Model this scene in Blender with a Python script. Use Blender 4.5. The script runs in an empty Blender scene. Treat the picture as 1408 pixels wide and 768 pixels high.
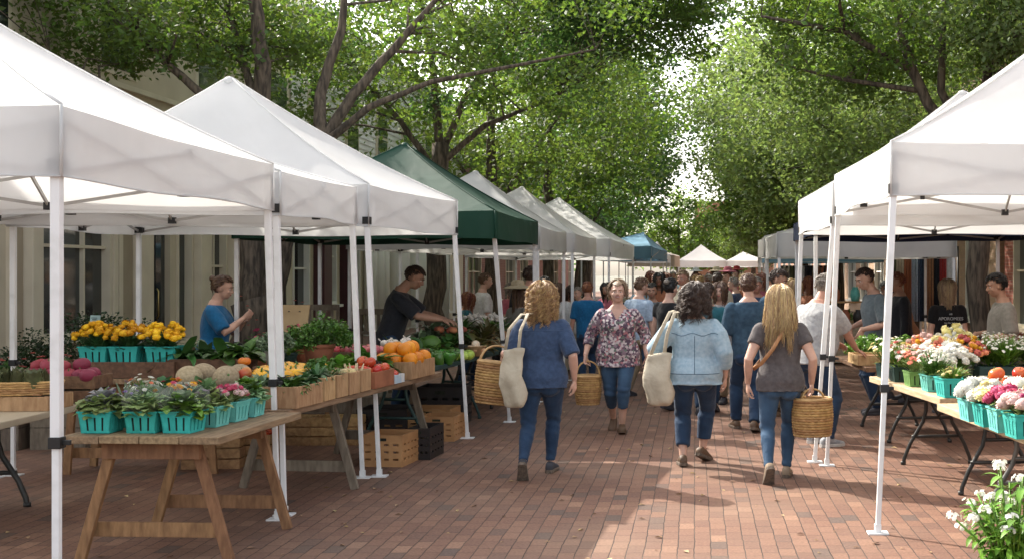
import bpy, bmesh, math, random
import numpy as np
from mathutils import Vector, Matrix, noise, Euler

random.seed(7)
RNG = np.random.default_rng(7)
PI = math.pi
R = math.radians
SC = bpy.context.scene
COL = SC.collection

# ---- camera model: eye 1.65 m above the bricks, looking straight down the street (+Y) ----
F, CX, CY, EYE = 1700.0, 955.0, 375.0, 1.65
def at(px, py, d):
    return Vector(((px - CX) * d / F, d, EYE - (py - CY) * d / F))
def ground(px, py):
    d = EYE * F / (py - CY)
    return Vector(((px - CX) * d / F, d, 0.0))

SUN_EL, SUN_DIR = R(39), Vector((-0.75, 0.66, 0)).normalized()
COT = 1 / math.tan(SUN_EL)

# ------------------------------------------------------------------ mesh builder
class MB:
    def __init__(s):
        s.v, s.f, s.m, s.sm = [], [], [], []
    def add(s, verts, faces, m=0, smooth=False):
        o = len(s.v)
        s.v.extend([tuple(p) for p in verts])
        for f in faces:
            s.f.append(tuple(i + o for i in f)); s.m.append(m); s.sm.append(smooth)
    def box(s, c, size, rot=None, m=0, top=1.0):
        hx, hy, hz = size[0] / 2, size[1] / 2, size[2] / 2
        vs = []
        for z, k in ((-hz, 1.0), (hz, top)):
            for x, y in ((-hx, -hy), (hx, -hy), (hx, hy), (-hx, hy)):
                p = Vector((x * k, y * k, z))
                if rot is not None: p = rot @ p
                vs.append((p[0] + c[0], p[1] + c[1], p[2] + c[2]))
        s.add(vs, [(3, 2, 1, 0), (4, 5, 6, 7), (0, 1, 5, 4), (1, 2, 6, 5), (2, 3, 7, 6), (3, 0, 4, 7)], m)
    def beam(s, p0, p1, w, t, m=0, up=(0, 0, 1)):
        p0, p1 = Vector(p0), Vector(p1)
        d = (p1 - p0); L = d.length; d.normalize()
        u = Vector(up)
        x = d.cross(u)
        if x.length < 1e-4: x = d.cross(Vector((0, 1, 0)))
        x.normalize(); y = x.cross(d).normalized()
        rot = Matrix((x, d, y)).transposed()
        s.box((p0 + p1) / 2, (w, L, t), rot, m)
    def tube(s, pts, r, n=8, m=0, cap=True, smooth=True, sx=1.0, sy=1.0, hint=None):
        pts = [Vector(p) for p in pts]
        k = len(pts)
        rs = r if isinstance(r, (list, tuple)) else [r] * k
        t0 = (pts[1] - pts[0]).normalized()
        h = Vector(hint) if hint is not None else (Vector((0, 0, 1)) if abs(t0.z) < 0.9 else Vector((0, 1, 0)))
        x = (h - t0 * h.dot(t0)).normalized()
        vs = []
        for i in range(k):
            if i == 0: t = pts[1] - pts[0]
            elif i == k - 1: t = pts[-1] - pts[-2]
            else: t = (pts[i + 1] - pts[i]).normalized() + (pts[i] - pts[i - 1]).normalized()
            if t.length < 1e-9: t = t0.copy()
            t.normalize()
            x = x - t * x.dot(t)
            if x.length < 1e-6: x = t.orthogonal()
            x.normalize(); y = t.cross(x)
            for j in range(n):
                a = 2 * PI * j / n
                vs.append(pts[i] + (x * (math.cos(a) * sx) + y * (math.sin(a) * sy)) * rs[i])
        fs = []
        for i in range(k - 1):
            for j in range(n):
                a, b = i * n + j, i * n + (j + 1) % n
                fs.append((a, b, b + n, a + n))
        if cap:
            fs.append(tuple(reversed(range(n)))); fs.append(tuple((k - 1) * n + j for j in range(n)))
        s.add(vs, fs, m, smooth)
    def rings(s, rings, n=16, m=0, smooth=True, pw=2.0):
        """closed loft: rings = [(centre, xvec, yvec)], superellipse power pw"""
        vs = []
        for c, xv, yv in rings:
            c, xv, yv = Vector(c), Vector(xv), Vector(yv)
            for j in range(n):
                a = 2 * PI * j / n
                ca, sa = math.cos(a), math.sin(a)
                e = 2.0 / pw
                ca = math.copysign(abs(ca) ** e, ca); sa = math.copysign(abs(sa) ** e, sa)
                vs.append(c + xv * ca + yv * sa)
        k = len(rings); fs = []
        for i in range(k - 1):
            for j in range(n):
                a, b = i * n + j, i * n + (j + 1) % n
                fs.append((a, b, b + n, a + n))
        fs.append(tuple(reversed(range(n)))); fs.append(tuple((k - 1) * n + j for j in range(n)))
        s.add(vs, fs, m, smooth)
    def lathe(s, prof, n=20, c=(0, 0, 0), m=0, smooth=True, cap=True):
        vs = []
        for r, z in prof:
            for j in range(n):
                a = 2 * PI * j / n
                vs.append((c[0] + r * math.cos(a), c[1] + r * math.sin(a), c[2] + z))
        k = len(prof); fs = []
        for i in range(k - 1):
            for j in range(n):
                a, b = i * n + j, i * n + (j + 1) % n
                fs.append((a, b, b + n, a + n))
        if cap:
            if prof[0][0] > 1e-5: fs.append(tuple(reversed(range(n))))
            if prof[-1][0] > 1e-5: fs.append(tuple((k - 1) * n + j for j in range(n)))
        s.add(vs, fs, m, smooth)
    def ball(s, c, r, n=10, k=7, rot=None, m=0, jit=0.0):
        if not isinstance(r, (tuple, list)): r = (r, r, r)
        vs = [Vector((0, 0, -r[2]))]
        for i in range(1, k):
            ph = -PI / 2 + PI * i / k
            for j in range(n):
                a = 2 * PI * j / n
                q = 1 + (random.uniform(-jit, jit) if jit else 0)
                vs.append(Vector((r[0] * math.cos(ph) * math.cos(a), r[1] * math.cos(ph) * math.sin(a), r[2] * math.sin(ph))) * q)
        vs.append(Vector((0, 0, r[2])))
        fs = []
        for j in range(n):
            fs.append((0, 1 + (j + 1) % n, 1 + j))
        for i in range(k - 2):
            for j in range(n):
                a, b = 1 + i * n + j, 1 + i * n + (j + 1) % n
                fs.append((a, b, b + n, a + n))
        L = len(vs) - 1; b0 = 1 + (k - 2) * n
        for j in range(n):
            fs.append((b0 + j, b0 + (j + 1) % n, L))
        c = Vector(c)
        vs = [((rot @ p) if rot is not None else p) + c for p in vs]
        s.add(vs, fs, m, True)
    def leaf(s, p, d, L, w, droop=0.3, m=0, seg=3, fold=0.25, side=None):
        """curved tapering blade with a folded midrib"""
        p, d = Vector(p), Vector(d).normalized()
        sd = side or d.cross(Vector((0, 0, 1)))
        if sd.length < 1e-3: sd = Vector((1, 0, 0))
        sd.normalize()
        vs, fs = [], []
        q = p.copy(); dd = d.copy()
        for i in range(seg + 1):
            t = i / seg
            ww = w * (math.sin(PI * (0.12 + 0.86 * t)) ** 0.8) / 2
            n = sd.cross(dd).normalized()
            vs += [q - sd * ww + n * ww * fold, q, q + sd * ww + n * ww * fold]
            dd = (dd + Vector((0, 0, -droop / seg))).normalized()
            q = q + dd * (L / seg)
        for i in range(seg):
            a = i * 3
            fs += [(a, a + 1, a + 4, a + 3), (a + 1, a + 2, a + 5, a + 4)]
        s.add(vs, fs, m, True)
    def petals(s, c, r, axis=(0, 0, 1), n=8, m=0, layers=2, cup=0.4):
        c, ax = Vector(c), Vector(axis).normalized()
        x = ax.orthogonal().normalized(); y = ax.cross(x)
        for l in range(layers):
            rr = r * (1 - 0.33 * l); cu = cup + 0.35 * l
            off = random.random() * 6
            for j in range(n):
                a = 2 * PI * j / n + off
                dr = x * math.cos(a) + y * math.sin(a); tg = ax.cross(dr)
                b = c + ax * (0.1 * r * l)
                p1 = b + dr * rr * 0.6 + ax * rr * cu * 0.5
                p2 = b + dr * rr + ax * rr * cu * 0.55
                w = rr * 2.6 / n
                s.add([b, p1 - tg * w, p2, p1 + tg * w], [(0, 1, 2, 3)], m, True)
    def build(s, name, mats, parent=None, loc=(0, 0, 0), rz=0, bevel=0, solid=0, weld=False, subsurf=0, coll=True):
        me = bpy.data.meshes.new(name)
        me.from_pydata(s.v, [], s.f)
        if not isinstance(mats, (list, tuple)): mats = [mats]
        for mt in mats: me.materials.append(mt)
        if len(mats) > 1: me.polygons.foreach_set('material_index', s.m)
        me.polygons.foreach_set('use_smooth', s.sm)
        if weld:
            bm = bmesh.new(); bm.from_mesh(me)
            bmesh.ops.remove_doubles(bm, verts=bm.verts, dist=1e-4)
            bm.to_mesh(me); bm.free()
        me.update()
        o = bpy.data.objects.new(name, me); COL.objects.link(o)
        o.location = loc; o.rotation_euler = (0, 0, rz)
        if parent is not None: o.parent = parent
        if solid:
            md = o.modifiers.new('solid', 'SOLIDIFY'); md.thickness = solid; md.offset = 0
        if bevel:
            md = o.modifiers.new('bevel', 'BEVEL'); md.width = bevel; md.segments = 2; md.limit_method = 'ANGLE'
        if subsurf:
            md = o.modifiers.new('sub', 'SUBSURF'); md.levels = md.render_levels = subsurf
        return o

def tag(o, label, cat, group=None, kind=None):
    if label: o['label'] = label
    if cat: o['category'] = cat
    if group: o['group'] = group
    if kind: o['kind'] = kind
    return o
def thing(name, label, cat, loc=(0, 0, 0), rz=0, group=None):
    o = bpy.data.objects.new(name, None); COL.objects.link(o)
    o.empty_display_size = 0.1
    o.location = loc; o.rotation_euler = (0, 0, rz)
    return tag(o, label, cat, group)
def structure(o):
    o['kind'] = 'structure'; return o
def kids(o):
    return [c for c in bpy.data.objects if c.parent == o]
KIDS = {}
def dup(root, loc=None, rz=None, label=None, group=None, scale=None):
    """copy a thing with its parts and sub-parts (mesh data shared)"""
    if root.name not in KIDS:
        KIDS[root.name] = [(c, kids(c)) for c in kids(root)]
    r = root.copy(); COL.objects.link(r)
    if loc is not None: r.location = loc
    if rz is not None: r.rotation_euler = (0, 0, rz)
    if scale is not None: r.scale = (scale,) * 3 if not isinstance(scale, (tuple, list)) else scale
    if label: r['label'] = label
    if group: r['group'] = group
    cc = {}
    for ch, gs in KIDS[root.name]:
        c = ch.copy(); COL.objects.link(c); c.parent = r; cc[ch.name] = c
        for g in gs:
            d = g.copy(); COL.objects.link(d); d.parent = c
    r_parts[r.name] = cc
    return r
r_parts = {}
def set_mat(o, mats):
    """give one copy its own materials while it shares mesh data"""
    if not isinstance(mats, (list, tuple)): mats = [mats]
    for i, mt in enumerate(mats):
        o.material_slots[i].link = 'OBJECT'; o.material_slots[i].material = mt

# ------------------------------------------------------------------ materials
def _new(name):
    m = bpy.data.materials.new(name); m.use_nodes = True
    nt = m.node_tree; nt.nodes.clear()
    return m, nt
def N(nt, t, **kw):
    n = nt.nodes.new(t)
    for k, v in kw.items(): setattr(n, k, v)
    return n
def rgba(c): return (c[0], c[1], c[2], 1.0)
def M(name, col, col2=None, rough=0.6, scale=6.0, stretch=(1, 1, 1), bump=0.0, bscale=40.0, bstretch=None,
      metal=0.0, spec=0.4, trans=0.0, tcol=None, rand=0.0, island=0.0, detail=4.0, lo=0.35, hi=0.65, sheen=0.0, folds=0.0, fscale=7.0, sss=0.0):
    m, nt = _new(name); L = nt.links.new
    out = N(nt, 'ShaderNodeOutputMaterial'); b = N(nt, 'ShaderNodeBsdfPrincipled')
    tc = N(nt, 'ShaderNodeTexCoord'); mp = N(nt, 'ShaderNodeMapping'); mp.inputs['Scale'].default_value = stretch
    L(tc.outputs['Object'], mp.inputs['Vector'])
    nz = N(nt, 'ShaderNodeTexNoise'); nz.inputs['Scale'].default_value = scale; nz.inputs['Detail'].default_value = detail
    L(mp.outputs['Vector'], nz.inputs['Vector'])
    cr = N(nt, 'ShaderNodeValToRGB')
    c2 = col2 if col2 is not None else tuple(x * 0.72 for x in col)
    cr.color_ramp.elements[0].position = lo; cr.color_ramp.elements[1].position = hi
    cr.color_ramp.elements[0].color = rgba(c2); cr.color_ramp.elements[1].color = rgba(col)
    L(nz.outputs['Fac'], cr.inputs['Fac'])
    csock = cr.outputs['Color']
    def vary(sock, src, amt):
        hs = N(nt, 'ShaderNodeHueSaturation')
        mr = N(nt, 'ShaderNodeMapRange'); mr.inputs['To Min'].default_value = 1 - amt; mr.inputs['To Max'].default_value = 1 + amt
        L(src, mr.inputs['Value']); L(mr.outputs['Result'], hs.inputs['Value'])
        mh = N(nt, 'ShaderNodeMapRange'); mh.inputs['To Min'].default_value = 0.5 - amt * 0.07; mh.inputs['To Max'].default_value = 0.5 + amt * 0.05
        L(src, mh.inputs['Value']); L(mh.outputs['Result'], hs.inputs['Hue'])
        L(sock, hs.inputs['Color']); return hs.outputs['Color']
    if rand:
        oi = N(nt, 'ShaderNodeObjectInfo'); csock = vary(csock, oi.outputs['Random'], rand)
    if island:
        ge = N(nt, 'ShaderNodeNewGeometry'); csock = vary(csock, ge.outputs['Random Per Island'], island)
    L(csock, b.inputs['Base Color'])
    b.inputs['Roughness'].default_value = rough; b.inputs['Metallic'].default_value = metal
    b.inputs['Specular IOR Level'].default_value = spec
    if sheen: b.inputs['Sheen Weight'].default_value = sheen
    if sss:
        b.inputs['Subsurface Weight'].default_value = sss; b.inputs['Subsurface Radius'].default_value = (0.012, 0.005, 0.003)
    nrm = None
    if folds:
        n2 = N(nt, 'ShaderNodeTexNoise'); n2.inputs['Scale'].default_value = fscale; n2.inputs['Detail'].default_value = 2; n2.inputs['Distortion'].default_value = 0.8
        L(tc.outputs['Object'], n2.inputs['Vector'])
        bp = N(nt, 'ShaderNodeBump'); bp.inputs['Strength'].default_value = folds; bp.inputs['Distance'].default_value = 0.03
        L(n2.outputs['Fac'], bp.inputs['Height']); nrm = bp.outputs['Normal']
    if bump:
        n3 = N(nt, 'ShaderNodeTexNoise'); n3.inputs['Scale'].default_value = bscale; n3.inputs['Detail'].default_value = 5
        if bstretch:
            m3 = N(nt, 'ShaderNodeMapping'); m3.inputs['Scale'].default_value = bstretch; L(tc.outputs['Object'], m3.inputs['Vector']); L(m3.outputs['Vector'], n3.inputs['Vector'])
        else: L(mp.outputs['Vector'], n3.inputs['Vector'])
        bp = N(nt, 'ShaderNodeBump'); bp.inputs['Strength'].default_value = bump; bp.inputs['Distance'].default_value = 0.01
        L(n3.outputs['Fac'], bp.inputs['Height'])
        if nrm is not None: L(nrm, bp.inputs['Normal'])
        nrm = bp.outputs['Normal']
    if nrm is not None: L(nrm, b.inputs['Normal'])
    if trans:
        tr = N(nt, 'ShaderNodeBsdfTranslucent'); mx = N(nt, 'ShaderNodeMixShader'); mx.inputs['Fac'].default_value = trans
        if tcol is not None:
            mm = N(nt, 'ShaderNodeMix', data_type='RGBA'); mm.blend_type = 'MULTIPLY'; mm.inputs['Factor'].default_value = 1.0
            L(csock, mm.inputs['A']); mm.inputs['B'].default_value = rgba(tcol); L(mm.outputs['Result'], tr.inputs['Color'])
        else: L(csock, tr.inputs['Color'])
        L(b.outputs['BSDF'], mx.inputs[1]); L(tr.outputs['BSDF'], mx.inputs[2]); L(mx.outputs['Shader'], out.inputs['Surface'])
    else:
        L(b.outputs['BSDF'], out.inputs['Surface'])
    return m

def skinm(name, col): return M(name, col, tuple(x * 0.82 for x in col), rough=0.5, scale=14, bump=0.08, bscale=90, spec=0.35, sss=0.08)
def clothm(name, col, col2=None, folds=0.35, scale=30, rand=0, fscale=9):
    return M(name, col, col2 or tuple(x * 0.8 for x in col), rough=0.85, scale=scale, bump=0.25, bscale=260, spec=0.15, sheen=0.15, folds=folds, fscale=fscale, rand=rand)
# ================================================================== camera, light, sky
cam = bpy.data.objects.new('camera', bpy.data.cameras.new('camera')); COL.objects.link(cam)
cam.location = (0, 0, EYE); cam.rotation_euler = (PI / 2, 0, 0)
cam.data.sensor_width = 36; cam.data.lens = 36 * F / 1408
cam.data.shift_x = -(CX - 704) / 1408; cam.data.shift_y = -(384 - CY) / 1408
cam.data.clip_end = 2000; cam.data.clip_start = 0.1
SC.camera = cam
w = bpy.data.worlds.new('World'); SC.world = w; w.use_nodes = True
nt = w.node_tree; nt.nodes.clear()
wo = nt.nodes.new('ShaderNodeOutputWorld'); bg = nt.nodes.new('ShaderNodeBackground'); sk = nt.nodes.new('ShaderNodeTexSky')
sk.sky_type = 'NISHITA'; sk.sun_disc = False; sk.sun_elevation = SUN_EL
sk.sun_rotation = math.atan2(SUN_DIR.x, SUN_DIR.y) % (2 * PI)
sk.air_density = 1.0; sk.dust_density = 3.5; sk.ozone_density = 1.0
hz = nt.nodes.new('ShaderNodeHueSaturation'); hz.inputs['Saturation'].default_value = 0.42          # thin white haze over the whole sky
wm = nt.nodes.new('ShaderNodeMix'); wm.data_type = 'RGBA'; wm.blend_type = 'MULTIPLY'; wm.inputs['Factor'].default_value = 1.0; wm.inputs['B'].default_value = (1.03, 1.0, 0.95, 1)
nt.links.new(sk.outputs['Color'], hz.inputs['Color']); nt.links.new(hz.outputs['Color'], wm.inputs['A']); nt.links.new(wm.outputs['Result'], bg.inputs['Color']); nt.links.new(bg.outputs['Background'], wo.inputs['Surface'])
bg.inputs['Strength'].default_value = 0.15
sun = bpy.data.objects.new('sun', bpy.data.lights.new('sun', 'SUN')); COL.objects.link(sun)
sun.data.energy = 2.45; sun.data.angle = R(0.5); sun.data.color = (1.0, 0.94, 0.84)
sdir = Vector((SUN_DIR.x * math.cos(SUN_EL), SUN_DIR.y * math.cos(SUN_EL), math.sin(SUN_EL)))
sun.rotation_euler = sdir.to_track_quat('Z', 'Y').to_euler(); sun.location = (-20, 20, 30)
SC.view_settings.view_transform = 'Standard'; SC.view_settings.look = 'None'
SC.view_settings.exposure = 1.82; SC.view_settings.gamma = 1.0
SC.cycles.max_bounces = 8; SC.cycles.transparent_max_bounces = 6
SC.cycles.diffuse_bounces = 5; SC.cycles.glossy_bounces = 2; SC.cycles.transmission_bounces = 3
SC.cycles.sample_clamp_indirect = 4.0
SC.cycles.use_denoising = True

# ================================================================== ground
def brick_material():
    m, nt = _new('brick_paving'); L = nt.links.new
    out = N(nt, 'ShaderNodeOutputMaterial'); b = N(nt, 'ShaderNodeBsdfPrincipled')
    tc = N(nt, 'ShaderNodeTexCoord')
    wn = N(nt, 'ShaderNodeTexNoise'); wn.inputs['Scale'].default_value = 1.3; wn.inputs['Detail'].default_value = 3
    L(tc.outputs['Object'], wn.inputs['Vector'])
    ws = N(nt, 'ShaderNodeVectorMath', operation='SUBTRACT'); ws.inputs[1].default_value = (0.5, 0.5, 0.5)
    L(wn.outputs['Color'], ws.inputs[0])
    wsc = N(nt, 'ShaderNodeVectorMath', operation='SCALE'); wsc.inputs['Scale'].default_value = 0.022
    L(ws.outputs['Vector'], wsc.inputs[0])
    wa = N(nt, 'ShaderNodeVectorMath', operation='ADD'); L(tc.outputs['Object'], wa.inputs[0]); L(wsc.outputs['Vector'], wa.inputs[1])
    n5 = N(nt, 'ShaderNodeTexNoise'); n5.inputs['Scale'].default_value = 9.0; n5.inputs['Detail'].default_value = 2
    L(tc.outputs['Object'], n5.inputs['Vector'])
    s5 = N(nt, 'ShaderNodeVectorMath', operation='SUBTRACT'); s5.inputs[1].default_value = (0.5, 0.5, 0.5); L(n5.outputs['Color'], s5.inputs[0])
    c5 = N(nt, 'ShaderNodeVectorMath', operation='SCALE'); c5.inputs['Scale'].default_value = 0.014; L(s5.outputs['Vector'], c5.inputs[0])
    w2 = N(nt, 'ShaderNodeVectorMath', operation='ADD'); L(wa.outputs['Vector'], w2.inputs[0]); L(c5.outputs['Vector'], w2.inputs[1])
    rt = N(nt, 'ShaderNodeMapping'); rt.inputs['Rotation'].default_value = (0, 0, PI / 2)
    br = N(nt, 'ShaderNodeTexBrick'); br.offset = 0.42; br.offset_frequency = 2
    br.inputs['Scale'].default_value = 1.0; br.inputs['Brick Width'].default_value = 0.190; br.inputs['Row Height'].default_value = 0.100
    br.inputs['Mortar Size'].default_value = 0.0034; br.inputs['Mortar Smooth'].default_value = 0.4
    br.inputs['Color1'].default_value = (0, 0, 0, 1); br.inputs['Color2'].default_value = (1, 1, 1, 1); br.inputs['Mortar'].default_value = (0.5, 0.5, 0.5, 1)
    L(w2.outputs['Vector'], rt.inputs['Vector']); L(rt.outputs['Vector'], br.inputs['Vector'])
    cr = N(nt, 'ShaderNodeValToRGB'); e = cr.color_ramp.elements
    e[0].position = 0.0; e[0].color = (0.095, 0.066, 0.054, 1); e[1].position = 1.0; e[1].color = (0.25, 0.14, 0.092, 1)
    x = e.new(0.10); x.color = (0.145, 0.076, 0.053, 1); x = e.new(0.5); x.color = (0.172, 0.088, 0.059, 1); x = e.new(0.92); x.color = (0.20, 0.106, 0.07, 1)
    L(br.outputs['Color'], cr.inputs['Fac'])
    # grain inside every brick and large worn, dusty areas
    g = N(nt, 'ShaderNodeTexNoise'); g.inputs['Scale'].default_value = 55; g.inputs['Detail'].default_value = 6; L(tc.outputs['Object'], g.inputs['Vector'])
    gm = N(nt, 'ShaderNodeMapRange'); gm.inputs['From Min'].default_value = 0.3; gm.inputs['From Max'].default_value = 0.7; gm.inputs['To Min'].default_value = 0.72; gm.inputs['To Max'].default_value = 1.2
    L(g.outputs['Fac'], gm.inputs['Value'])
    m1 = N(nt, 'ShaderNodeVectorMath', operation='SCALE'); L(cr.outputs['Color'], m1.inputs[0]); L(gm.outputs['Result'], m1.inputs['Scale'])
    d = N(nt, 'ShaderNodeTexNoise'); d.inputs['Scale'].default_value = 0.9; d.inputs['Detail'].default_value = 5; L(tc.outputs['Object'], d.inputs['Vector'])
    dm = N(nt, 'ShaderNodeMapRange'); dm.inputs['From Min'].default_value = 0.42; dm.inputs['From Max'].default_value = 0.75; dm.inputs['To Max'].default_value = 0.5
    L(d.outputs['Fac'], dm.inputs['Value'])
    mx = N(nt, 'ShaderNodeMix', data_type='RGBA'); L(dm.outputs['Result'], mx.inputs['Factor']); L(m1.outputs['Vector'], mx.inputs['A']); mx.inputs['B'].default_value = (0.195, 0.13, 0.092, 1)
    # sandy grit or dark soil in the joints
    jn = N(nt, 'ShaderNodeTexNoise'); jn.inputs['Scale'].default_value = 2.2; L(tc.outputs['Object'], jn.inputs['Vector'])
    jr = N(nt, 'ShaderNodeValToRGB'); jr.color_ramp.elements[0].position = 0.4; jr.color_ramp.elements[0].color = (0.028, 0.02, 0.016, 1)
    jr.color_ramp.elements[1].position = 0.7; jr.color_ramp.elements[1].color = (0.085, 0.06, 0.045, 1); L(jn.outputs['Fac'], jr.inputs['Fac'])
    m2 = N(nt, 'ShaderNodeMix', data_type='RGBA'); L(br.outputs['Fac'], m2.inputs['Factor']); L(mx.outputs['Result'], m2.inputs['A']); L(jr.outputs['Color'], m2.inputs['B'])
    L(m2.outputs['Result'], b.inputs['Base Color'])
    b.inputs['Roughness'].default_value = 0.78; b.inputs['Specular IOR Level'].default_value = 0.3
    # relief: joints sink, each brick sits at its own height
    hm = N(nt, 'ShaderNodeMath', operation='MULTIPLY'); hm.inputs[1].default_value = -1.0; L(br.outputs['Fac'], hm.inputs[0])
    h2 = N(nt, 'ShaderNodeMath', operation='MULTIPLY_ADD'); L(br.outputs['Color'], h2.inputs[0]); h2.inputs[1].default_value = 0.25; L(hm.outputs[0], h2.inputs[2])
    h3 = N(nt, 'ShaderNodeMath', operation='MULTIPLY_ADD'); L(g.outputs['Fac'], h3.inputs[0]); h3.inputs[1].default_value = 0.35; L(h2.outputs[0], h3.inputs[2])
    bp = N(nt, 'ShaderNodeBump'); bp.inputs['Strength'].default_value = 0.7; bp.inputs['Distance'].default_value = 0.009; L(h3.outputs[0], bp.inputs['Height'])
    L(bp.outputs['Normal'], b.inputs['Normal']); L(b.outputs['BSDF'], out.inputs['Surface'])
    return m
g = MB(); g.add([(-300, -40, 0), (300, -40, 0), (300, 700, 0), (-300, 700, 0)], [(0, 1, 2, 3)])
structure(g.build('ground', M('far_ground', (0.16, 0.15, 0.12), (0.1, 0.1, 0.07), rough=0.9, scale=0.3), loc=(0, 0, -0.004)))
g = MB(); g.add([(-8.8, -6, 0), (7.2, -6, 0), (7.2, 130, 0), (-8.8, 130, 0)], [(0, 1, 2, 3)])
structure(g.build('pavement', brick_material()))

# small dry leaves and scraps on the bricks: nobody could count them
lv = MB()
for i in range(420):
    y = 6.2 + 10 * random.random() ** 1.3; x = random.uniform(-4.5, 4.5)
    a = random.uniform(0, 6.3); s = random.uniform(0.012, 0.034); c, sn = math.cos(a) * s, math.sin(a) * s
    z = 0.004
    lv.add([(x - c, y - sn, z), (x + sn * .5, y - c * .5, z + s * .35), (x + c, y + sn, z + 0.002), (x - sn * .5, y + c * .5, z + s * .2)], [(0, 1, 2), (0, 2, 3)])
o = lv.build('fallen_leaves', M('dry_leaf', (0.42, 0.30, 0.16), (0.20, 0.11, 0.05), rough=0.8, scale=3, island=0.5))
tag(o, 'small dry leaves scattered over the brick paving', 'litter', kind='stuff')

# ================================================================== facades along both sides
m_beige = M('beige_stucco', (0.56, 0.485, 0.36), (0.49, 0.42, 0.305), rough=0.85, scale=1.5, bump=0.15, bscale=60)
m_cream = M('cream_paint', (0.64, 0.57, 0.435), (0.56, 0.49, 0.37), rough=0.6, scale=2.0, bump=0.05)
m_panel = M('tan_panel', (0.36, 0.30, 0.21), (0.31, 0.255, 0.175), rough=0.75, scale=2.0)
m_white_w = M('white_clapboard', (0.76, 0.74, 0.68), (0.66, 0.64, 0.58), rough=0.7, scale=1.2, bump=0.05)
m_maroon = M('maroon_paint', (0.055, 0.012, 0.016), (0.04, 0.009, 0.012), rough=0.45, scale=3)
m_dark = M('dark_paint', (0.02, 0.02, 0.022), (0.012, 0.012, 0.013), rough=0.5, scale=3)
m_glass = M('window_glass', (0.035, 0.045, 0.045), (0.012, 0.014, 0.014), rough=0.06, scale=1.1, spec=0.6, detail=6)
m_redbrick = None
def redbrick(name='red_brick', a=(0.30, 0.085, 0.05), b_=(0.20, 0.05, 0.035)):
    m, nt = _new(name); L = nt.links.new
    out = N(nt, 'ShaderNodeOutputMaterial'); b = N(nt, 'ShaderNodeBsdfPrincipled'); tc = N(nt, 'ShaderNodeTexCoord')
    sp = N(nt, 'ShaderNodeSeparateXYZ'); L(tc.outputs['Object'], sp.inputs[0])
    ad = N(nt, 'ShaderNodeMath', operation='ADD'); L(sp.outputs['X'], ad.inputs[0]); L(sp.outputs['Y'], ad.inputs[1])
    cb = N(nt, 'ShaderNodeCombineXYZ'); L(ad.outputs[0], cb.inputs['X']); L(sp.outputs['Z'], cb.inputs['Y'])
    br = N(nt, 'ShaderNodeTexBrick'); br.inputs['Scale'].default_value = 1; br.inputs['Brick Width'].default_value = 0.22; br.inputs['Row Height'].default_value = 0.075
    br.inputs['Mortar Size'].default_value = 0.006; br.inputs['Color1'].default_value = rgba(a); br.inputs['Color2'].default_value = rgba(b_); br.inputs['Mortar'].default_value = (0.28, 0.2, 0.15, 1)
    L(cb.outputs[0], br.inputs['Vector']); L(br.outputs['Color'], b.inputs['Base Color']); b.inputs['Roughness'].default_value = 0.85
    bp = N(nt, 'ShaderNodeBump'); bp.inputs['Strength'].default_value = 0.4; bp.inputs['Distance'].default_value = 0.008; bp.invert = True
    L(br.outputs['Fac'], bp.inputs['Height']); L(bp.outputs['Normal'], b.inputs['Normal']); L(b.outputs['BSDF'], out.inputs['Surface'])
    return m
m_redbrick = redbrick()

def Yl(px, xw=8.8): return xw * F / (CX - px)
def window_at(root, u0, u1, z0, z1, nx=2, nz=2, fmat=None, depth=0.14, bar=0.045):
    fmat = fmat or m_cream
    f = MB(); fw = 0.07
    f.box((-0.05, (u0 + u1) / 2, z1 - fw / 2), (0.16, u1 - u0, fw)); f.box((-0.05, (u0 + u1) / 2, z0 + fw / 2), (0.16, u1 - u0, fw))
    f.box((-0.05, u0 + fw / 2, (z0 + z1) / 2), (0.155, fw, z1 - z0 - 2 * fw)); f.box((-0.05, u1 - fw / 2, (z0 + z1) / 2), (0.155, fw, z1 - z0 - 2 * fw))
    for i in range(1, nx):
        u = u0 + (u1 - u0) * i / nx; f.box((-0.075, u, (z0 + z1) / 2), (0.06, bar, z1 - z0 - 2 * fw))
    for i in range(1, nz):
        z = z0 + (z1 - z0) * i / nz; f.box((-0.07, (u0 + u1) / 2, z), (0.066, u1 - u0 - 2 * fw, bar))
    fr = f.build('window', fmat, root)
    p = MB(); p.box((-0.11, (u0 + u1) / 2, (z0 + z1) / 2), (0.012, u1 - u0 - 0.1, z1 - z0 - 0.1)); p.build('pane', m_glass, fr)
    s = MB(); s.box((0.06, (u0 + u1) / 2, z0 - 0.035), (0.22, u1 - u0 + 0.1, 0.06)); s.build('sill', fmat, fr)
    return fr
def wall_with_openings(root, length, height, openings, mat, thick=0.35, name='wall'):
    """openings = [(u0,u1,z0,z1)], not overlapping in u"""
    m = MB(); u = 0.0
    for (a, b, z0, z1) in sorted(openings):
        if a > u: m.box((-thick / 2, (u + a) / 2, height / 2), (thick, a - u, height))
        if z0 > 0.01: m.box((-thick / 2, (a + b) / 2, z0 / 2), (thick, b - a, z0))
        m.box((-thick / 2, (a + b) / 2, (z1 + height) / 2), (thick, b - a, height - z1))
        u = b
    if u < length: m.box((-thick / 2, (u + length) / 2, height / 2), (thick, length - u, height))
    m.box((-5.0, length / 2, height - 0.15), (9.4, length - 0.02, 0.3))            # roof slab
    m.box((-5.0, 0.18, height / 2 - 0.16), (9.3, 0.3, height - 0.33)); m.box((-5.0, length - 0.18, height / 2 - 0.16), (9.3, 0.3, height - 0.33))
    m.box((-2.2, length / 2, height / 2 - 0.2), (0.1, length - 0.8, height - 0.42))
    return m.build(name, mat, root)

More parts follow.
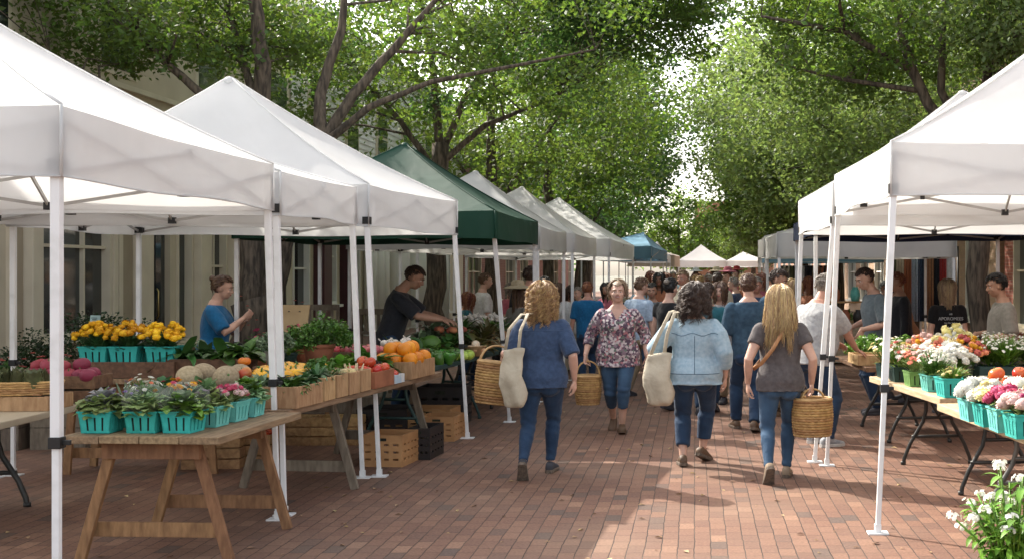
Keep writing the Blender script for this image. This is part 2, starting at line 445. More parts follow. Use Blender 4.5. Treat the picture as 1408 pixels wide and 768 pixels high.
# -- beige stucco building, nearest on the left
y0 = 9.0; y1 = Yl(398)
b1 = thing('stucco_building', 'beige stucco building with pilasters and paned shop windows behind the left stalls', 'building', (-8.8, y0, 0))
U = lambda px: Yl(px) - y0
ops = [(U(48), U(152), 0.75, 3.3), (U(202), U(234), 0.05, 3.25), (U(242), U(264), 0.45, 3.25), (U(284), U(311), 0.3, 3.25), (U(338), U(372), 0.3, 3.25), (1.0, 3.0, 0.75, 3.3)]
wall_with_openings(b1, y1 - y0, 6.5, ops, m_beige)
window_at(b1, U(48), U(152), 0.75, 3.3, 3, 2); window_at(b1, 1.0, 3.0, 0.75, 3.3, 3, 2)
window_at(b1, U(242), U(264), 0.45, 3.25, 1, 1); window_at(b1, U(284), U(311), 0.3, 3.25, 2, 2); window_at(b1, U(338), U(372), 0.3, 3.25, 1, 2)
d = MB(); a, b_ = U(202), U(234)
d.box((-0.12, (a + b_) / 2, 1.65), (0.05, b_ - a, 3.2)); dr = d.build('door', m_dark, b1)
p = MB(); p.box((-0.085, a + (b_ - a) * 0.27, 1.75), (0.012, (b_ - a) * 0.4, 2.4)); p.box((-0.085, a + (b_ - a) * 0.75, 1.75), (0.012, (b_ - a) * 0.36, 2.4)); p.build('pane', m_glass, dr)
h = MB(); h.tube([(-0.05, (a + b_) / 2 + 0.03, 0.9), (-0.02, (a + b_) / 2 + 0.03, 0.95), (-0.02, (a + b_) / 2 + 0.03, 1.35), (-0.05, (a + b_) / 2 + 0.03, 1.4)], 0.014, 6); h.build('handle', M('brass', (0.5, 0.38, 0.15), rough=0.3, metal=1), dr)
for (pa, pb) in ((31, 46), (182, 200), (266, 281), (313, 335), (374, 392)):
    q = MB(); a, b_ = U(pa), U(pb); c = (a + b_) / 2
    q.box((0.07, c, 1.75), (0.14, b_ - a, 3.1)); q.box((0.085, c, 0.1), (0.17, b_ - a + 0.06, 0.2)); q.box((0.09, c, 3.36), (0.18, b_ - a + 0.08, 0.12))
    q.build('pilaster', m_cream, b1, bevel=0.008)
for (pa, pb) in ((14, 29), (167, 180)):
    q = MB(); a, b_ = U(pa), U(pb); q.box((0.012, (a + b_) / 2, 1.7), (0.025, b_ - a, 2.7)); q.build('panel', m_panel, b1)
for (pa, pb) in ((153, 158), (160, 165), (8, 12)):
    q = MB(); a, b_ = U(pa), U(pb); q.box((0.025, (a + b_) / 2, 1.7), (0.05, b_ - a, 3.2)); q.build('moulding', m_cream, b1)
q = MB(); LL = y1 - y0
q.box((0.12, LL / 2, 3.62), (0.24, LL, 0.16)); q.box((0.06, LL / 2, 3.5), (0.12, LL, 0.1)); q.box((0.16, LL / 2, 6.42), (0.32, LL, 0.16)); q.box((0.08, LL / 2, 6.26), (0.16, LL, 0.12)); q.box((0.04, LL / 2, 4.5), (0.08, LL, 0.08))
q.build('cornice', m_cream, b1)
for i in range(5):
    uu = 2.0 + i * 3.6
    if uu + 1.3 < LL:
        f = MB(); f.box((0.0, uu + .65, 5.3), (0.04, 1.3, 1.3)); fr = f.build('window', m_cream, b1)
        f = MB(); f.box((0.023, uu + .65, 5.3), (0.012, 1.1, 1.1)); f.build('pane', m_glass, fr)

# -- clapboard shop with maroon posts
y2 = y1 + 0.05; y3 = 47.0; LL = y3 - y2
b2 = thing('clapboard_building', 'pale clapboard shop building with maroon posts and white columns behind the stalls', 'building', (-8.8, y2, 0))
U2 = lambda px: Yl(px) - y2
ops = [(U2(402), U2(425), 0.3, 3.2), (U2(447), U2(462), 0.9, 3.2), (U2(482), U2(494), 0.3, 3.2), (U2(522), U2(530), 0.3, 3.2), (U2(546), U2(552), 0.3, 3.2), (U2(575), U2(590), 0.1, 3.2), (U2(602), U2(618), 0.3, 3.2)]
wall_with_openings(b2, LL, 7.6, ops, m_cream)
for (a, b_, z0, z1) in ops: window_at(b2, a, b_, z0, z1, 2 if b_ - a > 1.2 else 1, 2, m_white_w)
s = MB()
for i in range(26):
    z = 3.75 + i * 0.145
    s.add([(0.028, 0, z), (0.028, LL, z), (0.008, LL, z + 0.15), (0.008, 0, z + 0.15), (0.0, 0, z), (0.0, LL, z)], [(0, 1, 2, 3), (4, 5, 1, 0)])
s.build('siding', m_white_w, b2)
for (pa, pb) in ((426, 446), (463, 480)):
    q = MB(); a, b_ = U2(pa), U2(pb); q.box((0.13, (a + b_) / 2, 1.75), (0.26, (b_ - a) * 0.55, 3.5)); q.box((0.15, (a + b_) / 2, 0.12), (0.3, (b_ - a) * .65, 0.24)); q.build('post', m_maroon, b2, bevel=0.01)
for (pa, pb) in ((496, 503), (506, 513), (515, 521), (532, 544), (553, 566), (592, 600)):
    q = MB(); a, b_ = U2(pa), U2(pb); q.tube([(0.2, (a + b_) / 2, 0.1), (0.2, (a + b_) / 2, 3.45)], [(b_ - a) * .36, (b_ - a) * .32], 12); q.box((0.2, (a + b_) / 2, 0.06), (0.4, b_ - a, 0.12)); q.box((0.2, (a + b_) / 2, 3.46), (0.4, b_ - a, 0.1)); q.build('column', m_white_w, b2)
q = MB(); q.box((0.2, LL / 2, 3.6), (0.44, LL, 0.2)); q.box((0.18, LL / 2, 7.55), (0.36, LL, 0.18)); q.build('cornice', m_white_w, b2)
for i in range(6):
    uu = 1.2 + i * 3.0
    f = MB(); f.box((0.02, uu + .5, 5.4), (0.1, 1.15, 1.9)); fr = f.build('window', m_cream, b2)
    f = MB(); f.box((0.075, uu + .5, 5.85), (0.012, .95, .82)); f.box((0.075, uu + .5, 4.95), (0.012, .95, .82)); f.build('pane', m_glass, fr)

# -- brick row further down on the left
def plain_brick(name, label, xw, ya, yb, h, side, mat, nwin, trim):
    b = thing(name, label, 'building', (xw, ya if side > 0 else yb, 0), 0 if side > 0 else PI)
    L_ = yb - ya; ops = []; st = L_ / nwin
    for i in range(nwin): ops.append((i * st + st * .2, i * st + st * .8, 0.5, 2.9))
    wall_with_openings(b, L_, h, ops, mat)
    for o_ in ops: window_at(b, *o_, 2, 2, trim)
    for i in range(nwin):
        uu = i * st + st * .5
        f = MB(); f.box((0.0, uu, 4.7), (0.06, 1.1, 1.7)); fr = f.build('window', trim, b)
        f = MB(); f.box((0.033, uu, 4.7), (0.012, .92, 1.5)); f.build('pane', m_glass, fr)
    q = MB(); q.box((0.13, L_ / 2, h - 0.1), (0.26, L_, 0.22)); q.box((0.08, L_ / 2, 3.3), (0.16, L_, 0.3)); q.build('cornice', trim, b)
    return b
plain_brick('brick_building', 'brick shop row far down the street behind the left stalls', -8.8, 47.1, 90, 7.4, 1, redbrick('left_brick', (0.24, 0.09, 0.06), (0.18, 0.07, 0.05)), 9, m_cream)
plain_brick('brick_building', 'red brick building with cream windows behind the flower stall on the right', 6.9, 7.0, 27.5, 6.6, -1, m_redbrick, 5, m_cream)
plain_brick('brick_building', 'tan brick building further down behind the right hand stalls', 6.9, 28.2, 60, 7.2, -1, redbrick('tan_brick', (0.36, 0.24, 0.15), (0.3, 0.19, 0.12)), 8, m_white_w)
plain_brick('brick_building', 'orange brick building seen through trees beyond the far white canopies', 6.9, 61, 108, 8, -1, redbrick('orange_brick', (0.36, 0.15, 0.08), (0.3, 0.12, 0.07)), 9, m_white_w)
# brick house closing the street
eb = thing('brick_house', 'orange brick house closing the far end of the street', 'building', (0, 128, 0), -PI / 2)
wall_with_openings(eb, 18, 9, [(3, 5, 1, 3.5), (9, 11, 1, 3.5)], redbrick('house_brick', (0.40, 0.17, 0.09), (0.33, 0.13, 0.07)))
for a in (3, 9): window_at(eb, a, a + 2, 1, 3.5)

# ================================================================== trees
m_bark = M('bark', (0.135, 0.105, 0.075), (0.045, 0.035, 0.026), rough=0.95, scale=7, stretch=(3.2, 3.2, 0.55), bump=1.0, bscale=9, detail=8, lo=0.4, hi=0.62)
def leafm(name, col, tcol, island=0.3, trans=0.42):
    return M(name, col, tuple(c * .72 for c in col), rough=0.5, scale=0.6, trans=trans, tcol=tcol, island=island, spec=0.35, lo=0.3, hi=0.7)
m_leaf_a = leafm('leaf_mid_green', (0.088, 0.152, 0.043), (2.1, 1.95, 0.8), trans=.5)
m_leaf_b = leafm('leaf_dark_green', (0.062, 0.124, 0.046), (1.8, 1.85, 0.9), trans=.48)
m_leaf_c = leafm('leaf_sunlit_sage', (0.15, 0.215, 0.095), (1.8, 1.75, 0.9), trans=.5)  # paler sage: sunlight on the right row is painted into the leaves
m_leaf_d = leafm('leaf_yellow_green', (0.115, 0.172, 0.05), (1.75, 1.75, 0.85), trans=.5)

def leaf_mesh(name, C, rad, per, size, mat, parent, flat=0.55):
    """leaf-sized diamonds spread round the clump centres C"""
    k = len(C); n = k * per
    cen = np.repeat(np.asarray(C, float), per, axis=0)
    rr = np.repeat(np.asarray(rad, float), per)[:, None]
    g = RNG.normal(size=(n, 3)); g /= np.linalg.norm(g, axis=1)[:, None]
    g *= (RNG.random((n, 1)) ** 0.45); g[:, 2] *= flat
    p = cen + g * rr
    nv = RNG.normal(size=(n, 3)); nv[:, 2] = np.abs(nv[:, 2]) + 0.35; nv /= np.linalg.norm(nv, axis=1)[:, None]
    t = np.cross(nv, RNG.normal(size=(n, 3))); t /= np.linalg.norm(t, axis=1)[:, None]
    b = np.cross(nv, t)
    L = size * RNG.uniform(0.65, 1.35, (n, 1))
    v = np.empty((n, 4, 3))
    v[:, 0] = p - t * L * .5; v[:, 1] = p + b * L * .3 + nv * L * .06; v[:, 2] = p + t * L * .5; v[:, 3] = p - b * L * .3 + nv * L * .06
    me = bpy.data.meshes.new(name); me.vertices.add(n * 4); me.loops.add(n * 4); me.polygons.add(n)
    me.vertices.foreach_set('co', v.reshape(-1).astype(np.float32))
    me.loops.foreach_set('vertex_index', np.arange(n * 4, dtype=np.int32))
    me.polygons.foreach_set('loop_start', np.arange(0, n * 4, 4, dtype=np.int32))
    me.update(calc_edges=True); me.materials.append(mat)
    o = bpy.data.objects.new(name, me); COL.objects.link(o); o.parent = parent
    return o

def shades(c):
    """how far a leaf clump at c would throw its shade on the sunlit bricks, roofs and walkers"""
    x0, y0 = c[0] - SUN_DIR.x * COT * c[2], c[1] - SUN_DIR.y * COT * c[2]
    if -0.9 < x0 < 5.2 and 3.0 < y0 < 12.6: return 0.997
    if -0.6 < x0 < 3.4 and 12.6 <= y0 < 19: return 0.6
    h = c[2] - 2.8
    x1, y1 = c[0] - SUN_DIR.x * COT * h, c[1] - SUN_DIR.y * COT * h
    if -6.2 < x1 < -2.2 and 4.0 < y1 < 12.8: return 0.9
    if -5.0 < x1 < -1.2 and 12.8 <= y1 < 32: return 0.5
    if 0.8 < x1 < 5 and 6 < y1 < 14: return 0.97
    if -1.6 < x1 < 5 and 64 < y1 < 86: return 0.97
    if -1.2 < x0 < 2.5 and 19 <= y0 < 70: return 0.55
    return 0.0

def tree(name, label, base, stems, crowns, leaf=0.1, per=90, mats=(m_leaf_a,), clump=0.62, twigs=0.35, group=None, seed=1, guard=True, thick=0.62):
    rnd = random.Random(seed)
    stems = [(p_, [(r_ * .86 if p_[0][2] < 0.5 else r_ * thick) for r_ in q_]) for p_, q_ in stems]
    t = thing(name, label, 'tree', base, 0, group)
    B = Vector(base); tm = MB(); nodes = []
    for pts, rad in stems:
        P_ = [Vector(p) for p in pts]; fine, fr = [], []
        for i in range(len(P_) - 1):
            for s in range(4):
                q = s / 4
                p = P_[i].lerp(P_[i + 1], q)
                if i or s: p = p + Vector((rnd.uniform(-1, 1), rnd.uniform(-1, 1), 0)) * rad[i] * 0.22
                fine.append(p); fr.append(rad[i] * (1 - q) + rad[i + 1] * q)
        fine.append(P_[-1]); fr.append(rad[-1])
        tm.tube(fine, fr, 9)
        nodes += [(p, r) for p, r in zip(fine, fr) if p.z > 2.2]
    groups = {}
    for (c, r, cnt, mi) in crowns:
        c, r = Vector(c), Vector(r)
        for k in range(cnt):
            for _ in range(40):
                p = Vector((rnd.uniform(-1, 1), rnd.uniform(-1, 1), rnd.uniform(-1, 1)))
                if p.length < 1: break
            nz = noise.noise(p * 2.3 + Vector((seed * 3.1, 0, 0)))
            p = Vector((p.x * r.x, p.y * r.y, p.z * r.z)) * (1 + nz * 0.25) + c
            if p.z < 2.3: continue
            if guard and rnd.random() < shades(p + B): continue
            groups.setdefault(mi, []).append((p, clump * rnd.uniform(0.65, 1.3)))
            if rnd.random() < twigs and nodes:
                n0, r0 = min(nodes, key=lambda q: (q[0] - p).length + (1.5 if q[0].z > p.z else 0))
                mid = n0.lerp(p, 0.5) + Vector((rnd.uniform(-.3, .3), rnd.uniform(-.3, .3), rnd.uniform(0, .35)))
                r1 = min(r0 * 0.5, 0.012 + 0.012 * (p - n0).length)
                tm.tube([n0, n0.lerp(mid, .55), mid, mid.lerp(p, .6), p], [r1, r1 * .85, r1 * .7, r1 * .5, 0.006], 5)
    tm.build('trunk', m_bark, t)
    for mi, L_ in groups.items():
        leaf_mesh('crown', [q[0] for q in L_], [q[1] for q in L_], per, leaf, mats[mi], t)
    return t
TR = 'street trees lining the brick market street'
# forked tree behind the near left canopies
tree('street_tree', 'forked street tree with spreading dark branches above the near left white canopies', (-5.75, 16.3, 0),
     [([(0, 0, -0.05), (0.0, 0, 0.5), (-0.05, 0, 1.3)], [0.46, 0.36, 0.36]),
      ([(-0.08, 0, 1.1), (-0.12, 0.05, 2.3), (0.0, 0.1, 3.4), (0.05, 0, 4.4), (-0.1, 0, 5.6), (0.1, 0, 7.2)], [0.29, 0.24, 0.2, 0.17, 0.12, 0.05]),
      ([(0.12, 0, 1.0), (0.3, -0.05, 2.0), (0.62, -0.1, 2.9), (0.85, -0.1, 3.4)], [0.28, 0.22, 0.19, 0.17]),
      ([(0.85, -0.1, 3.3), (0.8, 0, 4.0), (1.05, 0.2, 4.9), (1.1, 0.3, 6.2)], [0.15, 0.12, 0.09, 0.04]),
      ([(0.8, -0.1, 3.25), (1.25, 0, 4.0), (1.7, 0.2, 4.6), (2.5, 0.4, 5.6)], [0.14, 0.11, 0.09, 0.04]),
      ([(0.85, -0.1, 3.3), (1.5, -0.2, 3.8), (2.3, -0.1, 4.15), (3.3, 0.2, 4.4), (4.4, 0.6, 4.7)], [0.095, 0.075, 0.055, 0.04, 0.02]),
      ([(-0.05, 0, 3.0), (-0.5, -0.1, 3.8), (-1.1, -0.2, 4.35), (-1.9, -0.2, 5.2)], [0.13, 0.1, 0.08, 0.04]),
      ([(-0.1, 0, 2.9), (-0.9, -0.3, 3.5), (-1.7, -0.4, 4.0), (-2.6, -0.3, 4.5)], [0.11, 0.09, 0.07, 0.03]),
      ([(0.0, 0, 3.7), (-0.3, 0.2, 4.6), (-0.7, 0.4, 5.6)], [0.1, 0.08, 0.03])],
     [((0.4, 1.2, 6.6), (4.6, 3.4, 2.0), 300, 0), ((-1.9, 0.4, 5.3), (1.8, 1.6, 0.9), 34, 2), ((2.8, 0.8, 4.9), (2.4, 1.8, 0.85), 62, 0), ((0.8, 1.0, 5.0), (2.2, 1.4, 0.7), 44, 2), ((-0.3, -0.6, 5.0), (1.6, 1.2, 0.7), 26, 0), ((-2.4, -1.5, 5.5), (1.3, 2.6, .6), 24, 2), ((3.2, -1.2, 5.6), (2.2, 1.6, .8), 50, 2)],
     leaf=0.08, per=185, mats=(m_leaf_a, m_leaf_b, m_leaf_d), clump=0.52, twigs=0.4, group=TR, seed=3)
tree('street_tree', 'street tree standing behind the vendor in the charcoal shirt', (-4.75, 22.5, 0),
     [([(0, 0, -0.05), (0, 0, 1.0), (0.05, 0, 2.6), (0.12, 0, 4.0)], [0.3, 0.22, 0.2, 0.18]),
      ([(0.1, 0, 3.8), (0.0, 0.1, 5.2), (-0.3, 0, 7.0)], [0.14, 0.11, 0.04]), ([(0.1, 0, 3.7), (0.55, 0, 4.8), (1.3, 0.2, 6.0)], [0.12, 0.09, 0.03]),
      ([(0.1, 0, 3.4), (-0.6, 0, 4.4), (-1.5, 0, 5.4)], [0.11, 0.08, 0.03]), ([(0.1, 0, 3.6), (1.0, -.3, 4.3), (2.3, -.4, 4.8)], [0.1, 0.08, 0.03])],
     [((0.4, 0.5, 7.0), (4.4, 3.6, 2.5), 300, 1), ((1.0, -1.5, 5.0), (2.0, 1.5, 0.9), 40, 0), ((2.0, -0.5, 7.2), (2.3, 2.6, 1.8), 120, 1), ((-1.0, 0, 4.9), (2, 1.5, .8), 30, 2), ((4.3, 0.3, 6.8), (1.4, 1.8, 1.35), 52, 0)],
     leaf=0.10, per=150, mats=(m_leaf_a, m_leaf_b, m_leaf_d), clump=0.62, group=TR, seed=5)
for i, (x, y, h, rx, cnt, mi, lab) in enumerate([(-4.8, 29, 6.6, 3.9, 230, 2, 'yellow green street tree behind the row of pale grey canopies'), (-4.4, 37, 7.0, 4.0, 220, 0, 'mid green street tree above the white canopy past the green one'),
                                             (-4.3, 47, 7.2, 4.2, 220, 1, 'dark street tree behind the blue canopy on the left'), (-5.2, 60, 8.0, 4.2, 210, 1, 'dark green street tree at the narrow end of the left row'), (-7.4, 78, 9.0, 5.6, 220, 1, 'tall dark tree beyond the last canopies at the left end of the street')]):
    tree('street_tree', lab, (x, y, 0),
         [([(0, 0, -0.05), (0, 0, 1.2), (0.1, 0, 2.8), (0, 0.1, 4.2), (0.1, 0, h)], [0.27, 0.2, 0.18, 0.15, 0.05]), ([(0.05, 0, 2.9), (0.8, 0, 4.2), (1.7, 0, 5.4)], [0.11, 0.09, 0.03]), ([(0.05, 0, 3.0), (-0.8, 0, 4.3), (-1.6, 0, 5.6)], [0.11, 0.08, 0.03])],
         [((0, 0, h - .2), (rx, rx, h * .42), cnt, 0), ((1.3, -.8, 4.4), (2.2, 2, 0.9), 40, 0)],
         leaf=0.12 + 0.026 * i, per=115, mats=((m_leaf_a, m_leaf_b, m_leaf_d)[mi],), clump=0.85 + .1 * i, twigs=0.15, group=TR, seed=20 + i)
# right row
tree('street_tree', 'dark trunked street tree rising between the flower stall and the brick wall', (4.15, 18.0, 0),
     [([(0, 0, -0.05), (0, 0, 0.8), (-0.02, 0, 2.4), (-0.05, 0, 3.6)], [0.26, 0.19, 0.18, 0.17]),
      ([(-0.05, 0, 3.3), (-0.75, 0, 4.1), (-1.05, 0, 4.8), (-1.25, 0, 5.6), (-1.5, 0, 7)], [0.15, 0.13, 0.12, 0.09, 0.04]), ([(-0.05, 0, 3.4), (-0.55, 0.1, 4.3), (-0.5, 0.1, 5.5), (-0.3, 0, 7)], [0.12, 0.1, 0.08, 0.03]),
      ([(-0.05, 0, 3.5), (0.1, 0, 4.5), (0.15, 0, 5.6), (0.3, 0, 7.4)], [0.13, 0.11, 0.09, 0.04]), ([(-1.0, 0, 4.6), (-2.0, -.3, 5.1), (-3.2, -.4, 5.3)], [0.09, 0.07, 0.03]), ([(-.9, 0, 4.3), (-1.9, .3, 4.5), (-2.9, .4, 4.75)], [0.07, 0.05, 0.02])],
     [((0.2, 0.6, 6.7), (4.2, 3.2, 2.3), 290, 0), ((-1.7, 0.6, 5.2), (1.7, 1.6, 0.9), 44, 0), ((1.2, -1.0, 5.2), (2.0, 1.6, 1.0), 46, 2)],
     leaf=0.085, per=165, mats=(m_leaf_a, m_leaf_b, m_leaf_c), clump=0.54, twigs=0.35, group=TR, seed=9)
for i, (x, y, h, rx, cnt, mi, lab) in enumerate([(4.6, 26, 6.4, 3.9, 300, 2, 'sunlit sage green street tree leaning over the right hand canopies'), (3.95, 34, 7.0, 4.1, 270, 2, 'second sunlit green street tree along the right hand stalls'), (3.95, 44, 7.4, 4.1, 250, 0, 'mid green street tree behind the small blue awning on the right'),
                                             (4.8, 57, 8.0, 3.9, 210, 2, 'sunlit pale street tree near the far end of the right row'), (7.6, 78, 9.0, 5.4, 220, 0, 'tall tree behind the far white canopies at the right end of the street')]):
    tree('street_tree', lab, (x, y, 0),
         [([(0, 0, -0.05), (0, 0, 1.2), (-0.1, 0, 2.8), (0, 0.1, 4.2), (-0.1, 0, h)], [0.27, 0.2, 0.18, 0.15, 0.05]), ([(-0.05, 0, 2.9), (-0.8, 0, 4.0), (-2.0, 0, 4.8)], [0.11, 0.09, 0.03]), ([(0.05, 0, 3.0), (0.8, 0, 4.3), (1.6, 0, 5.6)], [0.11, 0.08, 0.03])],
         [((-.1, 0, h - .5), (rx, rx, h * .44), cnt, 0), ((-1.4, -.6, 4.2), (2.0, 2, 1.2), 56, 0)],
         leaf=0.105 + 0.026 * i, per=130, mats=((m_leaf_a, m_leaf_b, m_leaf_c)[mi],), clump=0.8 + .1 * i, twigs=0.15, group=TR, seed=40 + i)
for i, (x, y, h, mi) in enumerate([(-1.5, 112, 9, 0), (5.5, 116, 8, 2), (-9, 108, 12, 1), (1.8, 122, 6.0, 0)]):
    tree('garden_tree', ('round green tree closing the street between the two far white canopies', 'pale green tree behind the smaller far white canopy', 'big dark tree at the far left end of the street', 'low green tree in front of the far brick house')[i], (x, y, 0),
         [([(0, 0, -0.05), (0, 0, 2.5), (0.1, 0, h * .8)], [0.3, 0.24, 0.08])], [((0, 0, h * .55), (4.2, 3, h * .42), 150, 0)], leaf=0.3, per=70, mats=((m_leaf_a, m_leaf_b, m_leaf_c)[mi],), clump=1.1, twigs=0.08, guard=False, seed=70 + i, group='trees closing the far end of the street')
# ================================================================== canopies
def fabric(name, col, trans=0.46, dirt=0.88, rough=0.65):
    m = M(name, col, tuple(c * dirt for c in col), rough=rough, scale=1.6, trans=trans, spec=0.25, bump=0.18, bscale=5, lo=0.3, hi=0.6, detail=6, folds=0.45, fscale=2.4)
    return m
m_fab_w = fabric('white_canopy_fabric', (0.79, 0.79, 0.785), dirt=0.93)
m_fab_w2 = fabric('off_white_canopy_fabric', (0.76, 0.75, 0.725), dirt=0.88)
m_fab_grey = fabric('grey_canopy_fabric', (0.69, 0.685, 0.655), dirt=0.84)
m_fab_green = fabric('green_canopy_fabric', (0.008, 0.046, 0.027), trans=0.08, dirt=0.75)
m_fab_blue = fabric('blue_canopy_fabric', (0.19, 0.36, 0.50), trans=0.25, dirt=0.85)
m_fab_navy = fabric('navy_canopy_fabric', (0.02, 0.03, 0.07), trans=0.08)
m_fab_beige = fabric('beige_canopy_fabric', (0.52, 0.46, 0.38), trans=0.25)
m_leg = M('white_leg_paint', (0.74, 0.74, 0.74), (0.64, 0.64, 0.63), rough=0.4, scale=9, spec=0.5, bump=0.03, lo=0.3, hi=0.5)
m_truss = M('grey_truss_metal', (0.42, 0.41, 0.39), (0.33, 0.32, 0.31), rough=0.45, scale=8, metal=0.3)
m_joint = M('black_plastic_joint', (0.018, 0.018, 0.019), (0.012, 0.012, 0.012), rough=0.5, scale=9)
TG_L = 'pop up canopies in the left row'; TG_R = 'pop up canopies in the right row'

def canopy(name, label, cs, eave, drop, apex, fab, group, legs=None, detail=2, wave=0.012, seed=0, sag=0.10, valmat=None):
    """cs = corners near-left, near-right, far-right, far-left (x, y) of the eave; legs = {corner index: (foot x, foot y)}"""
    rnd = random.Random(seed)
    cx, cy = sum(c[0] for c in cs) / 4, sum(c[1] for c in cs) / 4
    t = thing(name, label, 'canopy', (cx, cy, 0), 0, group)
    C = [Vector((c[0] - cx, c[1] - cy, eave)) for c in cs]
    A = Vector((apex[0] - cx, apex[1] - cy, apex[2]))
    m = MB(); nu, nv = (14, 9) if detail >= 2 else ((8, 5) if detail == 1 else (4, 3))
    for k in range(4):
        p, q = C[k], C[(k + 1) % 4]; vs = []
        for j in range(nv + 1):
            v = j / nv
            for i in range(nu + 1):
                u = i / nu; b = p.lerp(q, u); a = b.lerp(A, v * 0.985)
                zz = eave + (A.z - eave) * (0.78 * v + 0.22 * v * v)
                zz -= sag * 4 * u * (1 - u) * (1 - v) * (v + 0.12) * 1.6
                zz += 0.008 * noise.noise(Vector((a.x * 1.7 + seed, a.y * 1.7, k)))
                vs.append((a.x, a.y, zz))
        fs = [(j * (nu + 1) + i, j * (nu + 1) + i + 1, (j + 1) * (nu + 1) + i + 1, (j + 1) * (nu + 1) + i) for j in range(nv) for i in range(nu)]
        m.add(vs, fs, 0, True)
        # valance
        vs = []; nd = 4 if detail >= 1 else 2
        out = Vector(((q - p).y, -(q - p).x, 0)).normalized()
        for j in range(nd + 1):
            d = j / nd
            for i in range(nu + 1):
                u = i / nu; b = p.lerp(q, u)
                off = wave * d * math.sin(u * 9 + seed + k) * 4 * u * (1 - u) * 1.5 + 0.02 * d * math.sin(PI * u)
                zz = eave - drop * d - sag * 0.115 * 4 * u * (1 - u) * 1.6 * (1 - d) + 0.012 * d * math.sin(u * 7 + seed * 2 + k) * math.sin(PI * u)
                vs.append((b.x + out.x * off, b.y + out.y * off, zz - sag * 0.192 * 0 ))
        fs = [(j * (nu + 1) + i, (j + 1) * (nu + 1) + i, (j + 1) * (nu + 1) + i + 1, j * (nu + 1) + i + 1) for j in range(nd) for i in range(nu)]
        m.add(vs, fs, 1, True)
    m.ball((A.x, A.y, A.z - (A.z - eave) * .03), (0.055, 0.055, 0.05), 8, 5)
    co = m.build('canopy', [fab, valmat or fab], t, weld=True)
    if detail >= 1:
        pp = MB()
        for k in range(4):
            pts = []
            for j in range(nv + 1):
                v = j / nv; a = C[k].lerp(A, v * 0.985); pts.append((a.x, a.y, eave + (A.z - eave) * (0.78 * v + 0.22 * v * v) + 0.004))
            pp.tube(pts, 0.007, 6); q_ = C[k]; pp.tube([(q_.x, q_.y, eave + .002), (q_.x, q_.y, eave - drop + .004)], 0.007, 6)
            e_ = C[(k + 1) % 4]; n_ = Vector(((e_ - q_).y, -(e_ - q_).x, 0)).normalized() * 0.006
            bt = []
            for i in range(nu + 1):
                u = i / nu; b = q_.lerp(e_, u); off = wave * math.sin(u * 9 + seed + k) * 4 * u * (1 - u) * 1.5 + 0.02 * math.sin(PI * u)
                bt.append((b.x + n_.x * (off + .004) / .006, b.y + n_.y * (off + .004) / .006, eave - drop + 0.012 * math.sin(u * 7 + seed * 2 + k) * math.sin(PI * u) + .004))
            pp.tube(bt, 0.0045, 5)
        pp.build('piping', fab, co)
    zb = eave - drop
    tops = []
    for k in range(4):
        inn = (Vector((0, 0, eave)) - C[k]); inn.z = 0; inn.normalize()
        top = C[k] + inn * 0.05; tops.append(top)
        ft = Vector((top.x, top.y, 0))
        if legs and k in legs: ft = Vector((legs[k][0] - cx, legs[k][1] - cy, 0))
        if legs and k in legs and legs[k] is None: continue
        dr = (ft - top)
        mid = top + dr * ((eave - 0.92) / eave)
        l = MB()
        l.beam(top + dr * 0.02, mid, 0.042, 0.042, up=(0, 1, 0)); l.beam(mid + dr.normalized() * -0.05, ft + Vector((0, 0, 0.008)), 0.032, 0.032, up=(0, 1, 0))
        lo = l.build('leg', m_leg, t, bevel=0.004 if detail >= 2 else 0)
        if detail >= 1:
            c = MB(); c.box(mid, (0.054, 0.054, 0.05)); c.box(mid + Vector((0.04, 0, 0)), (0.04, 0.018, 0.022)); c.build('clamp', m_joint, lo, bevel=0.003)
            f = MB(); f.box(ft + Vector((0, 0, 0.005)), (0.13, 0.10, 0.009)); f.box(ft + Vector((0, 0, 0.035)), (0.04, 0.04, 0.05)); f.build('foot_plate', m_leg, lo)
            sl = MB(); sz = top + dr * ((drop - 0.05) / eave); sl.box(sz, (0.06, 0.06, 0.06)); sl.box(sz + inn * 0.04, (0.05, 0.05, 0.05)); sl.build('slider', m_joint, lo)
    if detail >= 1:
        s = MB(); jn = MB()
        up = lambda k, u: tops[k].lerp(tops[(k + 1) % 4], u) + Vector((0, 0, -0.06))
        dn = lambda k, u: tops[k].lerp(tops[(k + 1) % 4], u) + Vector((0, 0, -drop + 0.03))
        for k in range(4):
            us = (0, 0.5, 1)
            for a, b in ((0, .5), (.5, 1)):
                s.beam(up(k, a), dn(k, b), 0.011, 0.021); s.beam(dn(k, a) + Vector((0.013, 0.013, 0)), up(k, b) + Vector((0.013, 0.013, 0)), 0.011, 0.021)
                jn.box((up(k, (a + b) / 2) + dn(k, (a + b) / 2)) / 2, (0.035, 0.035, 0.035))
            jn.box(up(k, .5), (0.05, 0.05, 0.04)); jn.box(dn(k, .5), (0.05, 0.05, 0.05))
            ctr = A + Vector((0, 0, -0.28)); mu, md_ = up(k, .5), dn(k, .5)
            h = mu.lerp(ctr, 0.5)
            s.beam(md_, h, 0.012, 0.024); s.beam(h, ctr, 0.012, 0.024); s.beam(mu, h + Vector((0, 0, -0.25)), 0.012, 0.024); s.beam(h + Vector((0, 0, -.25)), ctr + Vector((0, 0, -.3)), 0.012, 0.024)
            jn.box(h, (0.05, 0.05, 0.045)); jn.box(h + Vector((0, 0, -.12)), (0.03, 0.03, 0.03))
        s.tube([A + Vector((0, 0, -0.03)), A + Vector((0, 0, -0.62))], 0.018, 8)
        jn.box(A + Vector((0, 0, -0.28)), (0.08, 0.08, 0.06)); jn.box(A + Vector((0, 0, -0.6)), (0.08, 0.08, 0.06))
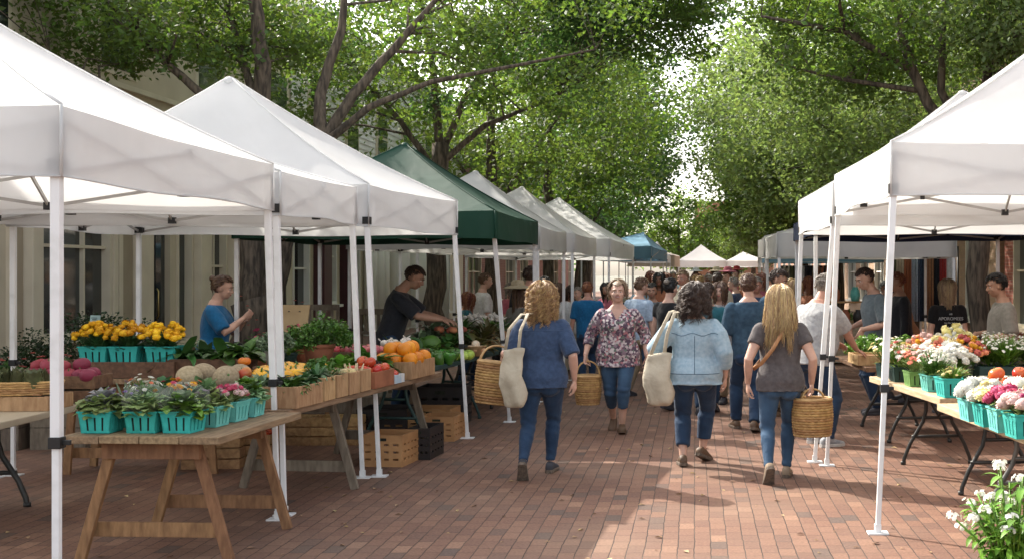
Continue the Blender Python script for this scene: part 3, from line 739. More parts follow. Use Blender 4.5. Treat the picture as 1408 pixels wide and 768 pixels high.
        s.add(jn.v, jn.f, 1); s.build('truss', [m_truss, m_joint], t)
    return t
def rect(xl, xr, ya, yb): return [(xl, ya), (xr, ya), (xr, yb), (xl, yb)]
def footx(px, py): p = ground(px, py); return (p.x, p.y)

canopy('market_canopy', 'nearest white canopy on the left, over the red vegetables and the front plank table', [(-5.75, 5.3), (-2.715, 5.3), (-2.80, 8.22), (-5.75, 8.22)], 2.37, 0.31, (-4.2, 6.8, 3.22), m_fab_w, TG_L, {2: (-2.79, 8.28)}, seed=1)
canopy('market_canopy', 'low narrow white canopy squeezed between the two peaked white canopies on the left', [(-5.7, 8.42), (-2.82, 8.42), (-2.73, 10.0), (-5.7, 10.0)], 2.34, 0.30, (-4.2, 9.2, 2.82), m_fab_w, TG_L, {1: (-2.80, 8.44), 2: (-2.68, 9.98)}, seed=2, sag=0.05)
canopy('market_canopy', 'white canopy with sharp peak and leaf shade, left of the dark green canopy', [(-5.6, 10.06), (-2.65, 10.06), (-2.38, 12.4), (-5.6, 12.4)], 2.37, 0.345, (-4.1, 10.9, 3.36), m_fab_w, TG_L, {1: (-2.56, 10.04), 2: (-2.27, 12.36)}, seed=3)
canopy('market_canopy', 'dark green canopy in the left row', [(-4.75, 12.7), (-2.05, 12.7), (-1.98, 15.6), (-4.75, 15.6)], 2.29, 0.29, (-3.28, 14.0, 3.10), m_fab_green, TG_L, {1: (-2.05, 13.7)}, seed=4)
canopy('market_canopy', 'grey canopy directly behind the dark green canopy', [(-4.45, 15.8), (-1.98, 15.8), (-1.93, 18.6), (-4.45, 18.6)], 2.25, 0.30, (-3.03, 17.1, 3.04), m_fab_grey, TG_L, seed=5)
canopy('market_canopy', 'off white canopy two places behind the dark green canopy', [(-4.3, 19), (-1.85, 19), (-1.75, 22), (-4.3, 22)], 2.26, 0.30, (-2.85, 20.4, 3.05), m_fab_w2, TG_L, detail=1, seed=6)
canopy('market_canopy', 'bright white canopy with long sloping roof, in front of the blue canopy', [(-4.2, 22.6), (-1.55, 22.6), (-1.42, 29), (-4.2, 29)], 2.28, 0.34, (-2.8, 25.5, 3.18), m_fab_w, TG_L, detail=1, seed=7)
canopy('market_canopy', 'blue canopy far down the left row', [(-3.4, 37), (-1.3, 37), (-1.02, 46), (-3.4, 46)], 2.45, 0.38, (-1.75, 42, 3.0), m_fab_blue, TG_L, detail=1, seed=8)
canopy('market_canopy', 'small far white canopy peeking out behind the blue canopy', [(-3.2, 52), (-1.3, 52), (-1.1, 57), (-3.2, 57)], 2.4, 0.3, (-1.65, 54.5, 3.0), m_fab_w, TG_L, detail=0, seed=9)
canopy('market_canopy', 'far beige canopy at the end of the left row', [(-3.2, 59), (-1.0, 59), (-0.75, 63), (-3.2, 63)], 2.5, 0.55, (-1.6, 61, 2.75), m_fab_beige, TG_L, detail=0, seed=10)
canopy('market_canopy', 'far white canopy with tall centre peak closing the street', rect(-1.05, 2.0, 77, 80), 2.42, 0.42, (0.42, 78.5, 3.42), m_fab_w, None, detail=0, seed=11)
canopy('market_canopy', 'smaller far white canopy to the right of the tall peaked one', rect(2.05, 4.6, 78, 81), 2.42, 0.4, (3.1, 79.5, 3.0), m_fab_w, None, detail=0, seed=12)

canopy('market_canopy', 'nearest white canopy on the right, over the flower tables', [(1.245, 7.84), (4.1, 7.84), (4.1, 10.6), (1.205, 10.6)], 2.48, 0.345, (2.68, 9.2, 3.42), m_fab_w, TG_R, {0: (1.162, 7.84), 3: (1.135, 10.6)}, seed=13)
canopy('market_canopy', 'second white canopy on the right, its peak just showing behind the nearest', [(1.2, 10.75), (4.05, 10.75), (4.05, 13.4), (1.13, 13.4)], 2.42, 0.36, (2.6, 12.0, 3.40), m_fab_w, TG_R, {0: (1.05, 10.8), 3: (1.08, 13.4)}, seed=14)
canopy('market_canopy', 'navy canopy on the right, under the second white canopy', [(1.3, 13.6), (4.0, 13.6), (4.0, 16.2), (1.3, 16.2)], 2.28, 0.22, (2.65, 14.9, 2.95), m_fab_navy, TG_R, seed=15)
canopy('market_canopy', 'grey canopy with a long straight valance on the right, past the navy one', [(1.22, 18.3), (3.88, 18.3), (3.95, 21), (1.2, 21)], 2.24, 0.36, (2.5, 19.6, 2.62), m_fab_grey, TG_R, seed=16)
canopy('market_canopy', 'off white canopy behind the grey one on the right', [(1.25, 22.2), (4.1, 22.2), (4.2, 25.2), (1.3, 25.2)], 2.3, 0.36, (2.8, 23.8, 2.75), m_fab_w2, TG_R, detail=1, seed=17)
canopy('market_canopy', 'small canopy with blue side flap at the far end of the right row', [(1.75, 30), (4.6, 30), (4.6, 33), (1.8, 33)], 2.5, 0.6, (3.1, 31.5, 2.95), m_fab_w2, TG_R, detail=1, seed=18, valmat=m_fab_blue)
canopy('market_canopy', 'grey white canopy farthest along the right row', [(2.2, 42), (5, 42), (5, 45), (2.3, 45)], 2.5, 0.5, (3.6, 43.5, 3.0), m_fab_w2, TG_R, detail=0, seed=19)
# ================================================================== people
V = Vector
def remesh(name, mb, voxel, mats, parent, smooth=3, disp=None, cut=None, sf=0.6, dec=0):
    """one continuous surface from overlapping closed lofts"""
    src = mb.build(name + '_src', mats)
    md = src.modifiers.new('r', 'REMESH'); md.mode = 'VOXEL'; md.voxel_size = voxel; md.use_smooth_shade = True
    if smooth:
        ms = src.modifiers.new('s', 'SMOOTH'); ms.factor = sf; ms.iterations = smooth
    if dec:
        mq = src.modifiers.new('d', 'DECIMATE'); mq.ratio = dec
    bpy.context.view_layer.update()
    dg = bpy.context.evaluated_depsgraph_get()
    me = bpy.data.meshes.new_from_object(src.evaluated_get(dg))
    old = src.data; bpy.data.objects.remove(src); bpy.data.meshes.remove(old)
    me.name = name
    me.materials.clear()
    for mt in (mats if isinstance(mats, (list, tuple)) else [mats]): me.materials.append(mt)
    n = len(me.vertices)
    if disp is not None:
        co = np.empty(n * 3, np.float32); me.vertices.foreach_get('co', co); co = co.reshape(-1, 3)
        nr = np.empty(n * 3, np.float32); me.vertices.foreach_get('normal', nr); nr = nr.reshape(-1, 3)
        co = co + nr * disp(co)[:, None]
        me.vertices.foreach_set('co', co.reshape(-1).astype(np.float32))
    if cut is not None:
        bm = bmesh.new(); bm.from_mesh(me)
        kill = [v for v in bm.verts if cut(v.co)]
        bmesh.ops.delete(bm, geom=kill, context='VERTS'); bm.to_mesh(me); bm.free()
    me.polygons.foreach_set('use_smooth', [True] * len(me.polygons))
    me.update()
    o = bpy.data.objects.new(name, me); COL.objects.link(o)
    if parent is not None: o.parent = parent
    return o
def ik(a, c, l1, l2, hint):
    a, c = V(a), V(c); d = c - a; L = d.length
    if L > (l1 + l2) * 0.999: L = (l1 + l2) * 0.999; d = d.normalized() * L; c = a + d
    u = d.normalized(); x = (l1 * l1 - l2 * l2 + L * L) / (2 * L); h = math.sqrt(max(l1 * l1 - x * x, 0))
    hv = V(hint); hv = hv - u * hv.dot(u); hv.normalize()
    return a + u * x + hv * h, c
def add_hand(mb, wr, d, n, side, curl=0.5, s=1.0):
    wr, d = V(wr), V(d).normalized(); n = V(n); n = (n - d * n.dot(d)).normalized()
    wv = d.cross(n).normalized() * side                     # towards the little finger
    pl = 0.085 * s
    mb.rings([(wr - d * 0.025 * s, wv * 0.026 * s, n * 0.019 * s), (wr + d * 0.015 * s, wv * 0.030 * s, n * 0.017 * s), (wr + d * 0.05 * s, wv * 0.040 * s, n * 0.0155 * s), (wr + d * pl, wv * 0.041 * s, n * 0.013 * s)], 12)
    for i, (o, L) in enumerate(((-0.031, 0.070), (-0.0105, 0.079), (0.0105, 0.074), (0.031, 0.058))):
        p = wr + d * (pl - 0.012 * s) + wv * o * s; dd = (d + wv * o * 2.2).normalized()
        pts = [p - dd * 0.02 * s, p + dd * 0.01 * s]; q = pts[-1]
        for k in range(3):
            a = curl * (0.75 + 0.25 * k) * (1 + 0.08 * i)
            dd = (dd * math.cos(a) + n * math.sin(a) - dd * 0).normalized() if k == 0 else (dd * math.cos(a) + (n - dd * n.dot(dd)).normalized() * math.sin(a)).normalized()
            q = q + dd * L * s * (0.44, 0.32, 0.26)[k]; pts.append(q)
        mb.tube(pts, [0.0088 * s, 0.009 * s, 0.0085 * s, 0.0078 * s, 0.0062 * s], 7)
    p = wr + d * 0.022 * s - wv * 0.024 * s; td = (d * 0.75 - wv * 0.62 + n * 0.32).normalized()
    q1 = p + td * 0.04 * s; td2 = (d * 0.95 - wv * 0.12 + n * (0.25 + 0.3 * curl)).normalized(); q2 = q1 + td2 * 0.032 * s; q3 = q2 + (td2 + n * 0.2 * curl).normalized() * 0.024 * s
    mb.tube([p - td * 0.01, p, q1, q2, q3], [0.013 * s, 0.014 * s, 0.011 * s, 0.0098 * s, 0.007 * s], 7)

def ell_rings(c, u, fwd, side, spec, H, bw):
    """spec rows: (t along spine, half width, half depth, forward offset) in fractions of H"""
    return [(c + u * (t * H) + fwd * (fo * H), side * (hw * H * bw), fwd * (hd * H * bw)) for t, hw, hd, fo in spec]
FEM = [(-0.075, 0.060, 0.055, -0.004), (-0.045, 0.098, 0.074, -0.006), (0.0, 0.109, 0.080, -0.006), (0.04, 0.103, 0.075, -0.002), (0.09, 0.088, 0.066, 0.003), (0.14, 0.089, 0.068, 0.006), (0.185, 0.095, 0.076, 0.012), (0.225, 0.096, 0.069, 0.006), (0.255, 0.099, 0.056, -0.002), (0.280, 0.083, 0.047, -0.006), (0.300, 0.056, 0.039, -0.008), (0.325, 0.036, 0.034, -0.006)]
MAL = [(-0.075, 0.060, 0.055, -0.002), (-0.045, 0.090, 0.070, -0.004), (0.0, 0.098, 0.074, -0.003), (0.04, 0.096, 0.071, 0.0), (0.09, 0.092, 0.068, 0.004), (0.14, 0.097, 0.070, 0.005), (0.19, 0.106, 0.073, 0.005), (0.23, 0.112, 0.069, 0.002), (0.258, 0.114, 0.058, -0.003), (0.284, 0.096, 0.048, -0.007), (0.305, 0.063, 0.041, -0.008), (0.33, 0.040, 0.036, -0.006)]

def head_matrix(yaw, pitch, roll=0):
    return Matrix.Rotation(yaw, 3, 'Z') @ Matrix.Rotation(pitch, 3, 'X') @ Matrix.Rotation(roll, 3, 'Y')

def person(label, loc, rz, H=1.64, sex='f', bw=1.0, skin=None, top=None, bottom=None, shoe=None, hair=None, hairmat=None, solemat=None,
           lean=0.03, hip=(0, 0), hipdrop=0.012, feet=None, hands=None, head=(0, 0), sleeve=0.85, hem=-0.06, ease=1.16, flare=0.0,
           leglen=1.0, legease=0.018, lq=0.0055, cq=0.011, vneck=False, smile=False, group=None, belly=0.0, hair_kw=None, gname=('shirt', 'jeans'), sleevew=1.0, face=True, dec=0):
    spec = [list(r) for r in (FEM if sex == 'f' else MAL)]
    if belly:
        for r in spec:
            k = math.exp(-((r[0] - 0.09) / 0.06) ** 2); r[2] += 0.022 * belly * k; r[3] += 0.018 * belly * k; r[1] += 0.012 * belly * k
    t = thing('person', label, 'person', loc, rz, group)
    u = V((0, math.sin(lean), math.cos(lean))); f = V((0, math.cos(lean), -math.sin(lean))); sd = V((1, 0, 0))
    pel = V((hip[0], hip[1], 0.52 * H - hipdrop * H))
    sh_w = (0.098 if sex == 'f' else 0.112) * H * (0.6 + 0.4 * bw)
    sh = {s: pel + u * (0.264 * H) + sd * (k * sh_w) - f * 0.006 * H for s, k in (('L', -1), ('R', 1))}
    hj = {s: pel + sd * (k * 0.054 * H * (0.5 + .5 * bw)) + V((0, 0, -0.012 * H)) for s, k in (('L', -1), ('R', 1))}
    feet = feet or {'L': (-0.09, 0.03, 0, 0.06), 'R': (0.09, -0.03, 0, -0.06)}
    hands = hands or {}
    LT, LS = 0.245 * H, 0.232 * H
    UA, FA = 0.172 * H, 0.152 * H
    ank, knee, footR = {}, {}, {}
    fs_ = H / 1.64
    for s in 'LR':
        x, y, pitch, yaw = feet[s]
        az = 0.080 * math.cos(pitch) + 0.115 * max(0, math.sin(pitch)) + 0.06 * max(0, -math.sin(pitch))
        ank[s] = V((x, y, az * fs_)); footR[s] = Matrix.Rotation(yaw, 3, 'Z') @ Matrix.Rotation(-pitch, 3, 'X')
        knee[s], ank[s] = ik(hj[s], ank[s], LT, LS, footR[s] @ V((0, 1, 0)) + V((0, 0.6, 0.5)))
    elb, wri, hd = {}, {}, {}
    for s, k in (('L', -1), ('R', 1)):
        dflt = (sh[s] + V((k * 0.055 * H, 0.02 * H, -0.318 * H)), V((k * 0.05, 0.12, -1)), V((-k, 0.15, 0)), 0.45)
        w_, d_, n_, c_ = hands.get(s, dflt)[:4]
        hint = hands[s][4] if s in hands and len(hands[s]) > 4 else V((k * 0.5, -1, -0.2))
        elb[s], wri[s] = ik(sh[s], w_, UA, FA, hint); hd[s] = (V(d_), V(n_), c_)
    b6 = 0.75 + 0.25 * bw
    # ---- body (a little slimmer where cloth covers it)
    B = MB(); sl = 0.93 if top is not None else 1.0; sq = 0.86 if bottom is not None else 1.0; sc_ = 0.86 if bottom is not None and leglen > 0.9 else 1.0
    B.rings(ell_rings(pel, u, f, sd, [(a, b * (sl if a < .29 else 1), c * (sl if a < .29 else 1), d_) for a, b, c, d_ in spec], H, bw), 20)
    nb = pel + u * (0.31 * H) - f * 0.006 * H; hc = pel + u * (0.405 * H) + f * (0.012 + 0.25 * math.sin(max(0, -head[1])) * 0.35) * H
    B.tube([nb - u * 0.02 * H, nb, nb.lerp(hc, .5) + f * -0.003 * H, hc], [0.043 * H, 0.036 * H * b6, 0.0325 * H, 0.033 * H], 12)
    Rh = head_matrix(*head); h = lambda x, y, z: hc + Rh @ V((x * H, y * H, z * H))
    B.ball(h(0, -0.006, 0.016), (0.0465 * H, 0.058 * H, 0.053 * H), 18, 12, Rh)
    B.ball(h(0, 0.012, -0.018), (0.0405 * H, 0.044 * H, 0.048 * H), 16, 10, Rh)
    B.ball(h(0, 0.026, -0.046), (0.023 * H, 0.021 * H, 0.017 * H), 10, 8, Rh)
    for k in (-1, 1):
        B.ball(h(k * 0.024, 0.037, -0.015), (0.0165 * H, 0.0125 * H, 0.0145 * H), 10, 7, Rh)
        B.ball(h(k * 0.048, -0.004, -0.002), (0.006 * H, 0.011 * H, 0.018 * H), 8, 6, Rh)
        B.tube([h(k * 0.006, 0.052, 0.018), h(k * 0.02, 0.05, 0.0205), h(k * 0.033, 0.04, 0.016)], (0.006 if sex == 'm' else 0.0042) * H, 6)
    B.tube([h(0, 0.049, 0.014), h(0, 0.056, 0.002), h(0, 0.064, -0.011), h(0, 0.056, -0.017)], [x_ * H * (1 if sex == 'm' else .82) for x_ in (0.0055, 0.0065, 0.0085, 0.006)], 8)
    B.ball(h(-0.006, 0.057, -0.013), 0.0055 * H, 8, 6); B.ball(h(0.006, 0.057, -0.013), 0.0055 * H, 8, 6)
    for s, k in (('L', -1), ('R', 1)):
        B.ball(sh[s], (0.036 * H * b6,) * 3, 10, 8)
        B.tube([sh[s], sh[s].lerp(elb[s], .35), elb[s], elb[s].lerp(wri[s], .3), wri[s]], [0.034 * H * b6, 0.031 * H * b6, 0.0235 * H * b6, 0.024 * H * b6, 0.0145 * H], 12)
        add_hand(B, wri[s], hd[s][0], hd[s][1], k, hd[s][2], H / 1.68)
        B.tube([hj[s] + V((0, 0, 0.02 * H)), hj[s].lerp(knee[s], .3), knee[s].lerp(hj[s], .12), knee[s], knee[s].lerp(ank[s], .3) - footR[s] @ V((0, 0.008 * H, 0)), ank[s].lerp(knee[s], .25), ank[s]],
               [0.056 * H * bw * sq, 0.05 * H * bw * sq, 0.037 * H * b6 * sq, 0.034 * H * b6 * sq, 0.034 * H * b6 * sc_, 0.023 * H * b6 * sc_, 0.020 * H * sc_], 12)
        fr = footR[s]; q = lambda x, y, z: ank[s] + fr @ V((x * fs_, y * fs_, z * fs_))
        B.rings([(q(0, -0.055, -0.045), fr @ V((0.026, 0, 0)) * fs_, fr @ V((0, 0, 0.028)) * fs_), (q(0, -0.01, -0.035), fr @ V((0.03, 0, 0)) * fs_, fr @ V((0, 0, 0.04)) * fs_), (q(0, 0.07, -0.048), fr @ V((0.036, 0, 0)) * fs_, fr @ V((0, 0, 0.027)) * fs_), (q(0, 0.13, -0.058), fr @ V((0.04, 0, 0)) * fs_, fr @ V((0, 0, 0.016)) * fs_), (q(0, 0.17, -0.062), fr @ V((0.028, 0, 0)) * fs_, fr @ V((0, 0, 0.01)) * fs_)], 12)
    body = remesh('body', B, lq, skin, t, 2, dec=dec)
    # ---- top garment
    def drape(amp, seed):
        def fn(c):
            x, y, z = c[:, 0], c[:, 1], c[:, 2]
            w = np.sin(11 * x + 5 * z + 2.1 * np.sin(6 * z + 4 * y + seed)) * 0.5 + 0.35 * np.sin(23 * z + 9 * x - 7 * y + 1.7 * np.sin(9 * x + seed * 2)) + 0.3 * np.sin(31 * x + 13 * y + 2 * np.sin(14 * z + seed))
            return (amp * w).astype(np.float32)
        return fn
    seed = (loc[0] * 3.7 + loc[1] * 1.3) % 6.28
    if top is not None:
        T = MB(); rows = []
        for tt, hw, hdp, fo in spec:
            if tt < hem - 0.004 or tt > 0.318: continue
            e = ease if tt < 0.27 else 1 + (ease - 1) * 0.55
            e2 = 1 + flare * max(0, (0.16 - tt) / 0.22)
            rows.append((tt, hw * e * e2 / bw * bw, hdp * e * e2, fo))
        base = [r for r in spec if r[0] >= hem][0]
        rows.insert(0, (hem, max(base[1], spec[2][1]) * ease * (1 + flare * max(0, (0.16 - hem) / 0.22)), max(base[2], spec[2][2]) * ease * (1 + flare * max(0, (.16 - hem) / .22)), base[3]))
        rows.sort()
        # cloth hangs from bust and seat: never narrower than 94 % of the ring above at the waist
        for i in range(len(rows) - 2, -1, -1):
            if rows[i][0] < 0.17:
                r = rows[i]; up_ = rows[i + 1]
                rows[i] = (r[0], max(r[1], up_[1] * 0.955), max(r[2], up_[2] * 0.93), r[3])
        T.rings(ell_rings(pel, u, f, sd, rows, H, bw), 24)
        for s, k in (('L', -1), ('R', 1)):
            T.ball(sh[s] - u * 0.002 * H, (0.041 * H * b6,) * 3, 10, 8)
            if sleeve <= 0: continue
            pts = [sh[s], sh[s].lerp(elb[s], .35)]; rr = [0.042 * H * b6, 0.040 * H * b6 * sleevew]
            if sleeve <= 1:
                pts.append(sh[s].lerp(elb[s], sleeve)); rr.append(0.0385 * H * b6 * sleevew)
            else:
                pts += [elb[s], elb[s].lerp(wri[s], .4 * (sleeve - 1)), elb[s].lerp(wri[s], (sleeve - 1))]; rr += [0.033 * H * b6 * sleevew, 0.031 * H * b6 * sleevew, 0.027 * H * b6 * sleevew]
            T.tube(pts, rr, 14)
        cut = None
        if vneck:
            nz = (pel + u * 0.3 * H).z
            cut = lambda c: c.y > 0.0 and abs(c.x) < 0.045 * H * max(0.0, (c.z - (nz - 0.068 * H)) / (0.075 * H)) and c.z > nz - 0.07 * H
        remesh(gname[0], T, cq, top, t, 3, drape(0.0042, seed), cut, dec=dec)
    # ---- trousers
    if bottom is not None:
        P_ = MB(); e = 1.0
        rows = [(tt, hw * e, hdp * e, fo) for tt, hw, hdp, fo in spec if tt <= 0.05]
        P_.rings(ell_rings(pel, u, f, sd, rows, H, bw), 20)
        P_.ball(pel - f * 0.03 * H + V((0.045 * H, 0, -0.045 * H)), (0.053 * H * bw, 0.052 * H * bw, 0.053 * H), 10, 8); P_.ball(pel - f * 0.03 * H + V((-0.045 * H, 0, -0.045 * H)), (0.053 * H * bw, 0.052 * H * bw, 0.053 * H), 10, 8)
        for s in 'LR':
            g_ = legease; end = knee[s].lerp(ank[s], leglen)
            P_.tube([hj[s] + V((0, 0, 0.03 * H)), hj[s].lerp(knee[s], .25), hj[s].lerp(knee[s], .7), knee[s], knee[s].lerp(ank[s], .35 * leglen) - footR[s] @ V((0, 0.006 * H, 0)), knee[s].lerp(ank[s], .8 * leglen), end],
                    [0.061 * H * bw, 0.056 * H * bw, 0.043 * H * b6 + g_ * .4, 0.037 * H * b6 + g_ * .5, 0.036 * H * b6 + g_ * .6, 0.025 * H * b6 + g_, 0.0225 * H * b6 + g_ * 1.05], 14)
        def jf(c):
            x, y, z = c[:, 0], c[:, 1], c[:, 2]
            k = np.exp(-((z - 0.08) / 0.1) ** 2) + np.exp(-((z - 0.27 * H) / 0.07) ** 2) + 0.7 * np.exp(-((z - 0.46 * H) / 0.06) ** 2)
            return (0.004 * k * np.sin(85 * z + 14 * x + 2.2 * np.sin(19 * x + 11 * y + seed)) + 0.0022 * np.sin(21 * x + 9 * z + 2 * np.sin(8 * z + seed))).astype(np.float32)
        remesh(gname[1], P_, cq, bottom, t, 2, jf, dec=dec)
    # ---- shoes
    if shoe is not None:
        for s in 'LR':
            fr = footR[s]; q = lambda x, y, z: ank[s] + fr @ V((x * fs_, y * fs_, z * fs_))
            X = lambda v: fr @ V((v, 0, 0)) * fs_
            Zz = lambda v: fr @ V((0, 0, v)) * fs_
            S_ = MB()
            S_.rings([(q(0, -0.074, -0.042), X(0.022), Zz(0.02)), (q(0, -0.066, -0.035), X(0.033), Zz(0.033)), (q(0, -0.03, -0.024), X(0.037), Zz(0.045)), (q(0, 0.02, -0.026), X(0.037), Zz(0.042)), (q(0, 0.07, -0.038), X(0.042), Zz(0.032)), (q(0.002, 0.125, -0.048), X(0.046), Zz(0.024)), (q(0.002, 0.165, -0.052), X(0.038), Zz(0.019)), (q(0.002, 0.182, -0.055), X(0.02), Zz(0.012))], 16, pw=2.4)
            so = S_.build('shoe', shoe, t)
            O_ = MB(); ol = [(-0.078, 0.020), (-0.06, 0.036), (-0.01, 0.037), (0.05, 0.042), (0.11, 0.0485), (0.155, 0.045), (0.178, 0.033), (0.189, 0.014)]
            n_ = len(ol); vs = []
            for zz, kk in ((-0.080, 0.96), (-0.074, 1.03), (-0.056, 1.03), (-0.05, 0.9)):
                vs += [q(-w_ * kk, y_, zz) for y_, w_ in ol] + [q(w_ * kk, y_, zz) for y_, w_ in reversed(ol)]
            m_ = 2 * n_; fs2 = [tuple(reversed(range(m_))), tuple(3 * m_ + j for j in range(m_))]
            for r_ in range(3):
                for j in range(m_):
                    a, b_ = r_ * m_ + j, r_ * m_ + (j + 1) % m_; fs2.append((a, b_, b_ + m_, a + m_))
            O_.add(vs, fs2, 0, False); O_.build('sole', solemat or shoe, so)
    # ---- hair
    if hair: make_hair(t, hair, hairmat, h, Rh, hc, H, **(hair_kw or {}))
    # ---- face
    if face:
        for k in (-1, 1):
            E = MB(); Ir = MB()
            E.ball(h(k * 0.0185, 0.0445, 0.004), (0.0078 * H, 0.0062 * H, 0.0042 * H if not smile else 0.0030 * H), 10, 8, Rh)
            Ir.ball(h(k * 0.0185, 0.0502, 0.004), (0.0034 * H, 0.0014 * H, 0.0034 * H if not smile else 0.0026 * H), 8, 6, Rh)
            eo = E.build('eye', MT['eye'], t); Ir.build('iris', MT['iris'], eo)
        for k in (-1, 1):
            Br = MB(); Br.tube([h(k * 0.009, 0.0545, 0.0155), h(k * 0.02, 0.0555, 0.0195), h(k * 0.032, 0.0465, 0.0165)], [0.0022 * H, 0.0026 * H, 0.0014 * H], 6)
            Br.build('eyebrow', hairmat or MT['hair_brown'], t)
        Lp = MB()
        if smile:
            for sg, zz in ((1, -0.0225), (-1, -0.0335)):
                Lp.tube([h(-0.0185, 0.0465, -0.0235), h(-0.01, 0.0545, zz - .0005 * sg), h(0, 0.0568, zz - 0.0015), h(0.01, 0.0545, zz - .0005 * sg), h(0.0185, 0.0465, -0.0235)], [0.0015 * H, 0.0026 * H, 0.003 * H, 0.0026 * H, 0.0015 * H], 6)
            lo = Lp.build('lips', MT['lips'], t)
            Tt = MB(); Tt.tube([h(-0.0155, 0.0462, -0.026), h(-0.008, 0.0525, -0.028), h(0, 0.0545, -0.0285), h(0.008, 0.0525, -0.028), h(0.0155, 0.0462, -0.026)], [0.001 * H, 0.0026 * H, 0.003 * H, 0.0026 * H, 0.001 * H], 8); Tt.build('teeth', MT['teeth'], lo)
        else:
            for zz, rr in ((-0.0285, 0.0024), (-0.0328, 0.0028)):
                Lp.tube([h(-0.0135, 0.0495, -0.0305), h(-0.006, 0.0545, zz), h(0.006, 0.0545, zz), h(0.0135, 0.0495, -0.0305)], [0.0012 * H, rr * H, rr * H, 0.0012 * H], 6)
            Lp.build('lips', MT['lips'], t)
    t['_'] = 0; del t['_']
    INFO[t.name] = dict(sh=sh, elb=elb, wri=wri, hc=hc, pel=pel, u=u, f=f, ank=ank, hd=hd)
    return t
INFO = {}
from mathutils.bvhtree import BVHTree
def seams(root, garment, lines, mat, r=0.0028):
    """raised stitching across the back: lines = polylines of (x, z) in the wearer's frame"""
    o = [c for c in kids(root) if c.name.split('.')[0] == garment][0]
    bv = BVHTree.FromPolygons([v.co for v in o.data.vertices], [p.vertices for p in o.data.polygons])
    m = MB()
    for ln in lines:
        pts = []
        for (x, z) in ln:
            hit = bv.ray_cast(V((x, -1, z)), V((0, 1, 0)))
            if hit[0] is not None: pts.append(hit[0] + V((0, -0.001, 0)))
        if len(pts) > 1: m.tube(pts, r, 5)
    m.build('seam', mat, o)

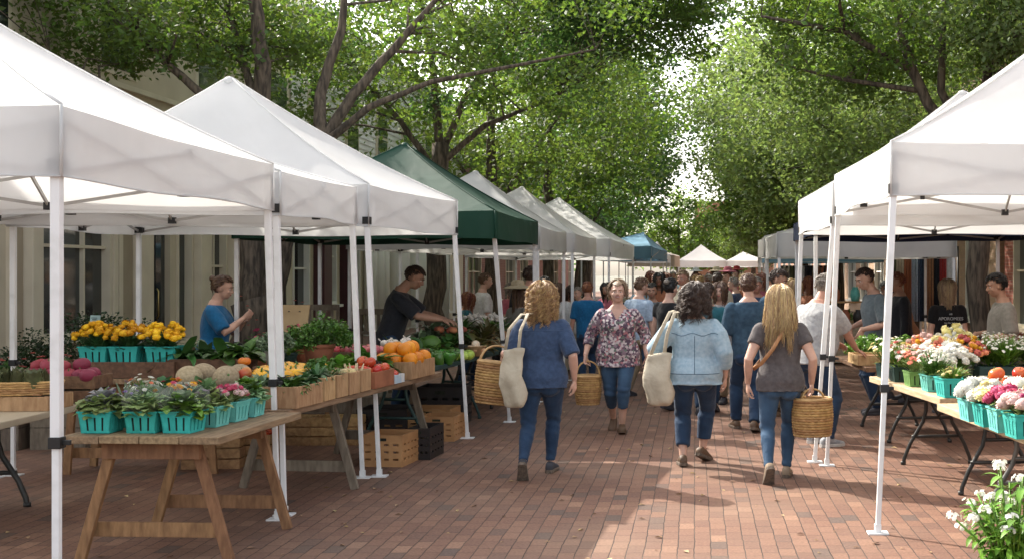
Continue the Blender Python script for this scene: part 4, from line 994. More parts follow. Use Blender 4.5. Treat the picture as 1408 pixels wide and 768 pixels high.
def make_hair(t, style, mat, h, Rh, hc, H, length=0.0, curl=0.0, n=260, seed=1, lr=0.007, wide=0.0, gap=None, volume=1.0, hairline=0.03):
    rnd = random.Random(seed)
    # cap: open shell over the skull with a hairline
    c = MB(); nu, nv = 28, 18; vs, fs = [], []
    rx, ry, rz_ = 0.0525 * volume, 0.0645 * volume, 0.0595 * volume
    idx = {}
    for j in range(nv + 1):
        ph = PI / 2 - (PI * 0.80) * j / nv
        for i in range(nu):
            a = 2 * PI * i / nu
            x, y, z = math.cos(ph) * math.sin(a), math.cos(ph) * math.cos(a), math.sin(ph)
            wob = 1 + 0.035 * noise.noise(V((x * 3 + seed, y * 3, z * 3))) + 0.02 * noise.noise(V((x * 9, y * 9, z * 9 + seed)))
            p = (x * rx * wob, -0.006 + y * ry * wob, 0.016 + z * rz_ * wob)
            front = y > -0.05
            ok = True
            if front and p[2] < hairline + 0.012 * abs(x) * 2 - max(0, -y) * .4 - (0.035 if abs(x) > 0.86 else 0): ok = False
            if abs(x) > 0.8 and p[2] < -0.004 and y > -0.35: ok = False
            if p[2] < -0.045: ok = False
            if ok:
                idx[(j, i)] = len(vs); vs.append(h(*p))
    for j in range(nv):
        for i in range(nu):
            k = [(j, i), (j + 1, i), (j + 1, (i + 1) % nu), (j, (i + 1) % nu)]
            if all(q in idx for q in k): fs.append(tuple(idx[q] for q in k))
    c.add(vs, fs, 0, True)
    inner = MB()
    up = Rh @ V((0, 0, 1)); L = length
    if style in ('long', 'bob', 'curly'):
        guides = []                                                        # strands gather into locks
        for k in range(max(40, n // 11)):
            a = rnd.uniform(-PI, PI); lim = gap or (0.55 if style != 'long' else 0.75)
            if abs(a) < lim: a = math.copysign(rnd.uniform(lim, PI), a)
            guides.append((a, rnd.uniform(0.1, 1.45), L * rnd.uniform(0.66, 1.1), volume * rnd.uniform(0.90, 1.14), rnd.uniform(0, 6.3), rnd.uniform(0.65, 1.35)))
        for k in range(n):
            ga, gp, gl, gr, gf, gc = rnd.choice(guides); j_ = 1.0 if style == 'long' else 0.8
            a = ga + rnd.gauss(0, .085 * j_); pts, rr = [], []
            ph0 = gp + rnd.gauss(0, .08); ln = gl * rnd.uniform(0.9, 1.08)
            rad = gr * rnd.uniform(0.965, 1.035); seg = 13; fr = gf + rnd.gauss(0, .35); cw = gc
            ph = ph0; q = None; travelled = 0; step = ln / seg
            for i in range(seg + 1):
                if ph > 0.02 or q is None:
                    x, y, z = math.cos(ph) * math.sin(a), math.cos(ph) * math.cos(a), math.sin(max(ph, 0))
                    q = V((x * 0.056 * rad, -0.006 + y * 0.068 * rad, 0.016 + z * 0.062 * rad)) * H
                    ph -= step / (0.062 * H)
                else:
                    pull = 0.12 if style == 'long' else 0.03
                    q = q + V((q.x * wide - q.x * pull * 0.35, q.y * wide * .6 - q.y * pull * .1, -step))
                cu = curl * min(1, i / 4)
                w1 = math.sin(fr + i * 1.9 * cw) * cu; w2 = math.cos(fr + i * 1.9 * cw) * cu
                pts.append(hc + Rh @ (q + V((w1, w2, 0.3 * w2))))
                tt = i / seg; rr.append(lr * (0.75 + 0.5 * math.sin(PI * min(1, tt * 1.15))) * (1 - 0.55 * tt * tt) * rnd.uniform(.9, 1.1))
            inner.tube(pts, rr, 5, sx=1.5 if style == 'long' else 1.15, sy=0.75)
            if n > 300 and k % 5 == 0:                               # loose fine hairs
                fl = [p + Rh @ (V((p - hc).normalized()) * (0.012 * i_ / seg * rnd.uniform(.3, 2)) + V((rnd.gauss(0, .004), rnd.gauss(0, .004), 0))) for i_, p in enumerate(pts)]
                inner.tube(fl, [0.0013] * len(fl), 3)
    elif style in ('short', 'pulled'):
        for k in range(n):
            a = rnd.uniform(-PI, PI); ph = rnd.uniform(-0.35, 1.5)
            if abs(a) < 1.35 and ph < 0.55: continue
            if 1.0 < abs(a) < 1.9 and ph < 0.1: continue
            x, y, z = math.cos(ph) * math.sin(a), math.cos(ph) * math.cos(a), math.sin(ph)
            nrm = V((x, y, z)); p = V((x * rx, -0.006 + y * ry, 0.016 + z * rz_)) * H
            tg = (V((rnd.uniform(-.4, .4), -1 if style == 'pulled' else rnd.uniform(-1, 1), -0.5)) - nrm * 0)
            tg = (tg - nrm * tg.dot(nrm)).normalized(); l_ = (0.03 if style == 'short' else 0.05) * rnd.uniform(.7, 1.2)
            if L: l_ = L * rnd.uniform(.7, 1.2)
            inner.tube([hc + Rh @ (p - nrm * 0.004), hc + Rh @ (p + tg * l_ * .5 + nrm * (0.006 + curl)), hc + Rh @ (p + tg * l_ + nrm * curl * .6)], [lr, lr * .8, lr * .25], 5, sx=1.5, sy=0.7)
    c.v += []; o = len(c.v)
    c.v.extend(inner.v); c.f.extend([tuple(i + o for i in fc) for fc in inner.f]); c.m.extend(inner.m); c.sm.extend(inner.sm)
    ho = c.build('hair', mat, t)
    if style == 'pulled' and seed % 2 == 0:
        b = MB(); b.ball(h(0, -0.075, 0.045), (0.022 * H, 0.02 * H, 0.022 * H), 10, 8, jit=.08); b.build('bun', mat, ho)
    return ho

# ------------------------------------------------------------------ wardrobe
MT = {}
MT['eye'] = M('eye_white', (0.72, 0.70, 0.67), rough=0.15); MT['iris'] = M('iris', (0.05, 0.04, 0.03), rough=0.1); MT['lips'] = M('lips', (0.42, 0.14, 0.12), rough=0.4); MT['teeth'] = M('teeth', (0.62, 0.58, 0.52), rough=0.2)
sk_fair = skinm('fair_skin', (0.60, 0.365, 0.275)); sk_tan = skinm('tan_skin', (0.45, 0.255, 0.175)); sk_red = skinm('ruddy_skin', (0.52, 0.275, 0.20)); sk_brown = skinm('brown_skin', (0.21, 0.105, 0.065))
def hairm(name, a, b_): return M(name, a, b_, rough=0.42, scale=5, stretch=(26, 26, 2.0), spec=0.5, lo=0.3, hi=0.7, bump=0.5, bscale=7, bstretch=(60, 60, 3), island=0.35)
h_blond = hairm('blond_hair', (0.60, 0.44, 0.23), (0.36, 0.235, 0.105)); h_curlb = hairm('curly_blond_hair', (0.50, 0.32, 0.14), (0.24, 0.135, 0.055)); h_dark = hairm('dark_brown_hair', (0.065, 0.036, 0.024), (0.03, 0.017, 0.012))
MT['hair_brown'] = h_brown = hairm('brown_hair', (0.15, 0.078, 0.04), (0.07, 0.037, 0.022)); h_black = hairm('black_hair', (0.02, 0.016, 0.014), (0.01, 0.008, 0.008)); h_grey = hairm('grey_hair', (0.30, 0.26, 0.22), (0.15, 0.125, 0.10)); h_ash = hairm('ash_blond_hair', (0.34, 0.24, 0.145), (0.20, 0.13, 0.075)); h_red = hairm('auburn_hair', (0.26, 0.09, 0.04), (0.13, 0.045, 0.022))
def denim(name, a, b_): return M(name, a, b_, rough=0.85, scale=5.5, spec=0.15, sheen=0.1, bump=0.3, bscale=240, folds=0.4, fscale=9, lo=0.3, hi=0.7, detail=7)
d_dark = denim('dark_denim', (0.030, 0.060, 0.115), (0.016, 0.032, 0.066)); d_mid = denim('mid_denim', (0.055, 0.105, 0.175), (0.028, 0.056, 0.105)); d_teal = denim('faded_denim', (0.07, 0.135, 0.20), (0.035, 0.075, 0.125))
d_light = M('pale_chambray', (0.37, 0.485, 0.56), (0.27, 0.385, 0.47), rough=0.85, scale=34, spec=0.12, sheen=0.15, bump=0.3, bscale=230, folds=0.5, fscale=7, lo=0.32, hi=0.66, detail=9)
c_navy = clothm('navy_cotton', (0.048, 0.078, 0.145), (0.034, 0.056, 0.108), folds=0.5); c_grey = clothm('charcoal_jersey', (0.105, 0.092, 0.092), (0.078, 0.068, 0.068), folds=0.5); c_lgrey = clothm('light_grey_jersey', (0.40, 0.40, 0.40), (0.31, 0.31, 0.315), folds=0.55)
c_dblue = M('dark_chambray', (0.05, 0.092, 0.135), (0.032, 0.06, 0.094), rough=0.85, scale=20, spec=0.12, bump=0.3, bscale=230, folds=0.5, fscale=8, detail=8)
c_blue = clothm('bright_blue_cotton', (0.014, 0.125, 0.28), (0.012, 0.10, 0.23), folds=0.45); c_char = clothm('charcoal_cotton', (0.026, 0.028, 0.035), folds=0.4); c_black = clothm('black_cotton', (0.013, 0.013, 0.015), folds=0.4); c_stone = clothm('stone_cotton', (0.25, 0.235, 0.205), folds=0.5)
c_white = clothm('white_cotton', (0.66, 0.66, 0.65), folds=0.4); c_sky = clothm('pale_blue_cotton', (0.40, 0.50, 0.62), folds=0.4); c_teal = clothm('teal_cotton', (0.03, 0.13, 0.16), folds=0.4); c_pink = clothm('pink_cotton', (0.45, 0.13, 0.17), folds=0.4); c_rust = clothm('rust_cotton', (0.36, 0.14, 0.075), folds=0.4); c_tanj = clothm('tan_jacket_cloth', (0.40, 0.21, 0.11), folds=0.5); c_slate = clothm('slate_cotton', (0.13, 0.165, 0.19), folds=0.45); c_red = clothm('red_cotton', (0.35, 0.04, 0.04), folds=0.4); c_cream = clothm('cream_cotton', (0.55, 0.49, 0.38), folds=0.4); c_olive = clothm('olive_cotton', (0.10, 0.11, 0.05), folds=0.4); c_khaki = clothm('khaki_twill', (0.26, 0.20, 0.13), folds=0.3)
def floral():
    m, nt = _new('floral_print'); L = nt.links.new
    out = N(nt, 'ShaderNodeOutputMaterial'); b = N(nt, 'ShaderNodeBsdfPrincipled'); tc = N(nt, 'ShaderNodeTexCoord')
    vo = N(nt, 'ShaderNodeTexVoronoi'); vo.inputs['Scale'].default_value = 46; vo.inputs['Randomness'].default_value = 1.0; L(tc.outputs['Object'], vo.inputs['Vector'])
    cr = N(nt, 'ShaderNodeValToRGB'); cr.color_ramp.interpolation = 'CONSTANT'; e = cr.color_ramp.elements
    e[0].position = 0; e[0].color = (0.10, 0.065, 0.09, 1); e[1].position = 0.3; e[1].color = (0.23, 0.16, 0.19, 1)
    for p, c in ((0.5, (0.48, 0.40, 0.40)), (0.66, (0.40, 0.17, 0.19)), (0.78, (0.58, 0.52, 0.50)), (0.9, (0.15, 0.18, 0.15))):
        x = e.new(p); x.color = rgba(c)
    sp = N(nt, 'ShaderNodeSeparateColor'); L(vo.outputs['Color'], sp.inputs['Color']); L(sp.outputs[0], cr.inputs['Fac']); L(cr.outputs['Color'], b.inputs['Base Color']); b.inputs['Roughness'].default_value = 0.85; b.inputs['Specular IOR Level'].default_value = 0.15
    n2 = N(nt, 'ShaderNodeTexNoise'); n2.inputs['Scale'].default_value = 8; n2.inputs['Distortion'].default_value = 0.8; L(tc.outputs['Object'], n2.inputs['Vector'])
    bp = N(nt, 'ShaderNodeBump'); bp.inputs['Strength'].default_value = 0.5; bp.inputs['Distance'].default_value = 0.03; L(n2.outputs['Fac'], bp.inputs['Height']); L(bp.outputs['Normal'], b.inputs['Normal']); L(b.outputs['BSDF'], out.inputs['Surface'])
    return m
c_floral = floral()
s_dark = M('dark_canvas_shoe', (0.05, 0.05, 0.06), rough=0.8); s_beige = M('beige_shoe', (0.30, 0.22, 0.15), rough=0.75); s_brown = M('brown_leather', (0.12, 0.07, 0.04), rough=0.6); s_white = M('white_rubber', (0.55, 0.54, 0.52), (0.40, 0.38, 0.36), rough=0.7, scale=20); s_tread = M('worn_tread', (0.16, 0.12, 0.09), (0.09, 0.07, 0.055), rough=0.9, scale=40, bump=.5, bscale=60); s_grey = M('grey_trainer', (0.22, 0.23, 0.25), (0.40, 0.41, 0.42), rough=0.7, scale=16)
m_wick = M('wicker', (0.50, 0.30, 0.12), (0.30, 0.165, 0.06), rough=0.65, scale=22, bump=0.4, bscale=70, island=0.2, lo=0.3, hi=0.7); m_wickd = M('wicker_rim', (0.56, 0.36, 0.16), (0.38, 0.22, 0.09), rough=0.6, scale=18, bump=.3, bscale=50)
m_canvas = M('natural_canvas', (0.53, 0.47, 0.36), (0.41, 0.35, 0.26), rough=0.9, scale=7, bump=0.3, bscale=200, folds=0.6, fscale=8); m_strap = M('tan_leather', (0.42, 0.21, 0.09), (0.30, 0.14, 0.06), rough=0.5, scale=14)

def wicker_basket(label, loc, rz, rt, rb, hgt, oval=1.0, handle=0.2, rows=15, tilt=0.0, hw=None, group=None, lid=False):
    t = thing('wicker_basket', label, 'basket', loc, rz, group); t.rotation_euler = (0, tilt, rz)
    m = MB(); n = 40
    prof = lambda k: rb + (rt - rb) * (k ** 0.8) + 0.012 * math.sin(PI * k)
    for r_ in range(rows):
        k = (r_ + .5) / rows; pts = []
        for j in range(n + 1):
            a = 2 * PI * j / n; w_ = 0.0045 * (1 if (j + r_) % 2 else -1)
            pts.append(((prof(k) + w_) * math.cos(a), (prof(k) + w_) * oval * math.sin(a), hgt * k))
        m.tube(pts, hgt / rows * 0.58, 5, cap=False)
    m.lathe([(0.0, 0.004), (rb * .9, 0.004), (rb, 0.012)], 24)
    for v_i in range(len(m.v)): pass
    m.lathe([(prof(.02) - .006, .01), (prof(.5) - .006, hgt * .5), (prof(.97) - .006, hgt * .97)], 28, cap=False) if abs(oval - 1) < .02 else None
    m.build('body', m_wick, t)
    q = MB()
    for dz, dr in ((0, 0), (0.011, 0.004), (0.004, 0.010)):
        q.tube([((rt + dr) * math.cos(2 * PI * j / 36), (rt + dr) * oval * math.sin(2 * PI * j / 36), hgt + dz) for j in range(37)], 0.009, 6, cap=False)
    q.build('rim', m_wickd, t); q = MB()
    q.tube([((rb + .006) * math.cos(2 * PI * j / 36), (rb + .006) * oval * math.sin(2 * PI * j / 36), 0.01) for j in range(37)], 0.009, 6, cap=False)
    q.build('base_band', m_wickd, t)
    a_ = MB(); hw = hw or rt
    for s in (-0.008, 0.008):
        a_.tube([(hw * math.cos(PI * j / 14), s + 0.004 * math.sin(j * 2), hgt - 0.02 + (handle + .02) * math.sin(PI * j / 14) ** 0.8) for j in range(15)], 0.0085, 6)
    a_.build('handle', m_wickd, t)
    return t

def tote_bag(label, loc, rz, w_, h_, depth, straps, slump=0.12):
    """straps: list of polylines in local coordinates"""
    t = thing('tote_bag', label, 'bag', loc, rz)
    m = MB(); rows = []
    for k in range(11):
        q = (0, .025, .07, .14, .26, .4, .55, .7, .84, .95, 1.0)[k]; ww = w_ / 2 * (.50, .72, .87, .96, 1.0, .99, .96, .92, .89, .87, .86)[k]; dd = depth / 2 * (.3, .6, .85, 1.0, 1.02, .95, .8, .6, .42, .3, .24)[k]
        rows.append((((.016 * math.sin(q * 6 + 1)), .01 * math.sin(q * 9), h_ * q + 0), (ww, 0, 0.02 * ww * math.sin(q * 20)), (0, dd, 0)))
    m.rings(rows, 40, pw=2.6)
    m.v = [(x + .006 * math.sin(z * 38 + x * 21), y + .007 * math.sin(x * 46 + z * 19) + .005 * math.sin(z * 60 + x * 17), z + (.012 * math.sin(x * 26) if z > h_ * .97 else 0)) for x, y, z in m.v]
    b = m.build('bag', m_canvas, t)
    for i, p in enumerate(straps):
        s = MB(); s.tube(p, 0.016, 8, sx=1.0, sy=0.16, hint=(1, 0, 0)); s.build('strap', m_canvas, t)
    return t
# ================================================================== the walkers in front
def loc_of(root, rz, wpt):
    return Matrix.Rotation(-rz, 3, 'Z') @ (V(wpt) - V(root))

# A: navy tee, curly blond bob, seen from behind
LA = (-1.25, 10.1, 0)
A_ = person('woman from behind in navy tee and dark jeans, with curly blond bob', LA, 0, H=1.575, bw=1.13, skin=sk_fair, top=c_navy, bottom=d_dark, shoe=s_dark, solemat=s_tread, hair='bob', hairmat=h_curlb,
    hair_kw=dict(length=0.25, curl=0.019, n=1500, lr=0.0036, seed=3, volume=1.2, wide=0.012), feet={'L': (-0.115, -0.27, R(52), 0.08), 'R': (0.055, 0.16, 0, -0.1)},
    hands={'L': (V((-0.335, 0.13, 0.985)), V((-0.15, 0.45, -0.75)), V((0.8, 0.1, -0.5)), 0.95, V((-0.25, -0.55, -1))), 'R': (V((0.265, 0.03, 0.775)), V((0.02, 0.12, -1)), V((-1, 0.25, 0)), 0.5)},
    sleeve=0.98, sleevew=1.12, hem=-0.055, ease=1.13, leglen=0.93, legease=0.004, gname=('tee', 'jeans'))
seams(A_, 'tee', [[(-.19 + .38 * i / 14, 1.185) for i in range(15)]], c_navy)
wicker_basket('tall round wicker basket carried by the woman in the navy tee', (-1.25 - 0.435, 10.1 + 0.17, 0.565), 0.5, 0.148, 0.125, 0.34, 1.0, 0.145, rows=15, tilt=0.13)
tote_bag('natural canvas bag hanging from the shoulder of the woman in navy', (-1.25 - 0.205, 10.1 - 0.20, 0.575), -0.5, 0.225, 0.47, 0.11,
    [[(-0.075, 0, 0.46), (-0.055, 0.02, 0.62), (0.02, 0.09, 0.745), (0.05, 0.17, 0.738), (0.03, 0.24, 0.62)], [(0.055, 0, 0.46), (0.055, 0.03, 0.62), (0.075, 0.10, 0.752), (0.085, 0.18, 0.745), (0.08, 0.24, 0.62)]])

# C: pale chambray shirt, dark wavy hair
LC = (0.0, 10.6, 0)
C_ = person('woman seen from behind in loose pale denim shirt, cropped jeans and brown clogs', LC, 0, H=1.56, bw=1.14, skin=sk_fair, top=d_light, bottom=d_dark, shoe=s_brown, solemat=s_tread, hair='curly', hairmat=h_dark,
    hair_kw=dict(length=0.225, curl=0.019, n=1500, lr=0.0037, seed=7, volume=1.24, wide=0.03), feet={'L': (-0.10, -0.02, R(4), 0.1), 'R': (0.07, 0.25, R(20), -0.5)},
    hands={'L': (V((-0.28, 0.17, 0.86)), V((-0.1, 0.6, -0.6)), V((0.9, 0, -0.3)), 0.6, V((-0.7, -0.7, 0))), 'R': (V((0.262, 0.02, 0.755)), V((0.03, 0.12, -1)), V((-1, 0.2, 0)), 0.5)},
    sleeve=1.55, sleevew=1.42, hem=-0.06, ease=1.2, flare=0.10, leglen=0.74, legease=0.026, gname=('denim_shirt', 'jeans'), cq=0.0105)
seams(C_, 'denim_shirt', [[(-.2 + .4 * i / 14, 1.13 + .012 * math.cos(i)) for i in range(15)], [(0.0, 1.12 - .02 * i) for i in range(17)], [(-.21 + .42 * i / 14, .80) for i in range(15)]], d_teal)
tote_bag('slouchy natural canvas bag on the left shoulder of the woman in pale denim', (-0.305, 10.46, 0.53), -0.25, 0.25, 0.44, 0.16,
    [[(-0.07, 0, 0.43), (0.0, 0.02, 0.60), (0.085, 0.06, 0.79), (0.10, 0.15, 0.80), (0.07, 0.22, 0.66)], [(0.05, 0, 0.43), (0.07, 0.02, 0.60), (0.125, 0.06, 0.785), (0.135, 0.16, 0.79), (0.11, 0.23, 0.66)]])

# E: charcoal tee, long straight blond hair
LE = (0.685, 9.9, 0)
person('woman seen from behind in charcoal tee and skinny jeans, with long straight blond hair', LE, 0, H=1.55, bw=1.03, skin=sk_fair, top=c_grey, bottom=d_mid, shoe=s_beige, solemat=s_tread, hair='long', hairmat=h_blond,
    hair_kw=dict(length=0.40, curl=0.002, n=1500, lr=0.0032, seed=11, volume=1.16, wide=0.07), feet={'L': (-0.105, -0.25, R(50), 0.1), 'R': (0.06, 0.12, 0, -0.12)},
    hands={'L': (V((-0.255, 0.04, 0.765)), V((0.0, 0.12, -1)), V((1, 0.2, 0)), 0.5), 'R': (V((0.255, 0.03, 0.765)), V((0.1, 0.1, -1)), V((-1, 0.3, 0)), 1.0)},
    sleeve=0.52, sleevew=1.12, hem=-0.05, ease=1.14, leglen=0.97, legease=0.003, gname=('tee', 'jeans'))
st = MB()
st.tube([(0.075, -0.02, 1.325), (0.06, -0.085, 1.285), (0.0, -0.150, 1.17), (-0.07, -0.158, 1.05), (-0.155, -0.132, 0.94), (-0.215, -0.02, 0.885), (-0.15, 0.11, 0.95), (-0.02, 0.155, 1.12), (0.07, 0.10, 1.27), (0.08, 0.03, 1.33), (0.075, -0.02, 1.325)], 0.0135, 8, sx=0.3, sy=1.15, cap=False, hint=(0, 1, 0))
o = st.build('bag_strap', m_strap, loc=LE); tag(o, 'tan leather crossbody strap over the back of the charcoal tee', 'strap')
wicker_basket('square shouldered wicker basket carried by the blond woman in charcoal tee', (0.685 + 0.262, 9.93, 0.345), 0.3, 0.150, 0.142, 0.29, 0.82, 0.085, rows=14, hw=0.10)

# B: floral blouse, walking towards us
LB = (-0.80, 12.9, 0)
person('smiling woman walking towards us in floral blouse and denim capris', LB, PI, H=1.585, bw=1.13, skin=sk_fair, top=c_floral, bottom=d_mid, shoe=s_brown, solemat=s_brown, hair='bob', hairmat=h_ash, hair_kw=dict(n=420, lr=0.0045, seed=5, L=0 if False else 0.055, hairline=0.037) if False else dict(n=520, lr=0.0042, seed=5, length=0.13, curl=0.003, volume=1.05, hairline=0.036, gap=1.15),
    feet={'L': (-0.05, 0.10, R(-6), 0.05), 'R': (0.06, -0.2, R(24), -0.05)}, hip=(0.0, 0), head=(0.05, 0.05),
    hands={'R': (V((0.33, 0.10, 0.80)), V((0.02, 0.1, -1)), V((-1, 0.3, 0)), 0.95), 'L': (V((-0.30, 0.02, 0.79)), V((-0.02, 0.12, -1)), V((1, 0.25, 0)), 0.5)},
    sleeve=1.5, sleevew=1.16, hem=-0.075, ease=1.15, flare=0.10, leglen=0.50, legease=0.016, vneck=True, smile=True, gname=('blouse', 'capris'))
wicker_basket('small round wicker basket held by the smiling woman in floral blouse', (-0.80 - 0.305, 12.82, 0.29), 0.2, 0.122, 0.105, 0.29, 1.0, 0.16, rows=13)

# D: man in dark chambray, from behind
person('man seen from behind in dark denim shirt and jeans, with cropped brown hair', (0.57, 13.0, 0), R(6), H=1.66, sex='m', bw=1.0, skin=sk_fair, top=c_dblue, bottom=d_dark, shoe=s_brown, solemat=s_tread, hair='short', hairmat=h_brown, hair_kw=dict(n=420, lr=0.0042, seed=13),
    feet={'L': (-0.11, 0.18, 0, 0.1), 'R': (0.03, -0.20, R(12), -0.35)}, head=(-0.1, 0.1), sleeve=0.98, sleevew=1.15, hem=-0.06, ease=1.12, leglen=0.98, legease=0.022, gname=('shirt', 'jeans'), lq=0.008)
# D2: man in blue shirt turning right
person('dark haired man in blue shirt looking right beside the man in dark denim', (0.90, 14.4, 0), R(-118), H=1.71, sex='m', bw=1.0, skin=sk_tan, top=d_teal, bottom=c_khaki, shoe=s_brown, hair='short', hairmat=h_dark, hair_kw=dict(n=360, lr=0.0055, seed=15, curl=0.004), head=(0.1, -0.35), sleeve=1.7, hem=-0.06, leglen=0.98, legease=0.02, lq=0.008, cq=0.013, gname=('shirt', 'trousers'))
# F: man in light grey tee picking from the table
LF = (1.20, 11.9, 0); rF = R(-48)
person('grey haired man in light grey tee leaning over the herb table on the right', LF, rF, H=1.67, sex='m', bw=1.1, belly=1.0, skin=sk_red, top=c_lgrey, bottom=d_dark, shoe=s_grey, solemat=s_white, hair='short', hairmat=h_grey, hair_kw=dict(n=460, lr=0.0052, seed=17, curl=0.007, length=0.035),
    lean=0.16, hip=(0, -0.08), head=(-0.15, -0.35), feet={'L': (-0.13, 0.06, 0, 0.15), 'R': (0.15, -0.05, 0, -0.25)},
    hands={'R': (loc_of(LF, rF, (1.60, 12.05, 0.87)), V((0.2, 0.8, -0.35)), V((-0.2, -0.3, -0.9)), 0.35, V((0.8, -0.5, -0.4))), 'L': (loc_of(LF, rF, (1.50, 12.35, 0.88)), V((0.2, 0.8, -0.4)), V((0.2, -0.3, -0.9)), 0.35, V((-0.8, -0.5, -0.4)))},
    sleeve=0.85, sleevew=1.3, hem=-0.05, ease=1.17, leglen=0.98, legease=0.022, gname=('tee', 'jeans'), lq=0.007)
# G: vendor in blue tee
person('vendor in bright blue tee with hair pinned back, standing behind the yellow flowers', (-4.95, 12.7, 0), R(-82), H=1.64, bw=1.12, skin=sk_fair, top=c_blue, bottom=d_mid, shoe=s_dark, hair='pulled', hairmat=h_brown, hair_kw=dict(n=420, lr=0.005, seed=8, length=0.055, hairline=0.034), head=(0.0, -0.22), lean=0.08,
    hands={'L': (V((-0.10, 0.30, 1.16)), V((0.35, 0.6, 0.5)), V((0.6, 0.1, 0.5)), 0.7, V((-0.6, -0.4, -0.7))), 'R': (V((0.12, 0.33, 1.19)), V((-0.3, 0.6, 0.5)), V((-0.6, 0.1, 0.5)), 0.7, V((0.6, -0.4, -0.7)))}, sleeve=0.92, sleevew=1.2, hem=-0.07, ease=1.14, lq=0.007, gname=('tee', 'jeans'))
# H: vendor in charcoal tee leaning over the greens
LH = (-3.36, 14.0, 0); rH = R(-84)
person('dark haired vendor in charcoal tee leaning over bunches of greens', LH, rH, H=1.80, sex='m', bw=1.02, skin=sk_tan, top=c_char, bottom=d_dark, shoe=s_dark, hair='short', hairmat=h_dark, hair_kw=dict(n=380, lr=0.0045, seed=21), lean=0.27, hip=(0, -0.10), head=(-0.05, -0.5),
    hands={'R': (loc_of(LH, rH, (-2.83, 13.85, 1.13)), V((0, 0.9, -0.15)), V((-.2, -0.1, -1)), 0.45, V((0.5, -0.3, -0.9))), 'L': (loc_of(LH, rH, (-2.86, 14.2, 1.12)), V((0.1, 0.9, -0.2)), V((.2, -0.1, -1)), 0.45, V((-0.5, -0.3, -0.9)))}, sleeve=0.95, sleevew=1.25, hem=-0.06, ease=1.15, lq=0.007, gname=('tee', 'jeans'))
# I, J, K, L: right hand stall
LI = (2.15, 14.5, 0); rI = R(102)
person('dark haired man in slate tee bending over the herbs on the right', LI, rI, H=1.74, sex='m', bw=1.02, skin=sk_fair, top=c_slate, bottom=d_dark, shoe=s_dark, hair='short', hairmat=h_dark, hair_kw=dict(n=360, lr=0.0048, seed=23), lean=0.12, head=(0.1, -0.4),
    hands={'L': (loc_of(LI, rI, (1.93, 14.25, 1.0)), V((0, 0.4, -0.9)), V((0.9, 0.2, -.2)), 0.5), 'R': (loc_of(LI, rI, (1.86, 14.75, 1.0)), V((0, 0.5, -0.9)), V((-0.9, 0.2, -.2)), 0.5)}, sleeve=0.9, sleevew=1.2, hem=-0.05, lq=0.008, cq=0.013, gname=('tee', 'jeans'))
LJ = (2.97, 14.5, 0)
J_ = person('blond woman with her back turned in black lettered tee beside the tree trunk', LJ, R(4), H=1.585, bw=0.98, skin=sk_fair, top=c_black, bottom=d_dark, shoe=s_dark, hair='long', hairmat=h_ash, hair_kw=dict(length=0.40, curl=0.002, n=480, lr=0.006, seed=27, volume=1.08), sleeve=0.6, hem=-0.06, ease=1.16, lq=0.008, cq=0.012, gname=('tee', 'jeans'))
def text_part(name, body, size, parent, loc, rot, mat, ext=0.0008):
    cu = bpy.data.curves.new(name, 'FONT'); cu.body = body; cu.size = size; cu.align_x = 'CENTER'; cu.extrude = ext; cu.materials.append(mat)
    tmp = bpy.data.objects.new(name, cu); COL.objects.link(tmp); bpy.context.view_layer.update()
    me = bpy.data.meshes.new_from_object(tmp.evaluated_get(bpy.context.evaluated_depsgraph_get()))
    bpy.data.objects.remove(tmp); me.materials.clear(); me.materials.append(mat)
    o = bpy.data.objects.new(name, me); COL.objects.link(o); o.parent = parent; o.location = loc; o.rotation_euler = rot
    return o
m_print = M('white_print', (0.5, 0.52, 0.54), rough=0.8)
for body, sz, z, yy in (('AB', 0.03, 1.165, -0.128), ('APOROMEES', 0.052, 1.105, -0.130), ('Auc Du Soliers', 0.026, 1.065, -0.130), ('CAOVTOA', 0.05, 0.985, -0.128), ('market', 0.03, 0.93, -0.124)):
    text_part('lettering', body, sz, J_, (0.0, yy, z), (PI / 2, 0, 0), m_print, ext=0.004)
LK = (3.26, 13.0, 0); rK = R(92)
person('dark curly haired man in stone grey tee reaching over the white flowers', LK, rK, H=1.66, sex='m', bw=1.05, belly=0.5, skin=sk_tan, top=c_stone, bottom=c_char, shoe=s_dark, hair='short', hairmat=h_black, hair_kw=dict(n=520, lr=0.0062, seed=29, curl=0.008, length=0.035), lean=0.06, head=(0.05, -0.22),
    hands={'L': (loc_of(LK, rK, (3.02, 12.8, 0.98)), V((0, 0.5, -0.8)), V((0.9, 0.2, -.2)), 0.5, V((-.4, -1, -.2))), 'R': (loc_of(LK, rK, (3.0, 13.2, 1.0)), V((0, 0.5, -0.8)), V((-0.9, 0.2, -.2)), 0.5, V((.4, -1, -.2)))}, sleeve=0.95, sleevew=1.25, hem=-0.06, ease=1.16, lq=0.007, gname=('tee', 'trousers'))
LL_ = (2.80, 16.2, 0)
W_ = person('stooping person in black knit cap and tan jacket behind the pale flowers', LL_, R(80), H=1.62, bw=1.08, skin=sk_tan, top=c_tanj, bottom=d_mid, shoe=s_dark, hair='short', hairmat=h_black, hair_kw=dict(n=0, seed=31, volume=1.16, hairline=0.02), lean=0.3, head=(0, -0.4), sleeve=1.95, hem=-0.07, ease=1.2, lq=0.012, cq=0.015, gname=('jacket', 'jeans'))

